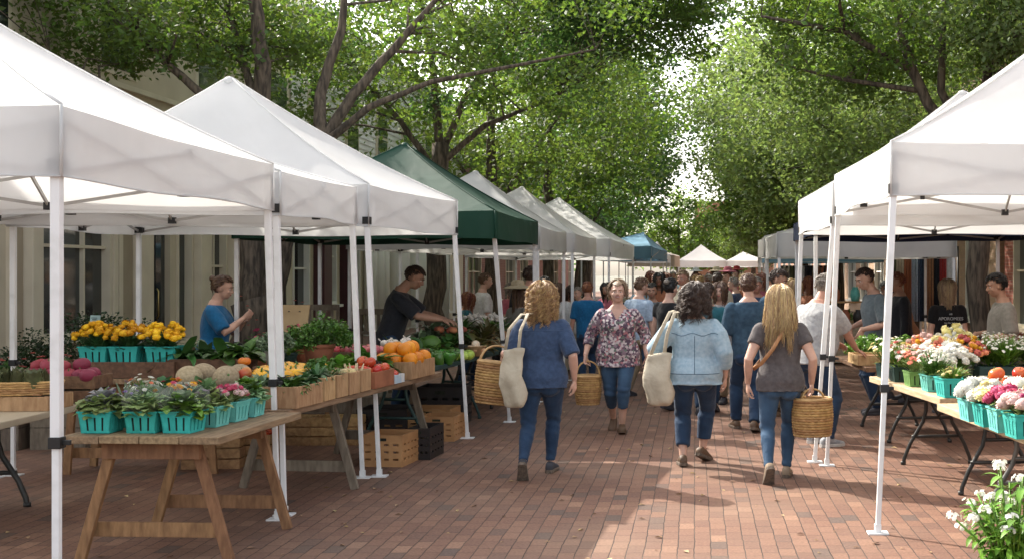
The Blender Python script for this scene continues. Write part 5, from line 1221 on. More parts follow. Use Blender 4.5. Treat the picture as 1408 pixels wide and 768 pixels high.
# ---------------------------------------------------------------- the crowd: five builds, then copies with clothes of their own
POSES = [
    dict(sex='f', H=1.62, bw=1.05, hair='bob', hair_kw=dict(length=0.25, curl=0.005, n=120, lr=0.011, seed=41), sleeve=0.8, leglen=0.95),
    dict(sex='m', H=1.74, bw=1.0, hair='short', hair_kw=dict(n=140, lr=0.008, seed=43), sleeve=0.85, leglen=0.98),
    dict(sex='f', H=1.64, bw=0.95, hair='long', hair_kw=dict(length=0.4, curl=0.003, n=130, lr=0.011, seed=45), sleeve=1.6, leglen=0.95),
    dict(sex='m', H=1.76, bw=1.1, hair='short', hair_kw=dict(n=140, lr=0.009, seed=47, curl=0.006), sleeve=1.8, leglen=0.98, belly=0.6),
    dict(sex='f', H=1.60, bw=1.0, hair='pulled', hair_kw=dict(n=140, lr=0.008, seed=48, length=0.05), sleeve=0.45, leglen=0.6),
]
CROWD = []
for k, p in enumerate(POSES):
    a = (-1) ** k
    CROWD.append(dict(p, feet={'L': (-0.09, 0.14 * a, R(2), 0.1), 'R': (0.09, -0.16 * a, R(14), -0.1)}, head=(0.1 * a, -0.12)))
PROTO = {}
def crowd(k, px, ytop, d, face_deg, skin, top, bottom, hairm_, label):
    """k = build; px, ytop = where the crown of the head shows; d = metres away"""
    h = EYE - (ytop - CY) * d / F
    x = (px - CX) * d / F
    if k not in PROTO:
        c = CROWD[k]
        PROTO[k] = person(label, (x, d, 0), R(face_deg), skin=skin, top=top, bottom=bottom, shoe=s_dark, hairmat=hairm_, lq=0.013, cq=0.017, gname=('shirt', 'trousers'), dec=0.6, group='shoppers crowding the far part of the street', **c)
        o = PROTO[k]; s = h / (c['H'] * 1.01); o.scale = (s, s, s)
        return o
    c = CROWD[k]; s = h / (c['H'] * 1.01)
    o = dup(PROTO[k], (x, d, 0), R(face_deg), label, 'shoppers crowding the far part of the street', s)
    for nm, q in r_parts[o.name].items():
        b = nm.split('.')[0]
        mt = {'body': skin, 'shirt': top, 'trousers': bottom, 'hair': hairm_, 'eyebrow': hairm_}.get(b)
        if mt is not None: set_mat(q, mt)
    return o
FRONT = [
 (0, 640, 399, 18.0, -70, sk_tan, c_teal, d_dark, h_red, 'auburn haired shopper in teal top under the green canopy'),
 (1, 663, 372, 19.0, -60, sk_fair, c_white, c_black, h_brown, 'man in white waistcoat shirt standing under the grey canopy'),
 (3, 727, 363, 17.0, -20, sk_red, c_char, d_dark, h_dark, 'tall dark haired man in charcoal behind the curly blond woman'),
 (2, 768, 386, 19.0, 160, sk_fair, c_white, d_mid, h_brown, 'brown haired woman in white top right of the curly blond head'),
 (0, 784, 390, 21.0, -160, sk_tan, c_cream, c_khaki, h_dark, 'dark bobbed shopper in cream blouse behind the left stalls'),
 (1, 808, 384, 18.5, 10, sk_red, c_blue, d_dark, h_red, 'reddish haired man in deep blue shirt left of the smiling woman'),
 (4, 797, 392, 20.5, 140, sk_fair, c_white, c_cream, h_grey, 'grey haired woman all in white beside the man in deep blue'),
 (2, 836, 386, 21.5, 150, sk_tan, c_pink, d_mid, h_black, 'black haired woman in pink top behind the smiling woman'),
 (1, 878, 378, 16.6, -40, sk_fair, c_sky, c_khaki, h_brown, 'man in pale blue shirt just right of the smiling woman'),
 (4, 897, 386, 18.5, 172, sk_tan, c_slate, d_mid, h_black, 'black haired woman in slate blue top next to the pale blue shirt'),
 (4, 919, 379, 15.0, -35, sk_fair, c_black, c_black, h_black, 'woman in black sleeveless top and black trousers left of the pale denim shirt'),
 (2, 907, 372, 22.0, 170, sk_brown, c_rust, d_dark, h_black, 'long haired woman in rust top coming up the street'),
 (1, 972, 384, 14.5, -5, sk_tan, c_teal, d_dark, h_dark, 'man in teal tee hidden behind the dark curly head'),
 (0, 992, 384, 15.8, 158, sk_fair, c_lgrey, c_khaki, h_brown, 'brown bobbed woman in light grey top left of the man in dark denim'),
 (3, 1040, 378, 18.0, 175, sk_red, c_navy, d_mid, h_grey, 'grey haired man in navy walking towards us'),
 (2, 1088, 380, 17.0, -80, sk_fair, c_cream, d_mid, h_blond, 'blond woman in cream top under the grey canopy on the right'),
 (0, 1110, 378, 20.0, -70, sk_tan, c_rust, d_dark, h_red, 'auburn woman in rust top looking at the hanging goods on the right'),
 (3, 1238, 371, 15.9, 95, sk_tan, c_char, d_mid, h_red, 'auburn haired man in charcoal top behind the man in slate tee'),
 (3, 745, 378, 22.0, -90, sk_brown, c_olive, d_dark, h_black, 'dark skinned man in olive shirt beyond the grey canopy'),
 (0, 700, 386, 21.0, -110, sk_fair, c_pink, d_dark, h_grey, 'grey bobbed woman in pink under the off white canopy'),
]
for a in FRONT: crowd(*a)
cols = [('red', c_red), ('white', c_white), ('navy', c_navy), ('light grey', c_lgrey), ('cream', c_cream), ('floral', c_floral), ('pink', c_pink), ('pale blue', c_sky), ('pale denim', d_light), ('rust', c_rust)]
hairs = [('dark', h_dark), ('grey', h_grey), ('blond', h_blond), ('auburn', h_red), ('ash', h_ash), ('curly blond', h_curlb)]
wh = ['deep in the crowd', 'far down the street', 'near the far white canopies']
rc = random.Random(12); used = set(); n_far = 0
slots = []
for d0, cnt in ((22, 7), (26, 8), (31, 8), (38, 9), (47, 9), (58, 8)):
    for j in range(cnt):
        slots.append((d0 + rc.uniform(-1.6, 1.6), -1.2 + 3.0 * (j + rc.uniform(0.15, 0.85)) / cnt * (1.0 if d0 < 40 else 0.95)))
for d, x in slots:
    k = rc.randrange(5); zz = 0 if d < 29 else (1 if d < 45 else 2)
    while True:
        ci, hi = rc.randrange(len(cols)), rc.randrange(len(hairs))
        if (ci, hi, zz) not in used: used.add((ci, hi, zz)); break
    px = CX + x * F / d; yt = CY - (rc.uniform(-0.09, 0.10) * F / d)
    word = ('woman', 'man', 'woman', 'man', 'woman')[k]
    crowd(k, px, yt, d, rc.choice((0, 25, -30, 178, 150, -150, 170, 75, -80)), rc.choice((sk_fair, sk_tan, sk_red, sk_brown)), cols[ci][1], rc.choice((d_dark, d_mid, c_khaki, c_black)), hairs[hi][1],
          '%s haired %s in %s top %s' % (hairs[hi][0], word, cols[ci][0], wh[zz]))
# sun hats worn in the crowd
def sun_hat(px, ytop, d, mat, label):
    t = thing('sun_hat', label, 'hat', (at(px, ytop, d).x, d, at(px, ytop, d).z - 0.10))
    m = MB(); m.lathe([(0.0, 0.10), (0.05, 0.097), (0.085, 0.075), (0.095, 0.02)], 18, cap=False); m.build('crown', mat, t)
    m = MB(); m.lathe([(0.094, 0.022), (0.15, 0.008), (0.2, -0.012), (0.2, -0.018), (0.09, 0.012)], 22, cap=False); m.build('brim', mat, t)
m_straw = M('pale_straw', (0.52, 0.44, 0.31), (0.42, 0.34, 0.22), rough=0.8, scale=30, bump=.4, bscale=80)
for px_, y_, d_, mt_, lb_ in ((1001, 366, 26.0, c_pink, 'pink sun hat standing out in the far crowd'), (1013, 365, 33.0, c_red, 'red sun hat in the far crowd before the white canopies'), (985, 366, 30.0, m_straw, 'pale straw hat in the far crowd, left of the pink hat'), (957, 367, 34.0, c_white, 'white sun hat in the far crowd above the dark curly head')):
    crowd(rc.randrange(5), px_, y_ + 4, d_, rc.choice((170, 0, 150)), sk_fair, rc.choice((c_white, c_sky, c_cream, c_pink)), d_mid, h_brown, 'shopper wearing the ' + lb_.replace('standing out ', ''))
    sun_hat(px_, y_, d_, mt_, lb_)
sun_hat(712, 384, 16.4, m_straw, 'wide pale straw hat under the grey canopy beside the curly blond head')
crowd(2, 712, 391, 16.4, -40, sk_red, c_stone, d_mid, h_brown, 'person in stone grey top under a wide pale straw hat')
# ================================================================== tables
def woodm(name, a, b_, sc=5, st=(9, 1, 9), bump=0.35, rough=0.75, rand=0.12):
    return M(name, a, b_, rough=rough, scale=sc, stretch=st, bump=bump, bscale=14, detail=8, lo=0.32, hi=0.68, rand=rand, island=0.16)
w_old = woodm('weathered_plank', (0.30, 0.20, 0.115), (0.145, 0.092, 0.052)); w_leg = woodm('trestle_timber', (0.31, 0.17, 0.075), (0.17, 0.088, 0.038), st=(6, 6, 1.5)); w_grey = woodm('grey_timber', (0.21, 0.17, 0.125), (0.115, 0.09, 0.065), st=(6, 6, 1.5))
w_pale = woodm('pale_plank', (0.52, 0.40, 0.25), (0.36, 0.26, 0.15)); w_crate = woodm('crate_wood', (0.42, 0.255, 0.115), (0.24, 0.135, 0.058), st=(5, 5, 5)); w_box = woodm('box_veneer', (0.50, 0.33, 0.165), (0.33, 0.20, 0.09), st=(7, 7, 2)); w_dark = woodm('dark_crate_wood', (0.20, 0.115, 0.06), (0.10, 0.056, 0.03), st=(5, 5, 5))
m_dgreen = M('dark_green_paint', (0.016, 0.05, 0.045), (0.012, 0.036, 0.033), rough=0.55, scale=5, bump=.1); m_steel = M('dark_tube_steel', (0.05, 0.048, 0.045), (0.03, 0.029, 0.027), rough=0.4, metal=0.5, scale=6); m_greysteel = M('grey_tube_steel', (0.16, 0.16, 0.15), (0.10, 0.10, 0.095), rough=0.4, metal=0.4, scale=6); m_lam = M('cream_table_laminate', (0.42, 0.36, 0.265), (0.36, 0.30, 0.215), rough=0.55, scale=3)
rw = random.Random(99)
def plank_table(label, loc, rz, w, l, h, trestles, mat=None, n=5, legmat=None, splay=0.19, apron=True, brace=True, overhang=0.0):
    t = thing('plank_table', label, 'table', loc, rz); mat = mat or w_old; legmat = legmat or w_leg
    m = MB(); pw = w / n
    for i in range(n):
        dl = rw.uniform(-0.035, 0.03); dz = rw.uniform(-0.002, 0.002)
        m.box((-w / 2 + pw * (i + .5), dl / 2, h - 0.021 + dz), (pw - 0.004, l + dl, 0.042), Matrix.Rotation(rw.uniform(-.004, .004), 3, 'Z'))
    m.build('tabletop', mat, t, bevel=0.004)
    for y in trestles:
        q = MB(); q.box((0, y, h - 0.095), (w * 0.62, 0.045, 0.10)); tr = q.build('trestle', legmat, t, bevel=0.003)
        for s in (-1, 1):
            g_ = MB(); g_.beam((s * w * 0.26, y + 0.035, h - 0.05), (s * (w * 0.26 + splay), y + 0.035 + 0.02 * s, 0.0), 0.06, 0.036, up=(0, 1, 0)); g_.build('leg', legmat, tr, bevel=0.003)
            g_ = MB(); g_.beam((s * w * 0.24, y - 0.03, h - 0.05), (s * (w * 0.24 + splay * .8), y - 0.2, 0.0), 0.05, 0.034, up=(0, 1, 0)); g_.build('leg', legmat, tr, bevel=0.003) if not brace else None
        if brace:
            g_ = MB(); k = w * 0.26 + splay * 0.78; g_.box((0, y + 0.075, 0.17), (2 * k, 0.026, 0.085)); g_.build('stretcher', legmat, tr, bevel=0.003)
    return t
def folding_table(label, loc, rz, w, l, h, top, ends, legm=None, thick=0.045, pr=0.017, n=3):
    """top on bent steel tube legs: a wishbone pair at each end"""
    t = thing('folding_table', label, 'table', loc, rz); legm = legm or m_steel
    m = MB()
    for i in range(n):
        pw = w / n; m.box((-w / 2 + pw * (i + .5), rw.uniform(-.01, .01), h - thick / 2 + rw.uniform(-.0015, .0015)), (pw - 0.003, l, thick))
    m.build('tabletop', top, t, bevel=0.006)
    for y, sg in ends:
        q = MB()
        for s in (-1, 1):
            pts = [(s * 0.10, y, h - thick), (s * 0.105, y, h - 0.28), (s * 0.13, y + 0.01 * sg, h - 0.38), (s * 0.24, y + 0.02 * sg, 0.18), (s * 0.29, y + 0.02 * sg, 0.06), (s * 0.30, y + 0.02 * sg, 0.004)]
            fine = []
            for a, b_ in zip(pts[:-1], pts[1:]): fine += [a, tuple((x + z) / 2 for x, z in zip(a, b_))]
            fine.append(pts[-1])
            g_ = MB(); g_.tube(fine, pr, 8); g_.tube([(s * 0.30, y + 0.02 * sg, 0.0), (s * 0.30, y + 0.02 * sg, 0.03)], pr * 1.35, 8); g_.build('leg', legm, t)
        q.tube([(-0.225, y + 0.02 * sg, 0.24), (0.225, y + 0.02 * sg, 0.24)], pr * .85, 8); q.tube([(-0.12, y, h - 0.34), (0.12, y, h - 0.34)], pr * .85, 8)
        q.tube([(0, y, h - 0.34), (0, y - sg * 0.22, h - 0.2), (0, y - sg * 0.42, h - thick)], pr * .75, 8); q.build('brace', legm, t)
    return t
T1 = plank_table('front weathered plank table carrying the teal baskets of lettuce and flowers', (-3.08, 7.53, 0), R(-3), 0.92, 1.22, 0.735, (-0.46, 0.42), n=4)
T2C, T2R = V((-2.99, 9.86, 0)), R(-6.4)
plank_table('long weathered plank table carrying squash, tomatoes and oranges', T2C, T2R, 0.96, 3.22, 0.74, (-0.42, 1.38), n=5, legmat=w_grey)
T3 = folding_table('dark green table carrying cabbages and green peppers past the oranges', (-2.83, 13.05, 0), R(-5), 0.95, 2.5, 0.76, m_dgreen, ((-1.0, -1), (1.0, 1)), m_dgreen)
folding_table('dark table with wooden produce crates under the grey canopy', (-2.72, 16.1, 0), R(-3), 1.1, 2.6, 0.76, m_dgreen, ((-1.0, -1), (1.0, 1)), m_steel)
folding_table('cream laminate folding table at the left edge holding artichokes and red potatoes', (-5.0, 8.1, 0), R(2), 1.5, 1.75, 0.74, m_lam, ((-0.62, -1), (0.62, 1)), m_steel, n=1, pr=0.02)
plank_table('back plank shelf carrying the yellow chrysanthemum baskets', (-4.55, 10.32, 0), 0, 2.1, 0.72, 0.80, (-0.2, 0.25), n=4, mat=w_old, splay=0.05)
plank_table('back plank table carrying herbs behind the squash', (-3.95, 11.6, 0), R(-4), 0.7, 2.0, 0.78, (-0.7, 0.7), n=3, mat=w_old, splay=0.1)
RAC, RAR = V((2.19, 9.97, 0)), R(7)
folding_table('pale plank folding table crowded with bouquets on the right', RAC, RAR, 1.08, 1.95, 0.745, w_pale, ((-0.72, -1), (0.72, 1)), m_steel, thick=0.05)
RBC, RBR = V((2.33, 7.62, 0)), R(5)
folding_table('nearest pale plank folding table on the right with a row of flower baskets', RBC, RBR, 1.12, 2.05, 0.745, w_pale, ((-0.78, -1), (0.70, 1)), m_greysteel, thick=0.05)
RCC = V((2.15, 12.7, 0))
folding_table('far folding table on the right with herbs and a wooden tray', RCC, R(4), 1.15, 1.7, 0.75, w_dark, ((-0.62, -1), (0.62, 1)), m_steel)

# ================================================================== containers
m_teal = M('teal_moulded_pulp', (0.035, 0.40, 0.355), (0.022, 0.31, 0.275), rough=0.75, scale=14, bump=0.3, bscale=120, rand=0.12); m_teal_p = M('pale_teal_pulp', (0.16, 0.52, 0.47), (0.10, 0.42, 0.38), rough=0.75, scale=14, bump=.3, bscale=120, rand=0.1)
m_soil_shade = M('dark_filling', (0.025, 0.03, 0.018), (0.012, 0.012, 0.009), rough=0.95, scale=30)  # soil in pots and planters; painted shade inside baskets, crates, hand holes
def pulp_basket_mb(w=0.19, h=0.125, taper=0.86, slots=3):
    m = MB(); b = w * taper
    def ringband(z0, z1, off=0.0, th=0.006):
        for s in range(4):
            rot = Matrix.Rotation(s * PI / 2, 3, 'Z'); k0 = (b + (w - b) * z0 / h) / 2 + off; k1 = (b + (w - b) * z1 / h) / 2 + off
            vs = [rot @ V(p) for p in ((-k0, -k0, z0), (k0, -k0, z0), (k1, -k1, z1), (-k1, -k1, z1), (-k0 + th, -k0 + th, z0), (k0 - th, -k0 + th, z0), (k1 - th, -k1 + th, z1), (-k1 + th, -k1 + th, z1))]
            m.add(vs, [(0, 1, 2, 3), (5, 4, 7, 6), (3, 2, 6, 7), (1, 0, 4, 5)])
    ringband(0.0, 0.014); ringband(h * 0.72, h * 0.93); ringband(h * 0.93, h, 0.005, 0.011)
    ns = slots + 1
    for s in range(4):
        rot = Matrix.Rotation(s * PI / 2, 3, 'Z'); z0, z1 = 0.014, h * 0.72
        for i in range(ns):
            a0, a1 = -1 + 2 * (i + 0.14) / ns, -1 + 2 * (i + 0.86) / ns
            if i == 0: a0 = -1
            if i == ns - 1: a1 = 1
            k0 = (b + (w - b) * z0 / h) / 2; k1 = (b + (w - b) * z1 / h) / 2
            vs = [rot @ V(p) for p in ((a0 * k0, -k0, z0), (a1 * k0, -k0, z0), (a1 * k1, -k1, z1), (a0 * k1, -k1, z1), (a0 * k0, -k0 + .006, z0), (a1 * k0, -k0 + .006, z0), (a1 * k1, -k1 + .006, z1), (a0 * k1, -k1 + .006, z1))]
            m.add(vs, [(0, 1, 2, 3), (5, 4, 7, 6), (0, 3, 7, 4), (2, 1, 5, 6)])
    m.box((0, 0, 0.004), (b - .004, b - .004, 0.006))
    return m
BASK = {}
def pulp_basket(label, loc, rz=0, mat=None, s=1.0, group=None):
    if not BASK:
        o = pulp_basket_mb().build('pulp_basket', m_teal); BASK['o'] = o
        f = MB(); f.box((0, 0, 0.055), (0.158, 0.158, 0.09)); f.build('filling', m_soil_shade, o)  # dark block paints the shaded interior behind the slots
        r = o
        r.location = loc; r.rotation_euler = (0, 0, rz); r.scale = (s,) * 3
        tag(r, label, 'basket', group)
    else:
        r = dup(BASK['o'], loc, rz, label, None, s)
        if 'group' in r and not group: del r['group']
        if group: r['group'] = group
    if mat is not None: set_mat(r, mat)
    return r
def wood_box_mb(w, l, h, slats=2, th=0.012, gap=0.012, post=0.022, inner=True):
    m = MB(); sh = (h - gap * (slats - 1)) / slats
    for i in range(slats):
        z = sh / 2 + i * (sh + gap)
        for s in (-1, 1):
            m.box((0, s * (l / 2 - th / 2), z), (w, th, sh)); m.box((s * (w / 2 - th / 2), 0, z), (th, l - 2 * th, sh))
    for sx in (-1, 1):
        for sy in (-1, 1): m.box((sx * (w / 2 - th - post / 2), sy * (l / 2 - th - post / 2), h / 2 + 0.002), (post, post, h - 0.002))
    m.box((0, 0, 0.006), (w - 2 * th - .002, l - 2 * th - .002, 0.01))
    return m
def wood_box(name, label, cat, loc, rz, w, l, h, mat, slats=2, gap=0.012, group=None, filling=None):
    o = wood_box_mb(w, l, h, slats, gap=gap).build(name, mat, None, loc, rz, bevel=0.0025); tag(o, label, cat, group)
    if filling:
        f = MB(); f.box((0, 0, h * 0.42), (w - 0.03, l - 0.03, h * 0.7)); f.build('filling', filling, o)
    return o
def t2(y, off):
    """point on the long plank table: y along the street, off = metres in from its aisle edge"""
    ex = -2.66 + 0.112 * (y - 8.25)
    return V((ex - off, y, 0.742))

# ================================================================== greens, fruit and flowers
def vegm(name, a, b_=None, rough=0.4, island=0.2, trans=0.15, rand=0.15, scale=9): return M(name, a, b_ or tuple(c * .7 for c in a), rough=rough, scale=scale, island=island, trans=trans, rand=rand, spec=0.4, bump=.15, bscale=40)
v_let = vegm('lettuce_green', (0.36, 0.46, 0.19), (0.22, 0.33, 0.10), trans=.35); v_kale = vegm('kale_green', (0.07, 0.155, 0.055), (0.04, 0.10, 0.035)); v_herb = vegm('herb_green', (0.095, 0.21, 0.035), (0.055, 0.135, 0.022)); v_dk = vegm('chard_green', (0.06, 0.15, 0.035), (0.035, 0.10, 0.022)); v_red = vegm('purple_leaf', (0.18, 0.10, 0.17), (0.09, 0.10, 0.06)); v_cab = vegm('cabbage_green', (0.26, 0.40, 0.20), (0.15, 0.27, 0.11)); v_sage = vegm('grey_green_leaf', (0.21, 0.28, 0.17), (0.12, 0.18, 0.10)); v_stem = vegm('stem_green', (0.10, 0.20, 0.05)); v_bright = vegm('bright_green_leaf', (0.16, 0.30, 0.035), (0.08, 0.19, 0.02))
f_yel = vegm('yellow_petal', (0.78, 0.46, 0.015), (0.68, 0.33, 0.01), rough=.6); f_white = vegm('white_petal', (0.88, 0.87, 0.82), (0.82, 0.82, 0.74), rough=.6, trans=.38, rand=.03, island=.06); f_pink = vegm('pink_petal', (0.62, 0.10, 0.19), (0.45, 0.05, 0.12), rough=.6); f_coral = vegm('coral_petal', (0.76, 0.30, 0.17), (0.66, 0.20, 0.11), rough=.6); f_purp = vegm('violet_petal', (0.28, 0.20, 0.42), (0.20, 0.13, 0.32), rough=.6); f_cream = vegm('cream_petal', (0.74, 0.66, 0.32), (0.62, 0.55, 0.2), rough=.6); f_blush = vegm('blush_petal', (0.72, 0.50, 0.46), rough=.6); f_red = vegm('crimson_petal', (0.62, 0.16, 0.12), rough=.6)
def shape_leafy(mb, rnd, r, h, n, L, w, droop=0.8, m=0, upright=0.55, z0=0.0, fold=.25, seg=3):
    for i in range(n):
        a = rnd.uniform(0, 2 * PI); q = math.sqrt(rnd.random()); p = V((q * r * .55 * math.cos(a), q * r * .55 * math.sin(a), z0 + rnd.uniform(0, h * .45)))
        up = upright + (1 - q) * 1.1
        d = V((math.cos(a) * (0.25 + q), math.sin(a) * (0.25 + q), up * rnd.uniform(.6, 1.3)))
        mb.leaf(p, d, L * rnd.uniform(.7, 1.25), w * rnd.uniform(.7, 1.25), droop * rnd.uniform(.5, 1.3), m, seg, fold)
def plant(name, label, cat, loc, parts, group=None, rz=0):
    """parts = [(part name, MB, material)]; one part alone becomes the thing itself"""
    if len(parts) == 1:
        o = parts[0][1].build(name, parts[0][2], None, loc, rz); return tag(o, label, cat, group)
    t = thing(name, label, cat, loc, rz, group)
    for nm, mb, mt in parts: mb.build(nm, mt, t)
    return t
def herb_bush(label, loc, r, h, mat, seed, n=46, per=34, leaf=.034, cat='plant', name='herb_plant'):
    rnd = random.Random(seed); t = thing(name, label, cat, loc); C_ = []; s = MB()
    for i in range(n):
        a = rnd.uniform(0, 6.283); q = math.sqrt(rnd.random()); zz = h * rnd.uniform(.12, 1.0 - .45 * q * q); p = V((q * r * math.cos(a), q * r * math.sin(a), zz)); C_.append(p)
        if i % 2 == 0: s.tube([(p.x * .2, p.y * .2, 0), (p.x * .6, p.y * .6, zz * .6), p], .0028, 4)
    leaf_mesh('foliage', C_, [r * .24] * n, per, leaf, mat, t, .9); s.build('stem', v_stem, t); return t
def ruffle(m, k, f):
    m.v = [(x + k * math.sin(y * f + z * f * .7), y + k * math.sin(z * f + x * f * .8), z + k * math.sin(x * f * 1.1 + y * f)) for x, y, z in m.v]
def lettuce(label, loc, mat, seed, r=0.12, h=0.13, tip=None, wrap=False, n=130):
    rnd = random.Random(seed); m = MB()
    for i in range(n):
        a = rnd.uniform(0, 6.283); q = math.sqrt(rnd.random()); zz = h * rnd.uniform(.0, .62) * (1.15 - .5 * q)
        m.leaf((q * r * .72 * math.cos(a), q * r * .72 * math.sin(a), zz), (math.cos(a) * (.15 + q), math.sin(a) * (.15 + q), 1.15 - .55 * q), rnd.uniform(.05, .085), rnd.uniform(.05, .085), rnd.uniform(.2, 1.3), 0, 3, rnd.uniform(-.3, .5))
    ruffle(m, .006, 70)
    parts = [('leaves', m, mat)]
    if tip is not None:
        q = MB(); shape_leafy(q, rnd, r * .85, h * .9, 70, .05, 0.05, 0.9, z0=h * .3, fold=.4, upright=.9); ruffle(q, .006, 80); parts.append(('leaf_tips', q, tip))
    if wrap:
        q = MB(); q.ball((0, 0, h * .58), (r * 1.05, r * 1.02, h * .72), 22, 14, jit=0.06); parts.append(('plastic_wrap', q, m_wrap))
    return plant('lettuce_bunch', label, 'vegetable', loc, parts)
def wrapm():
    m, nt = _new('clear_plastic_wrap'); L = nt.links.new
    out = N(nt, 'ShaderNodeOutputMaterial'); t = N(nt, 'ShaderNodeBsdfTransparent'); g = N(nt, 'ShaderNodeBsdfPrincipled'); g.inputs['Base Color'].default_value = (0.75, 0.78, 0.74, 1); g.inputs['Roughness'].default_value = 0.12
    fr = N(nt, 'ShaderNodeLayerWeight'); fr.inputs['Blend'].default_value = 0.3; mr = N(nt, 'ShaderNodeMapRange'); mr.inputs['To Min'].default_value = 0.0; mr.inputs['To Max'].default_value = 0.16; L(fr.outputs['Facing'], mr.inputs['Value'])
    mx = N(nt, 'ShaderNodeMixShader'); L(mr.outputs['Result'], mx.inputs['Fac']); L(t.outputs[0], mx.inputs[1]); L(g.outputs[0], mx.inputs[2]); L(mx.outputs[0], out.inputs['Surface'])
    return m
m_wrap = wrapm()
def bouquet(name, label, cat, loc, seed, r, h, greens, blooms, nleaf=60, leafL=0.09, leafw=0.022, stems=True, bloom_r=0.022, nb=40, style='dome', group=None, droop=.6, npet=9, spread=1.0):
    """foliage plus flower heads; blooms = [(part name, material, share)]"""
    rnd = random.Random(seed); fo = MB(); shape_leafy(fo, rnd, r, h, nleaf, leafL, leafw, droop, upright=.8, fold=.2)
    bl = [MB() for _ in blooms]
    for i in range(nb):
        a = rnd.uniform(0, 2 * PI); q = math.sqrt(rnd.random()) * spread
        z = h * (1 - 0.45 * q * q) * rnd.uniform(.86, 1.1)
        p = V((q * r * math.cos(a), q * r * math.sin(a), z)); ax = V((q * math.cos(a) * .8, q * math.sin(a) * .8, 1))
        s = rnd.random(); k = 0
        for k, b_ in enumerate(blooms):
            s -= b_[2]
            if s <= 0: break
        rr = bloom_r * rnd.uniform(.75, 1.25) * (blooms[k][3] if len(blooms[k]) > 3 else 1)
        if style == 'puff': bl[k].ball(p, (rr, rr, rr * .8), 7, 5, jit=.18); [bl[k].petals(p, rr * 1.15, (ax + V((rnd.uniform(-.9, .9), rnd.uniform(-.9, .9), 0))), npet, 0, 1, .6) for _ in range(3)]
        else: bl[k].petals(p, rr, ax, npet, 0, 3, .35)
        if stems: fo.tube([p * .3, p * .96], 0.003, 4)
    return plant(name, label, cat, loc, [('foliage', fo, greens)] + [(b_[0], mb, b_[1]) for b_, mb in zip(blooms, bl) if mb.v], group)

# ---- the front plank table: twelve teal baskets
TB = 'teal pulp baskets on the front plank table'
rows = [(7.13, (-3.415, -3.155, -2.945)), (7.40, (-3.42, -3.16, -2.905)), (7.66, (-3.41, -3.15, -2.885)), (7.92, (-3.40, -3.14, -2.87))]
names = [['purple tipped lettuce at the front left corner', 'plain green lettuce in the middle of the front row', 'bagged yellow green lettuce at the front right corner'],
         ['grey green herbs behind the purple tipped lettuce', 'magenta and yellow flowers in the second row', 'red tinged leaves along the right edge'],
         ['white blossoms on the left of the third row', 'orange marigolds in the third row', 'pink and white flowers along the right edge'],
         ['dark kale at the back left corner', 'pale cabbage leaves in the middle of the back row', 'bright cabbage at the back right corner']]
for j, (y, xs) in enumerate(rows):
    for i, x in enumerate(xs):
        rz_ = R(-3) + rw.uniform(-.05, .05)
        pulp_basket('teal pulp basket holding ' + names[j][i], (x, y, 0.738), rz_, m_teal if not (i == 2 and j) else m_teal_p, 1.0, TB)
z = 0.738 + 0.095
lettuce('purple tipped lettuce in the front left teal basket', (-3.415, 7.13, z), v_let, 1, 0.125, 0.17, vegm('lilac_leaf', (0.36, 0.31, 0.42), (0.25, 0.28, 0.24)))
lettuce('plain green lettuce in plastic in the middle front teal basket', (-3.155, 7.13, z), v_let, 2, 0.13, 0.135, v_cab, wrap=True)
lettuce('yellow green lettuce in a clear bag in the front right teal basket', (-2.945, 7.13, z), v_bright, 3, 0.14, 0.145, v_sage, wrap=True)
bouquet('herb_bunch', 'grey green herb bunch in a second row teal basket', 'herbs', (-3.42, 7.40, z), 4, .11, .16, v_sage, [('blossoms', f_purp, 1)], nb=12, bloom_r=.012)
bouquet('flower_bunch', 'magenta and yellow flower bunch in a second row teal basket', 'flowers', (-3.16, 7.40, z), 5, .12, .2, v_sage, [('pink_blossoms', f_pink, .3), ('yellow_blossoms', f_yel, .3), ('white_blossoms', f_white, .4)], nb=14, bloom_r=.022)
lettuce('red tinged leaf lettuce in a teal basket on the right table edge', (-2.905, 7.40, z), v_let, 6, 0.11, 0.13, v_red)
bouquet('flower_bunch', 'white blossom bunch in a third row teal basket', 'flowers', (-3.41, 7.66, z), 7, .11, .19, v_herb, [('white_blossoms', f_white, .8), ('coral_blossoms', f_coral, .2)], nb=22, bloom_r=.02)
bouquet('flower_bunch', 'orange marigold bunch in a third row teal basket', 'flowers', (-3.15, 7.66, z), 8, .11, .18, v_kale, [('orange_blossoms', f_coral, .6), ('yellow_blossoms', f_yel, .4)], nb=16, bloom_r=.022)
bouquet('flower_bunch', 'pink and white flower bunch in a teal basket on the right table edge', 'flowers', (-2.885, 7.66, z), 9, .105, .13, v_let, [('white_blossoms', f_blush, .6), ('pink_blossoms', f_pink, .4)], nb=34, bloom_r=.02, style='puff')
lettuce('dark kale in the back left teal basket', (-3.40, 7.92, z), v_kale, 10, 0.12, 0.17)
lettuce('pale cabbage leaves in the middle back teal basket', (-3.14, 7.92, z), v_cab, 11, 0.12, 0.16)
lettuce('bright green cabbage in the back right teal basket', (-2.87, 7.92, z), v_cab, 12, 0.115, 0.17, v_bright)
p = MB(); p.box((0, 0, 0.003), (0.30, 0.22, 0.005), Matrix.Rotation(.03, 3, 'X')); o = p.build('paper_sheet', M('white_paper', (0.6, 0.58, 0.54), rough=.8), None, (-3.38, 7.86 - .02, 0.739), .2); tag(o, 'white paper sheet lying on the front plank table', 'paper')

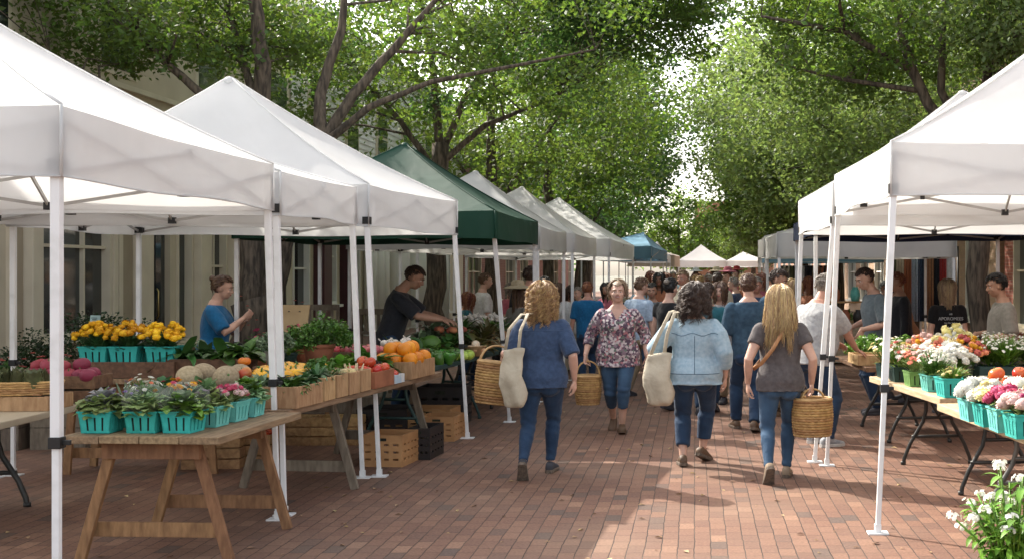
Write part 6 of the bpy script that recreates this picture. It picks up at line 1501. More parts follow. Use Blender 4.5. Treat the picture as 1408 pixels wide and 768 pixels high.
# ---- yellow chrysanthemums on the back shelf
CZ = 0.802
wood_box('wooden_crate', 'long low wooden crate under the yellow chrysanthemum baskets', 'crate', (-4.70, 10.17, CZ), 0, 0.98, 0.34, 0.13, w_dark, 1, filling=m_soil_shade)
for i, (x, lab) in enumerate(((-4.89, 'leftmost'), (-4.645, 'middle'), (-4.35, 'rightmost'))):
    pulp_basket('%s teal pulp basket of the yellow chrysanthemums on the back shelf' % lab, (x, 10.15, CZ + 0.10), 0.03 * i, None, 1.22)
    bouquet('chrysanthemum_plant', '%s yellow chrysanthemum plant in a teal basket on the back shelf' % lab, 'flowers', (x, 10.15, CZ + 0.20), 60 + i, 0.19, 0.23, v_kale, [('blossoms', f_yel, 1)], nleaf=170, leafL=.07, leafw=.03, nb=64 if i != 1 else 34, bloom_r=.026, npet=12, style='puff')
wood_box('wooden_crate', 'wooden crate of broad green leaves beside the yellow flowers', 'crate', (-4.0, 10.25, CZ), 0, 0.62, 0.4, 0.15, w_dark, 1, filling=m_soil_shade)
for i in range(4):
    rnd = random.Random(80 + i); m = MB(); shape_leafy(m, rnd, .15, .12, 34, .20, .09, 1.2, fold=.3, upright=.5, seg=5); ruffle(m, .006, 55)
    plant('chard_bunch', ('broad chard bunch nearest the yellow flowers', 'second broad chard bunch from the yellow flowers', 'broad chard bunch behind the melons', 'broad chard bunch nearest the tent leg')[i], 'vegetable', (-4.22 + .16 * i, 10.2 + .08 * (i % 2), CZ + .12), [('leaves', m, (v_dk, v_kale, v_dk, v_herb)[i])])

# ---- fruit built once, copied
def fruit_proto(kind):
    m = MB(); q = None
    if kind == 'orange': m.ball((0, 0, 0), (.062, .062, .058), 14, 10); q = MB(); q.ball((0, 0, .057), (.006, .006, .004), 6, 4); qm = v_stem; nm = 'stem'
    if kind in ('tomato', 'red_potato', 'apple', 'radish'):
        n, k = 14, 9; vs = []; m.ball((0, 0, 0), (.055, .055, .045), n, k)
        m.v = [(x * (1 + .05 * math.sin(5 * math.atan2(y, x))), y * (1 + .05 * math.sin(5 * math.atan2(y, x))), zz - (.012 * math.exp(-(x * x + y * y) / .0004) if zz > 0 else 0)) for x, y, zz in m.v]
        q = MB(); [q.leaf((0, 0, .034), (math.cos(a), math.sin(a), .25), .03, .01, .5, seg=2) for a in (0, 1.25, 2.5, 3.77, 5.0)]; q.tube([(0, 0, .03), (.003, 0, .05)], .003, 5); qm = v_stem; nm = 'calyx'
    if kind == 'pumpkin' or kind == 'squash':
        n, k = 30, 12; m.ball((0, 0, 0), (.085, .085, .062), n, k)
        m.v = [(x * (1 + .06 * math.cos(10 * math.atan2(y, x))), y * (1 + .06 * math.cos(10 * math.atan2(y, x))), zz * (1 - .25 * math.exp(-(x * x + y * y) / .0012))) for x, y, zz in m.v]
        q = MB(); q.tube([(0, 0, .04), (.004, 0, .06), (.014, 0, .075)], [.011, .008, .007], 7); qm = v_stem; nm = 'stem'
    if kind == 'melon': m.ball((0, 0, 0), (.12, .115, .105), 20, 14); q = MB(); q.ball((.118, 0, .01), (.008, .012, .012), 6, 5); qm = v_stem; nm = 'stem'
    if kind == 'artichoke':
        m.ball((0, 0, 0), (.05, .05, .05), 10, 8)
        for L_ in range(6):
            for j in range(9):
                a = 2 * PI * (j + .5 * (L_ % 2)) / 9; zz = -.03 + .016 * L_; rr = .052 * math.cos(zz / .075)
                m.leaf((rr * math.cos(a), rr * math.sin(a), zz), (math.cos(a) * .35, math.sin(a) * .35, 1), .045, .042, -.5, seg=2)
        q = MB(); q.tube([(0, 0, -.045), (0, 0, -.075)], .012, 7); qm = v_stem; nm = 'stem'
    if kind == 'pepper':
        m.rings([((0, 0, -.05), (.012, 0, 0), (0, .012, 0)), ((0, 0, -.04), (.028, 0, 0), (0, .028, 0)), ((0, 0, 0), (.038, 0, 0), (0, .038, 0)), ((0, 0, .035), (.042, 0, 0), (0, .042, 0)), ((0, 0, .048), (.032, 0, 0), (0, .032, 0)), ((0, 0, .044), (.012, 0, 0), (0, .012, 0))], 14)
        m.v = [(x * (1 + .08 * math.cos(4 * math.atan2(y, x))), y * (1 + .08 * math.cos(4 * math.atan2(y, x))), zz) for x, y, zz in m.v]
        q = MB(); q.tube([(0, 0, .042), (.003, 0, .062), (.01, 0, .07)], [.007, .005, .005], 6); qm = v_stem; nm = 'stem'
    if kind == 'zucchini':
        m.tube([(-.11, 0, 0), (-.1, 0, 0), (-.05, .004, 0), (.03, .004, 0), (.09, 0, 0), (.1, 0, 0)], [.01, .026, .03, .027, .018, .012], 12); q = MB(); q.tube([(.098, 0, 0), (.118, 0, .003)], .009, 6); qm = v_stem; nm = 'stem'
    return m, q, qm, nm
FM = dict(orange=M('orange_rind', (0.75, 0.28, 0.012), (0.68, 0.22, 0.01), rough=.38, scale=6, bump=.25, bscale=110, rand=.1), tomato=M('tomato_skin', (0.52, 0.045, 0.022), (0.46, 0.08, 0.02), rough=.2, scale=5, rand=.12, spec=.5), red_potato=M('red_potato_skin', (0.28, 0.035, 0.06), (0.20, 0.025, 0.045), rough=.6, scale=9, rand=.2, bump=.2), apple=M('red_apple_skin', (0.42, 0.05, 0.04), (0.5, 0.2, 0.05), rough=.25, scale=7, rand=.15),
          radish=M('radish_skin', (0.40, 0.04, 0.06), (0.5, 0.15, 0.15), rough=.35, scale=7, rand=.15), pumpkin=M('pumpkin_rind', (0.60, 0.17, 0.02), (0.5, 0.10, 0.015), rough=.4, scale=5, rand=.15), squash=M('yellow_squash_rind', (0.78, 0.42, 0.025), (0.70, 0.34, 0.02), rough=.35, scale=5, rand=.12), melon=M('netted_melon_rind', (0.40, 0.32, 0.21), (0.28, 0.22, 0.13), rough=.8, scale=45, rand=.12, bump=.6, bscale=60), artichoke=vegm('artichoke_leaf', (0.12, 0.14, 0.06), (0.07, 0.07, 0.035), trans=.05), pepper=M('green_pepper_skin', (0.07, 0.20, 0.03), (0.04, 0.14, 0.02), rough=.2, scale=6, rand=.25, spec=.5), zucchini=M('zucchini_skin', (0.03, 0.09, 0.02), (0.06, 0.13, 0.03), rough=.3, scale=20, rand=.2))
FP = {}
def fruit(kind, label, loc, s=1.0, group=None, rot=None, cat='fruit', mat=None):
    rot = rot or (rw.uniform(-.5, .5), rw.uniform(-.5, .5), rw.uniform(0, 6))
    if kind not in FP:
        m, q, qm, nm = fruit_proto(kind)
        o = m.build(kind, FM[kind], None, loc); q.build(nm, qm, o); tag(o, label, cat, group); FP[kind] = o
    else:
        o = dup(FP[kind], loc, 0, label)
        if 'group' in o: del o['group']
        if group: o['group'] = group
    o.rotation_euler = rot; o.scale = (s * rw.uniform(.92, 1.08),) * 3
    set_mat(o, mat if mat is not None else FM[kind])
    return o
def heap(kind, label, c, w, l, n, s=1.0, group=None, rz=0, r=0.06, cat='fruit', mat=None, minsep=1.62, layers=2):
    """fruit settled in layers inside a w x l footprint"""
    placed = []; out = []
    ca, sa = math.cos(rz), math.sin(rz)
    layer = 0; tries = 0
    while len(placed) < n and tries < 900:
        tries += 1
        layer = min(layers - 1, tries // 330)
        k = max(0.3, 1 - 0.34 * layer); x, y = rw.uniform(-w / 2, w / 2) * k, rw.uniform(-l / 2, l / 2) * k; zz = layer * r * s * 1.25
        if all((V((x, y, zz)) - q).length > r * s * minsep for q in placed):
            placed.append(V((x, y, zz)))
            out.append(fruit(kind, label, (c[0] + x * ca - y * sa, c[1] + x * sa + y * ca, c[2] + r * s * .8 + zz), s, group, None, cat, mat))
    return out

# ---- left edge table: artichokes and red potatoes
wood_box('wooden_box', 'low wooden box under the artichoke tray on the cream table', 'box', (-4.62, 8.30, 0.742), R(2), 0.72, 0.36, 0.095, w_box, 1, filling=m_soil_shade)
m = MB()
for k in range(6):
    m.tube([((.36 + .02 * k / 5) * math.cos(2 * PI * j / 40) * .98, (.185 + .015 * k / 5 + (.004 if (j + k) % 2 else -.004)) * math.sin(2 * PI * j / 40), .012 + .015 * k) for j in range(41)], .0095, 5, cap=False)
m.box((0, 0, .01), (.6, .28, .01)); o = m.build('wicker_tray', m_wick, None, (-4.62, 8.30, 0.838)); tag(o, 'long shallow wicker tray full of artichokes', 'tray')
heap('artichoke', 'artichoke heaped in the long wicker tray at the left edge', (-4.66, 8.30, 0.865), .58, .22, 12, 1.0, 'artichokes in the wicker tray', r=.055, cat='vegetable')
wood_box('wooden_box', 'wooden box full of red potatoes behind the artichokes', 'box', (-4.52, 8.76, 0.742), R(2), 0.66, 0.30, 0.19, w_dark, 2, filling=m_soil_shade)
heap('red_potato', 'red potato heaped in the wooden box behind the artichokes', (-4.50, 8.76, 0.89), .52, .22, 22, 1.05, 'red potatoes in the box', r=.05, cat='vegetable')

# ---- long table
p0 = t2(8.52, .21); wood_box('wooden_crate', 'wooden crate of kale at the near end of the long plank table', 'crate', p0, T2R, .40, .44, .145, w_box, 1, filling=m_soil_shade)
for i in range(4):
    rnd = random.Random(120 + i); m = MB(); shape_leafy(m, rnd, .11, .13, 60, .09, .045, 1.2, fold=.5)
    q = t2(8.42 + .2 * (i // 2), .12 + .19 * (i % 2)); plant('kale_bunch', ('curly kale bunch in the near right corner of the kale crate', 'grey green kale bunch in the near left corner of the kale crate', 'dark kale bunch in the far right corner of the kale crate', 'curly kale bunch in the far left corner of the kale crate')[i], 'vegetable', q + V((0, 0, .105)), [('leaves', m, (v_herb, v_sage, v_kale, v_kale)[i])])
BX = ['nearest tall veneer box on the long table, with dark greens', 'second tall veneer box on the long table, with feathery greens', 'third tall veneer box on the long table, with pale squash', 'fourth tall veneer box on the long table, with pale roots']
for i, y in enumerate((8.87, 9.10, 9.33, 9.56)):
    q = t2(y, .12); o = wood_box('veneer_box', BX[i], 'box', q, T2R, .20, .19, .165, w_box, 1, filling=m_soil_shade)
    if i < 2:
        rnd = random.Random(130 + i); m = MB(); shape_leafy(m, rnd, .09, .12, 60, .10, .02 if i else .035, 1.0, fold=.3)
        plant('herb_bunch', ('dark leafy greens in the nearest tall veneer box', 'feathery carrot greens in the second tall veneer box')[i], 'herbs', q + V((0, 0, .13)), [('leaves', m, (v_kale, v_herb)[i])])
    elif i == 2:
        herb_bush('curly parsley standing behind the pale squash box', t2(y + .02, .30) + V((0, 0, .12)), .1, .15, v_herb, 77)
        heap('squash', 'pale yellow squash heaped in the third tall veneer box', q + V((0, 0, .12)), .11, .11, 4, .62, 'pale squash in the veneer box', r=.06, mat=M('pale_squash_rind', (0.66, 0.50, 0.22), rough=.4, rand=.1), cat='vegetable')
    else:
        m = MB(); rnd = random.Random(3)
        for k in range(14): a = rnd.uniform(0, 6.3); m.tube([(.05 * math.cos(a), .05 * math.sin(a), 0), (.055 * math.cos(a), .055 * math.sin(a), .05), (.075 * math.cos(a), .075 * math.sin(a), .11)], [.014, .012, .003], 7)
        plant('parsnip_bunch', 'pale parsnip bunch in the fourth tall veneer box', 'vegetable', q + V((0, 0, .1)), [('roots', m, M('parsnip_skin', (0.60, 0.50, 0.32), (0.5, 0.38, 0.22), rough=.6))])
wood_box('wooden_crate', 'deep wooden crate of yellow squash behind the veneer boxes', 'crate', t2(9.2, .52), T2R, .46, 1.05, .17, w_dark, 2, filling=m_soil_shade)
heap('squash', 'yellow squash heaped in the deep crate on the long table', t2(9.30, .50) + V((0, 0, .11)), .40, .76, 17, .85, 'yellow squashes in the deep crate', rz=T2R, r=.075, cat='vegetable')
wood_box('wooden_crate', 'dark wooden crate under the netted melons', 'crate', t2(8.55, .66), T2R, .44, .5, .15, w_dark, 1, filling=m_soil_shade)
for i in range(4): fruit('melon', 'netted melon resting on the dark crate behind the lettuce baskets', t2(8.42 + .2 * (i // 2), .55 + .25 * (i % 2)) + V((0, 0, .20)), .74, 'netted melons on the dark crate')
fruit('apple', 'single red apple lying between the netted melons', t2(8.5, .46) + V((0, 0, .22)), .9)
fruit('pumpkin', 'small orange pumpkin behind the yellow squash', t2(9.25, .82) + V((0, 0, .25)), .55, None, (0, 0, 0), 'vegetable')
# herb pots on a riser
m_terra = M('terracotta', (0.36, 0.135, 0.075), (0.28, 0.10, 0.055), rough=.85, scale=8, bump=.2)
def pot(label, loc, r, h, mat, cat='pot', name='plant_pot'):
    m = MB(); m.lathe([(r * .72, 0), (r * .92, h * .78), (r * .92, h * .8), (r, h * .8), (r, h), (r * .9, h), (r * .86, h * .8)], 28); f = MB(); f.lathe([(0, h * .86), (r * .9, h * .86)], 20, cap=False)
    o = m.build(name, mat, None, loc); f.build('soil', m_soil_shade, o); return tag(o, label, cat)
wood_box('wooden_crate', 'upturned crate raising the terracotta herb pot', 'crate', t2(10.35, .74), T2R, .42, .5, .15, w_dark, 1, filling=m_soil_shade)
pp = t2(10.35, .72) + V((0, 0, .152)); pot('wide terracotta pot of green herbs on the long table', pp, .135, .165, m_terra)
herb_bush('bushy green herb plant growing in the terracotta pot', pp + V((0, 0, .13)), .25, .27, v_herb, 5, 70, 40)
rnd = random.Random(6); m = MB(); shape_leafy(m, rnd, .13, .15, 80, .07, .03, .8, upright=.8)
q = t2(10.05, .95) + V((0, 0, .0)); pot('small grey pot left of the terracotta pot', q + V((0, 0, .16)), .085, .13, M('grey_clay', (0.25, 0.25, 0.21), rough=.8)); herb_bush('small pale green herb plant left of the terracotta pot', q + V((0, 0, .27)), .14, .16, v_sage, 6)
wood_box('wooden_crate', 'small crate under the grey clay pot', 'crate', q, T2R, .26, .26, .158, w_dark, 1)
wood_box('wooden_crate', 'wooden crate of light green lettuce right of the terracotta pot', 'crate', t2(10.1, .38), T2R, .36, .5, .17, w_dark, 1, filling=m_soil_shade)
for i in range(3): lettuce(('light green lettuce nearest us in the crate beside the terracotta pot', 'middle light green lettuce in the crate beside the terracotta pot', 'farthest light green lettuce in the crate beside the terracotta pot')[i], t2(9.94 + .17 * i, .38) + V((0, 0, .13)), v_bright, 150 + i, .12, .10)
wood_box('wooden_crate', 'reddish crate of tomatoes at the aisle edge of the long table', 'crate', t2(9.93, .14), T2R, .26, .42, .13, M('red_stained_wood', (0.34, 0.13, 0.065), (0.22, 0.08, 0.04), rough=.8, scale=6), 1, filling=m_soil_shade)
heap('tomato', 'red tomato heaped in the reddish crate on the long table', t2(9.93, .14) + V((0, 0, .10)), .19, .34, 11, .95, 'tomatoes in the reddish crate', rz=T2R, r=.05, cat='vegetable')
m_print_box = M('printed_card', (0.42, 0.52, 0.60), (0.62, 0.62, 0.60), rough=.6, scale=16, lo=.45, hi=.55)
o = wood_box_mb(.2, .22, .07, 1).build('carton', m_print_box, None, t2(10.27, .11), T2R); tag(o, 'small pale blue printed carton beside the tomato crate', 'carton')
heap('tomato', 'red tomato in the small pale blue carton', t2(10.27, .11) + V((0, 0, .03)), .12, .14, 4, .85, 'tomatoes in the pale blue carton', r=.05, cat='vegetable')
rnd = random.Random(8); m = MB(); shape_leafy(m, rnd, .16, .14, 44, .2, .075, 1.1, upright=.5); plant('chard_bunch', 'dark green chard bunch beside the oranges', 'vegetable', t2(10.42, .33) + V((0, 0, .1)), [('leaves', m, v_herb)])
wood_box('wooden_crate', 'veneer crate of oranges at the far end of the long plank table', 'crate', t2(10.87, .19), T2R, .36, .62, .15, w_box, 1, filling=m_soil_shade)
heap('orange', 'orange heaped in the veneer crate at the far end of the long table', t2(10.87, .19) + V((0, 0, .11)), .27, .52, 15, 1.08, 'oranges in the veneer crate', rz=T2R, r=.062)
wood_box('wooden_crate', 'crate of red radishes behind the oranges', 'crate', t2(11.05, .66), T2R, .5, .5, .22, w_dark, 2, filling=m_soil_shade)
heap('radish', 'red radish heaped in the crate behind the oranges', t2(11.05, .64) + V((0, 0, .19)), .4, .4, 16, .9, 'red radishes in the crate', r=.05, cat='vegetable')
rnd = random.Random(9); m = MB(); shape_leafy(m, rnd, .2, .16, 90, .1, .03, .9); plant('radish_bunch', 'leafy radish tops among the red radishes', 'vegetable', t2(11.1, .85) + V((0, 0, .2)), [('leaves', m, v_herb)])
# garlic and daikon, further along
m_garlic = M('garlic_skin', (0.66, 0.62, 0.56), (0.55, 0.5, 0.44), rough=.6, scale=8, rand=.08)
def bulbs(label, loc, n, seed, r=.15, L=.16):
    rnd = random.Random(seed); t = thing('garlic_bunch', label, 'vegetable', loc)
    for i in range(n):
        m = MB(); a = rnd.uniform(0, 6.3); q = math.sqrt(rnd.random()) * r; p = V((q * math.cos(a), q * math.sin(a), rnd.uniform(0, .09)))
        m.ball(p, (.03, .03, .027), 9, 6, jit=.05); d = V((rnd.uniform(-1, 1), rnd.uniform(-1, 1), .6)); m.tube([p, p + d * .035, p + d * .075], [.012, .006, .004], 6); m.build('bulb', m_garlic, t)
    return t
bulbs('white garlic bunch behind the red radishes', (-2.86, 11.75, .92), 22, 3); wood_box('wooden_crate', 'crate under the garlic bunch beside the back herb table', 'crate', (-2.86, 11.95, .762), R(-5), .5, .4, .15, w_dark, 1, filling=m_soil_shade)
# dark green table
heap('pepper', 'green pepper piled on the dark green table', (-2.62, 12.35, .76), .42, .6, 20, 1.25, 'green peppers on the dark green table', r=.05, cat='vegetable')
heap('apple', 'pale green apple piled beside the green peppers', (-2.45, 12.75, .76), .26, .4, 10, 1.1, 'pale green apples on the dark green table', r=.052, mat=M('green_apple_skin', (0.40, 0.52, 0.10), (0.30, 0.42, 0.06), rough=.3, rand=.15))
for i in range(3):
    rnd = random.Random(170 + i); m = MB(); m.ball((0, 0, .1), (.11, .11, .1), 14, 9, jit=.03); shape_leafy(m, rnd, .16, .14, 30, .2, .13, 1.1, upright=.4, fold=.3)
    plant('cabbage', ('big dark cabbage nearest the oranges', 'big dark cabbage behind the green peppers', 'big dark cabbage at the far side of the peppers')[i], 'vegetable', (-2.98 + .1 * i, 12.2 + .42 * i, .80), [('leaves', m, (v_dk, v_kale, v_herb)[i])])
heap('zucchini', 'dark zucchini laid behind the cabbages', (-3.1, 12.55, .78), .24, .5, 9, 1.2, 'zucchini on the dark green table', r=.035, cat='vegetable')
m = MB(); m.lathe([(.085, 0), (.12, .1), (.128, .105), (.118, .11), (.11, .1)], 24); o = m.build('onion_basket', w_box, None, (-2.36, 13.3, .762)); tag(o, 'round veneer basket of onions at the corner of the dark green table', 'basket')
heap('orange', 'brown onion in the round veneer basket on the dark green table', (-2.36, 13.3, .80), .14, .14, 8, .75, 'onions in the round basket', r=.055, mat=M('onion_skin', (0.55, 0.30, 0.13), (0.7, 0.62, 0.5), rough=.4, rand=.2), cat='vegetable')
# dark leafy counter before the charcoal vendor and the crates beyond
for i in range(9):
    rnd = random.Random(190 + i); m = MB(); shape_leafy(m, rnd, .17, .2, 36, .2, .07, 1.2, upright=.5)
    x, y = -3.0 + .34 * (i % 3) * .9, 13.55 + .36 * (i // 3) + .1 * (i % 2)
    plant('greens_bunch', '%s bunch in the %s row of the vendor in charcoal' % (('olive green', 'dark green', 'bronze green')[i % 3], ('near', 'middle', 'far')[i // 3]), 'vegetable', (x, y, .80 + .06 * (i // 3)), [('leaves', m, (v_sage, v_dk, vegm('bronze_leaf_%d' % i, (0.13, 0.12, 0.035)))[i % 3])])
heap('radish', 'red root bundled under the hands of the vendor in charcoal', (-2.78, 13.98, .98), .3, .25, 9, .8, 'red roots at the hands of the charcoal vendor', r=.05, cat='vegetable', mat=M('root_skin', (0.45, 0.16, 0.08), (0.36, 0.10, 0.06), rough=.6, rand=.2))
for i, (x, y, lab) in enumerate(((-2.95, 15.2, 'left wooden produce crate on the dark table'), (-2.5, 15.2, 'middle wooden produce crate on the dark table'), (-2.95, 16.0, 'back left wooden produce crate on the dark table'), (-2.5, 16.0, 'back right wooden produce crate on the dark table'))):
    wood_box('wooden_crate', lab + ' under the grey canopy', 'crate', (x, y, .762), 0, .42, .6, .19, w_crate, 2, filling=m_soil_shade)
    rnd = random.Random(210 + i); m = MB(); shape_leafy(m, rnd, .22, .15, 60, .14, .05, 1.0)
    plant('greens_bunch', 'mixed greens filling the ' + lab, 'vegetable', (x, y, .92), [('leaves', m, (v_sage, v_herb, v_let, v_kale)[i])])
bulbs('long white radish roots heaped under the grey canopy', (-2.72, 15.75, 1.02), 40, 5, r=.28)
# herbs and garden plants on the back table
for i in range(7):
    rnd = random.Random(230 + i); m = MB(); shape_leafy(m, rnd, .16, .2, 90, .09, .035, .8, upright=.8); b_ = MB()
    for k in range(6 if i % 2 else 0): a = rnd.uniform(0, 6.3); b_.petals((.11 * math.cos(a), .11 * math.sin(a), .2 + .03 * (k % 3)), .025, (math.cos(a), math.sin(a), 1), 8, 0, 3)
    q = V((-3.92 + .2 * ((i % 2) - .5), 10.75 + .28 * i, .78)); pot('%s clay pot on the back herb table' % ('nearest', 'second', 'third', 'fourth', 'fifth', 'sixth', 'farthest')[i], q, .1, .13, m_terra if i % 3 else m_dgreen)
    plant('herb_plant', '%s herb plant on the back herb table' % ('nearest', 'second', 'third', 'fourth', 'fifth', 'sixth', 'farthest')[i], 'plant', q + V((0, 0, .1)), [('foliage', m, (v_herb, v_dk, v_sage, v_bright)[i % 4])] + ([('blossoms', b_, (f_coral, f_pink)[i % 2])] if b_.v else []))
# ---- crates on the ground
def ground_crate(label, loc, rz, w, l, h, mat):
    t = thing('shipping_crate', label, 'crate', loc, rz)
    m = MB(); th = .014
    for s in (-1, 1):
        # sides with rows of slot openings ; the hand hole is only a dark plate
        for (W, ax) in ((w, 0), (l, 1)):
            for k in range(4):
                z0 = h * (.0, .27, .5, .73)[k]; z1 = h * (.2, .43, .66, 1.0)[k]
                c = (0, s * (l / 2 - th / 2), (z0 + z1) / 2) if ax == 0 else (s * (w / 2 - th / 2), 0, (z0 + z1) / 2)
                sz = (W, th, z1 - z0) if ax == 0 else (th, W - 2 * th, z1 - z0)
                m.box(c, sz)
            for k in range(5):
                u_ = (-.46, -.22, 0, .22, .46)[k] * W
                for (a, b_) in ((.2, .27), (.43, .5), (.66, .73)):
                    c = (u_, s * (l / 2 - th / 2), h * (a + b_) / 2) if ax == 0 else (s * (w / 2 - th / 2), u_ * .96, h * (a + b_) / 2)
                    m.box(c, (W * .1, th * .98, h * (b_ - a)) if ax == 0 else (th * .98, W * .1, h * (b_ - a)))
    m.build('sides', mat, t); f = MB(); f.box((0, 0, .01), (w - 2 * th - .004, l - 2 * th - .004, .016)); f.build('bottom', mat, t)
    hh = MB(); hh.box((0, -l / 2 - .001, h * .86), (w * .22, .006, h * .09)); hh.build('hand_hole_shade', m_soil_shade, t)  # dark plate painted as the shade of an opening
    return t
m_tanp = M('tan_crate_plastic', (0.46, 0.25, 0.105), (0.34, 0.175, 0.07), rough=.55, scale=5, bump=.1, rand=.1); m_dkp = M('dark_crate_plastic', (0.022, 0.017, 0.017), (0.014, 0.011, 0.011), rough=.5, scale=5)
g1 = ground(532, 641); ground_crate('tan slotted crate standing behind the paired tent legs', (g1.x - .02, g1.y + .2, 0), R(-6), .36, .42, .27, m_tanp)
ground_crate('dark purple crate beside the tan slotted crate', (-2.42, 11.15, 0), R(-4), .2, .44, .28, m_dkp)
g2 = ground(605, 606); ground_crate('tan crate at the foot of the tent leg past the oranges', (g2.x - .02, g2.y + .2, 0), R(-4), .36, .42, .24, m_tanp)
ground_crate('tan crate behind the one at the tent leg', (g2.x - .45, g2.y + .35, 0), R(4), .40, .42, .22, m_tanp); ground_crate('tan crate pushed under the dark green table', (-2.75, 12.95, 0), R(-3), .5, .42, .25, m_tanp)
for i, (px, py, lab) in enumerate(((285, 645, 'slatted crate on the bricks under the front plank table'), (330, 640, 'slatted crate of red tomatoes under the long table'), (455, 612, 'slatted crate in the shade beneath the long table'), (250, 628, 'slatted crate farthest back beneath the front table'), (395, 612, 'slatted crate beneath the yellow squash'))):
    q = ground(px, py); wood_box('wooden_crate', lab, 'crate', (q.x, q.y + .2, 0), rw.uniform(-.1, .1), .48, .36, .26, w_crate, 3)
q = ground(330, 640); heap('tomato', 'red tomato in the slatted crate under the long table', (q.x, q.y + .2, .2), .34, .24, 10, 1.1, 'tomatoes in the crate under the table', r=.05, cat='vegetable')
ground_crate('black crate in the shade under the dark green table', (-3.1, 12.5, 0), 0, .5, .5, .3, m_dkp); ground_crate('black crate further back under the dark green table', (-2.75, 13.6, 0), 0, .5, .5, .42, m_dkp)
# ---- behind the stalls: cardboard, chairs, shrubs
m_card = M('cardboard', (0.40, 0.29, 0.165), (0.34, 0.24, 0.13), rough=.85, scale=4)
m = MB(); m.box((0, 0, .22), (.32, .012, .40), Matrix.Rotation(R(-14), 3, 'X')); q_ = MB(); q_.beam((-.1, .20, .0), (-.06, .03, .36), .02, .02); q_.beam((.1, .20, .0), (.06, .03, .36), .02, .02)
t = thing('cardboard_sign', 'blank tan cardboard panel propped behind the bushy herb plant', 'sign', (-3.98, 12.25, .92), R(-14)); m.build('panel', m_card, t); q_.build('prop', w_grey, t)
wood_box('wooden_crate', 'crate holding up the tan cardboard panel', 'crate', (-3.98, 12.3, .782), R(-4), .4, .3, .15, w_dark, 1)
def slat_chair(label, loc, rz):
    t = thing('wooden_chair', label, 'chair', loc, rz, None); m = MB(); m.box((0, 0, .45), (.44, .42, .03)); m.build('seat', w_grey, t, bevel=.004)
    b_ = MB(); b_.box((0, .2, .98), (.44, .028, .07)); b_.box((0, .2, .72), (.40, .024, .04)); [b_.box((x, .2, .83), (.035, .02, .26)) for x in (-.13, -.045, .045, .13)]; b_.build('backrest', w_grey, t)
    for sx in (-1, 1):
        for sy in (-1, 1): l = MB(); hh_ = .435 if sy < 0 else 1.0; l.beam((sx * .2, sy * .195, 0), (sx * .2, sy * .205, hh_), .036, .036, up=(0, 1, 0)); l.build('leg', w_grey, t)
    return t
slat_chair('grey slatted wooden chair left of the charcoal vendor', (-4.55, 15.0, .25), R(12)); slat_chair('grey slatted wooden chair nearer the charcoal vendor', (-3.95, 14.9, .2), R(-16))
m = MB(); m.box((-4.3, 14.95, .1), (1.7, .9, .2)); o = m.build('wooden_platform', w_grey, None, bevel=.01); tag(o, 'low grey timber platform under the two slatted chairs', 'platform')
def shrub(name, label, loc, r, h, leaf, per, mat, n, seed, stems=True, flowers=None, cat='shrub'):
    rnd = random.Random(seed); t = thing(name, label, cat, loc); C_, Rr = [], []
    for i in range(n):
        a = rnd.uniform(0, 6.3); q = math.sqrt(rnd.random()); z_ = rnd.random(); C_.append((q * r * math.cos(a) * (1 - .35 * z_), q * r * math.sin(a) * (1 - .35 * z_), h * (.12 + .8 * z_ * (1 - .35 * q)))); Rr.append(r * .34)
    leaf_mesh('foliage', C_, Rr, per, leaf, mat, t); s = MB()
    for i in range(5): s.tube([(0, 0, 0), (rnd.uniform(-.5, .5) * r, rnd.uniform(-.5, .5) * r, h * .6)], [.02, .008], 6)
    s.build('stem', m_bark, t)
    if flowers is not None:
        f = MB(); [f.petals((rnd.uniform(-1, 1) * r, rnd.uniform(-1, 1) * r, h * rnd.uniform(.6, 1.05)), .03, (0, 0, 1), 7, 0, 2) for i in range(26)]; f.build('blossoms', flowers, t)
    return t
m_box = leafm('boxwood_leaf', (0.028, 0.055, 0.018), (1.3, 1.3, .6), trans=.2)
shrub('clipped_shrub', 'large dark clipped shrub before the paned window', (-6.55, 13.4, 0), .62, 1.5, .035, 90, m_box, 110, 1); shrub('clipped_shrub', 'lower dark clipped shrub right of the large one', (-5.95, 13.3, 0), .5, 1.28, .035, 90, m_box, 80, 2); shrub('clipped_shrub', 'dark clipped shrub nearer the left picture edge', (-7.1, 13.2, 0), .5, 1.15, .035, 80, m_box, 70, 3)
for i, (x, y) in enumerate(((-6.55, 11.7), (-5.95, 11.75), (-7.15, 11.6))):
    o = wood_box('planter_box', '%s weathered planter box with small red flowers by the left stall' % ('middle', 'right hand', 'left hand')[i], 'planter', (x, y, 0), 0, .52, .4, .62, w_grey, 3, .006, filling=m_soil_shade)
    shrub('bedding_plant', 'red flowering bedding plant in the %s planter box' % ('middle', 'right hand', 'left hand')[i], (x, y, .5), .28, .36, .045, 50, m_leaf_b, 30, 10 + i, flowers=f_red, cat='plant')
shrub('flowering_shrub', 'dark shrub with small red flowers at the foot of the forked tree', (-5.2, 15.4, 0), .55, 1.3, .05, 60, m_leaf_b, 60, 20, flowers=f_red)
t = thing('info_card', 'small pale teal card on a stake above the yellow flowers', 'sign', (-5.65, 11.65, 0), R(-8)); m = MB(); m.box((0, 0, 1.20), (.10, .008, .11), Matrix.Rotation(R(-12), 3, 'X')); m.build('card', M('pale_teal_card', (0.36, 0.50, 0.48), rough=.6), t)
m = MB(); [m.box((0, -.0065 - .012 * (z_ - 1.2) / .05 * -.9 * 0 - (1.2 - z_) * -.21, z_), (w_, .002, .006)) for z_, w_ in ((1.23, .06), (1.215, .045), (1.19, .07), (1.175, .07), (1.16, .05))]; m.build('lettering', M('dark_ink', (0.05, 0.09, 0.09), rough=.7), t); m = MB(); m.tube([(0, .01, 0), (0, .01, 1.16)], .008, 6); m.build('stake', m_steel, t)

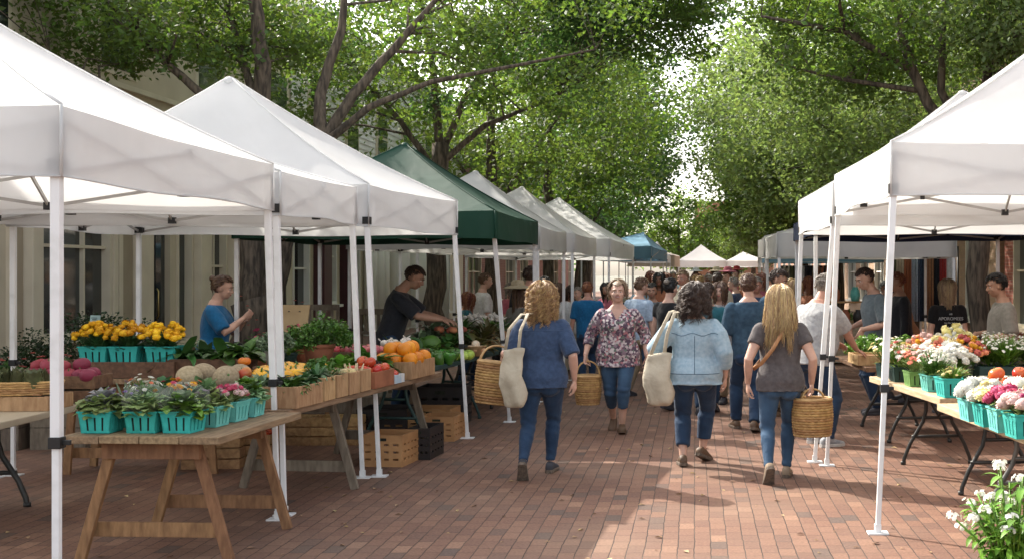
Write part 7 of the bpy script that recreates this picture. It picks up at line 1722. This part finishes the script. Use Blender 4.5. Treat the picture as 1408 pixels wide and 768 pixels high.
# ================================================================== right hand flower stall
def rp(y, off): return V((1.80 - 0.123 * (y - 9.0) + off, y, 0.747))
GB = [((9.06, .10), 1.12, None, 'widest teal basket at the near corner of the bouquet table'), ((9.50, .11), 1.0, m_teal_p, 'pale teal basket under the white and green chrysanthemums'), ((9.93, .10), .95, M('leaf_green_pulp', (0.16, 0.32, 0.09), rough=.7), 'leaf green basket of coral flowers by the near tent leg'), ((10.35, .1), 1.0, m_dgreen, 'dark green basket of mixed flowers behind the tent leg'), ((10.75, .1), .95, m_dgreen, 'dark green basket at the far corner of the bouquet table')]
for (yo, s, mt, lab) in GB: pulp_basket(lab, rp(*yo), RAR, mt, s)
bouquet('flower_bunch', 'low yellow green flower bunch in the widest teal basket', 'flowers', rp(9.06, .10) + V((0, 0, .11)), 301, .125, .10, v_bright, [('blossoms', f_cream, 1)], nb=26, bloom_r=.016, nleaf=80)
bouquet('flower_bunch', 'dense white and green chrysanthemum bunch in the pale teal basket', 'flowers', rp(9.50, .11) + V((0, 0, .09)), 302, .15, .24, v_herb, [('blossoms', f_white, 1)], nb=60, bloom_r=.017, nleaf=260, leafL=.06)
bouquet('flower_bunch', 'coral and blush flower bunch in the leaf green basket', 'flowers', rp(9.93, .10) + V((0, 0, .09)), 303, .14, .2, v_let, [('coral_blossoms', f_coral, .5), ('blush_blossoms', f_blush, .5)], nb=34, bloom_r=.026)
bouquet('flower_bunch', 'coral red and lime flower bunch behind the near right tent leg', 'flowers', rp(10.35, .10) + V((0, 0, .09)), 304, .16, .24, v_bright, [('red_blossoms', f_red, .3), ('white_blossoms', f_white, .4), ('yellow_blossoms', f_cream, .3)], nb=40, bloom_r=.026)
bouquet('flower_bunch', 'lime green and white flower bunch at the far corner of the bouquet table', 'flowers', rp(10.75, .10) + V((0, 0, .09)), 305, .17, .26, v_bright, [('white_blossoms', f_white, .6), ('yellow_blossoms', f_cream, .4)], nb=40, bloom_r=.022)
INNER = [((9.75, .34), .17, .22, [('white_blossoms', f_white, 1)], v_herb, 'round white flower bunch behind the chrysanthemums', 80), ((10.15, .36), .19, .24, [('coral_blossoms', f_coral, .5), ('white_blossoms', f_white, .3, 1.5), ('yellow_blossoms', f_cream, .2, 1.5)], v_let, 'coral, white and yellow bouquet in the middle of the bouquet table', 50), ((10.6, .36), .2, .26, [('coral_blossoms', f_coral, .4), ('blush_blossoms', f_blush, .4), ('yellow_blossoms', f_yel, .2)], v_let, 'coral and blush bouquet in the second row of the bouquet table', 50), ((10.3, .62), .2, .26, [('red_blossoms', f_red, .4), ('yellow_blossoms', f_yel, .3), ('coral_blossoms', f_coral, .3)], v_herb, 'red and yellow bouquet near the white daisy bucket', 44), ((10.78, .68), .21, .32, [('white_blossoms', f_white, .5), ('yellow_blossoms', f_cream, .5, 1.4)], v_bright, 'tall lime and cream bouquet at the back of the bouquet table', 52)]
for i, (yo, r_, h_, bl, gr, lab, nb) in enumerate(INNER):
    q = rp(*yo); pot('tin bucket under the ' + lab.split(' in ')[0].split(' at ')[0].split(' near ')[0].split(' behind ')[0], q, .09, .15, M('tin_%d' % i, (0.3, 0.31, 0.3), rough=.4, metal=.6), 'bucket', 'flower_bucket')
    bouquet('bouquet', lab, 'flowers', q + V((0, 0, .10)), 310 + i, r_, h_, gr, bl, nb=int(nb * 1.5), bloom_r=.025, nleaf=130, leafL=.075, leafw=.026, style='puff', npet=8)
for i, (yo, lab) in enumerate((((10.25, .93), 'left white daisy clump in the long trough'), ((10.25, 1.15), 'middle white daisy clump in the long trough'), ((10.2, .80), 'right white daisy clump nearest the tree trunk'))):
    bouquet('daisy_plant', lab, 'flowers', rp(*yo) + V((0, (.12 if i == 2 else 0), .13)), 330 + i, .19, .27, v_bright, [('blossoms', f_white, 1)], nb=110, bloom_r=.014, nleaf=200, leafL=.09, npet=6)
wood_box('flower_trough', 'long pale trough holding the white daisy clumps', 'trough', rp(10.25, .97), RAR, .62, .26, .14, m_dgreen, 1, filling=m_soil_shade)
# gourd, price card, jars
fruit('squash', 'tan gourd at the inner side of the widest teal basket', rp(9.05, .30) + V((0, 0, .06)), 1.1, None, (0, 0, 0), 'vegetable', M('tan_gourd', (0.52, 0.26, 0.07), rough=.45))
heap('pepper', 'yellow pepper heaped behind the tan gourd', rp(9.3, .34), .16, .2, 7, .9, 'yellow peppers on the bouquet table', r=.045, cat='vegetable', mat=M('yellow_pepper_skin', (0.70, 0.42, 0.03), (0.6, 0.3, 0.02), rough=.2, rand=.15))
t = thing('price_card', 'white price card standing among the bouquets', 'sign', rp(9.62, .26), R(-6)); m = MB(); m.box((0, 0, .19), (.11, .006, .12), Matrix.Rotation(R(-10), 3, 'X')); m.build('card', M('white_card', (0.68, 0.67, 0.64), rough=.6), t); m = MB(); m.box((0, .012, .06), (.02, .02, .13)); m.build('holder', w_box, t)
def jar(label, loc, col):
    t = thing('jam_jar', label, 'jar', loc, 0); m = MB(); m.lathe([(.036, 0), (.04, .008), (.04, .075), (.033, .088)], 16); m.build('glass', M('jam_' + label[:6], col, rough=.1, spec=.6), t); m = MB(); m.lathe([(.036, .086), (.036, .104), (.0, .105)], 16); m.build('lid', M('lid_' + label[:6], (0.6, 0.58, 0.5), rough=.4, metal=.4), t)
for i, (lab, col) in enumerate((('purple jam jar behind the yellow peppers', (0.08, 0.02, 0.05)), ('amber jam jar behind the yellow peppers', (0.45, 0.16, 0.03)), ('ruby jam jar behind the yellow peppers', (0.25, 0.02, 0.03)))): jar(lab, rp(9.62, .52 + .1 * i), col)
# tomatoes and apples between the two tables
wood_box('wooden_crate', 'wooden crate of big tomatoes at the far end of the nearest right table', 'crate', (2.17, 8.36, .747), RBR, .56, .40, .15, w_box, 1, filling=m_soil_shade)
heap('tomato', 'big orange red tomato heaped in the crate on the nearest right table', (2.17, 8.36, .86), 0.44, .28, 16, 1.05, 'big tomatoes on the nearest right table', r=.052, cat='vegetable', mat=M('heirloom_tomato', (0.58, 0.085, 0.03), (0.6, 0.20, 0.04), rough=.22, scale=7, rand=.25))
heap('pumpkin', 'small orange pumpkin beside the big tomatoes on the right', (2.56, 8.25, .76), .3, .36, 6, .95, 'small pumpkins on the nearest right table', r=.08, cat='vegetable')
RB_ = [(1.745, 7.60, 'white ruffled flowers, farthest of the row', [('blossoms', f_white, 1)]), (1.775, 7.34, 'white and lemon flowers, second of the row', [('white_blossoms', f_white, .65), ('yellow_blossoms', f_cream, .35)]), (1.80, 7.08, 'hot pink flowers in the row', [('blossoms', f_pink, 1)]), (1.83, 6.82, 'blush and pink flowers at the picture edge', [('pink_blossoms', f_pink, .15), ('cream_blossoms', f_blush, .85)]), (1.98, 7.50, 'white flowers in the second row behind', [('blossoms', f_white, 1)]), (2.02, 7.24, 'cream flowers in the second row behind', [('blossoms', f_cream, .7), ('white_blossoms', f_white, .3)])]
for i, (x, y, lab, bl) in enumerate(RB_):
    pulp_basket('pale teal basket of %s on the nearest right table' % lab.replace(', farthest of the row', '').replace(', second of the row', '').replace(' in the row', '').replace(' behind', '').replace(' at the picture edge', ''), (x, y, .747), RBR + rw.uniform(-.05, .05), m_teal_p if i % 2 == 0 else m_teal, 1.08)
    bouquet('flower_bunch', lab[0].upper() * 0 + 'bunch of %s' % lab, 'flowers', (x, y, .747 + .09), 350 + i, .125, .15, v_let, bl, nb=34, bloom_r=.036, nleaf=60, style='puff', npet=11)
# near floor plant
pot('dark pot of the white flowering plant on the bricks at the lower right corner', (1.60, 6.2, 0), .2, .15, m_dgreen)
rnd = random.Random(77); fo = MB(); bl = MB()
for i in range(62):
    a = rnd.uniform(0, 6.3); q = math.sqrt(rnd.random()); tip = V((q * .31 * math.cos(a), q * .31 * math.sin(a), rnd.uniform(.30, .58) * (1.08 - .4 * q))); b0 = V((tip.x * .25, tip.y * .25, 0)); mid = b0.lerp(tip, .5) + V((0, 0, .05))
    fo.tube([b0, mid, tip], .005, 5)
    for k in range(12):
        s = rnd.uniform(.1, .95); p = b0.lerp(tip, s) + V((0, 0, .04 * math.sin(PI * s))); b_ = rnd.uniform(0, 6.3); fo.leaf(p, (math.cos(b_), math.sin(b_), rnd.uniform(.0, .9)), rnd.uniform(.06, .12), rnd.uniform(.024, .04), 1.1, seg=4)
    if i % 2: continue
    for k in range(rnd.randint(9, 20)):
        d = V((rnd.gauss(0, 1), rnd.gauss(0, 1), abs(rnd.gauss(0, .8)) + .1)).normalized(); bl.petals(tip + V((d.x, d.y, d.z * .7)) * rnd.uniform(.012, .046), .0145, d, 5, 0, 1, .3)
plant('flowering_plant', 'leafy white flowering plant on the bricks at the lower right corner', 'plant', (1.60, 6.2, .115), [('foliage', fo, v_bright), ('blossoms', bl, f_white)])
# herb table, right
wood_box('wooden_tray', 'wooden tray under the hands of the grey haired man', 'tray', (1.78, 12.28, .752), R(4), .42, .5, .10, w_box, 1, filling=w_leg)
for i in range(4):
    herb_bush( ('bright parsley bunch right of the grey haired man', 'dark basil bunch behind the parsley on the right', 'bright mint bunch at the far side of the herb table', 'pale herb bunch at the inner side of the herb table')[i], ((1.80, 12.95, .76), (1.95, 13.25, .76), (2.2, 12.8, .76), (2.45, 13.1, .76))[i], .22, .24, (v_bright, v_herb, v_bright, v_sage)[i], 400 + i, 60, 36, .036, 'herbs', 'herb_bunch')
heap('apple', 'red apple lying among the herbs on the far right table', (1.98, 12.6, .75), .3, .2, 6, 1.0, 'red apples on the herb table')
# hanging textiles and shelf at the back of the grey stall
TX = [(1226, c_olive, 'olive'), (1237, c_cream, 'cream'), (1249, c_rust, 'rust'), (1258, c_sky, 'pale blue'), (1268, c_navy, 'navy'), (1277, c_tanj, 'tan'), (1286, c_char, 'charcoal'), (1296, c_red, 'dark red'), (1305, c_white, 'white')]
rail = MB(); rail.tube([at(1218, 340, 21.2), at(1318, 340, 21.2)], .018, 8); 
for px in (1219, 1317): q = at(px, 340, 21.2); rail.tube([(q.x, q.y, 0), (q.x, q.y, q.z)], .018, 8)
o = rail.build('hanging_rail', m_steel); tag(o, 'steel rail carrying the row of hanging cloths at the right', 'rail')
for i, (px, mt, nm) in enumerate(TX):
    q = at(px, 341, 21.2); m = MB(); n = 10
    vs = []; wd = .15
    for zi in range(2):
        for k in range(n + 1): vs.append((-wd * .5 + wd * k / n, .03 * math.sin(k * 1.9 + i), -1.25 * zi))
    m.add(vs, [(k, k + 1, n + 2 + k, n + 1 + k) for k in range(n)], 0, True)
    o = m.build('hanging_cloth', mt, None, (q.x, q.y, q.z), solid=.012); tag(o, 'long %s cloth hanging on the rail behind the right stall' % nm, 'cloth', 'cloths hanging on the rail')
def shelf_rack(label, loc, rz):
    t = thing('wooden_rack', label, 'shelf', loc, rz)
    for sx in (-1, 1):
        m = MB(); m.beam((sx * .45, -.25, 0), (sx * .45, .1, 1.7), .04, .03, up=(1, 0, 0)); m.beam((sx * .45, .35, 0), (sx * .45, .1, 1.7), .04, .03, up=(1, 0, 0)); m.build('side_frame', w_crate, t)
    for z_ in (.5, .85, 1.2): m = MB(); m.box((0, .06, z_), (.95, .42 - .12 * z_, .025)); m.build('shelf', w_crate, t)
    return t
shelf_rack('wooden ladder rack behind the herb table on the right', (2.35, 19.2, 0), R(6))
for i, (x, z_, mt, nm) in enumerate(((2.1, .513, m_terra, 'terracotta'), (2.4, .513, m_dgreen, 'dark green'), (2.62, .513, m_canvas, 'cream'), (2.05, .863, m_canvas, 'tall cream'), (2.35, .863, m_terra, 'small terracotta'), (2.55, .863, m_steel, 'dark metal'), (2.2, 1.213, m_terra, 'topmost terracotta'), (2.5, 1.213, m_teal_p, 'topmost teal'))):
    m = MB(); r_ = .07 + .01 * (i % 3); m.lathe([(r_ * .7, 0), (r_, .09), (r_ * .8, .17), (r_ * .5, .2), (r_ * .55, .22)], 18); o = m.build('vase', mt, None, (x, 19.25, z_)); tag(o, '%s vase on the wooden ladder rack' % nm, 'vase')
# scarves and bags on a stand beside the aisle
q = MB(); q.tube([(1.45, 20.4, 0), (1.45, 20.4, 1.75)], .02, 8); q.tube([(2.15, 20.4, 0), (2.15, 20.4, 1.75)], .02, 8); q.tube([(1.4, 20.4, 1.75), (2.2, 20.4, 1.75)], .02, 8); o = q.build('garment_rail', m_steel); tag(o, 'garment rail with draped scarves at the aisle edge of the grey canopy', 'rail')
for i, (x, mt, nm) in enumerate(((1.5, c_cream, 'cream'), (1.63, c_olive, 'olive'), (1.76, c_white, 'white'), (1.89, c_char, 'charcoal'), (2.02, c_khaki, 'khaki'), (2.12, c_rust, 'rust'))):
    m = MB(); vs = []; n = 8
    for zi in range(5):
        for k in range(n + 1): vs.append((-.07 + .14 * k / n * (1 - .12 * zi) + .02 * zi * math.sin(i), .05 * math.sin(k * 1.5 + i + zi * .5), .02 - .22 * zi))
    m.add(vs, [(a * (n + 1) + k, a * (n + 1) + k + 1, (a + 1) * (n + 1) + k + 1, (a + 1) * (n + 1) + k) for a in range(4) for k in range(n)], 0, True)
    o = m.build('scarf', mt, None, (x, 20.4, 1.74), solid=.01); tag(o, '%s scarf draped over the garment rail' % nm, 'scarf', 'scarves draped on the garment rail')
# far stall counters under the canopies on both sides
for i, (x, y, l_, lab) in enumerate(((-2.6, 20.4, 2.4, 'cloth covered counter under the off white canopy in the left row'), (-2.5, 25.4, 4.5, 'long cloth covered counter under the bright white long canopy'), (-2.0, 41, 6, 'cloth covered counter under the blue canopy'), (2.6, 23.6, 2.4, 'cloth covered counter behind the scarf rail on the right'), (3.1, 31.5, 2.4, 'cloth covered counter under the blue flapped canopy'))):
    m = MB(); m.box((0, 0, .77), (1.0, l_, .03)); t = thing('stall_counter', lab, 'table', (x, y, 0)); m.build('tabletop', w_pale, t)
    m = MB(); vs = []; per = [(-.49, -l_ / 2 + .01), (.49, -l_ / 2 + .01), (.49, l_ / 2 - .01), (-.49, l_ / 2 - .01)]; pts = []
    for k in range(4):
        a, b_ = V(per[k]), V(per[(k + 1) % 4]); nn = 14; d = (b_ - a); nr = V((d.y, -d.x)).normalized()
        for j in range(nn): p = a.lerp(b_, j / nn) + nr * .02 * math.sin(j * 2.1); pts.append(p)
    nP = len(pts)
    for z_ in (.75, .4, .03): vs += [(p.x, p.y, z_) for p in pts]
    m.add(vs, [(r_ * nP + j, (r_ + 1) * nP + j, (r_ + 1) * nP + (j + 1) % nP, r_ * nP + (j + 1) % nP) for r_ in range(2) for j in range(nP)], 0, True); m.build('tablecloth', (c_cream, c_white, c_navy, c_cream, c_white)[i], t)
    for j in range(5):
        rnd = random.Random(500 + i * 7 + j); mb = MB(); shape_leafy(mb, rnd, .2, .22, 50, .14, .05, 1.0); yy = y - l_ * .42 + l_ * .84 * j / 4
        plant('greens_bunch', '%s greens on the %s' % (('nearest', 'second', 'middle', 'fourth', 'farthest')[j], lab), 'vegetable', (x + .2, yy, .785), [('leaves', mb, (v_herb, v_let, v_sage, v_bright, v_kale)[j])])
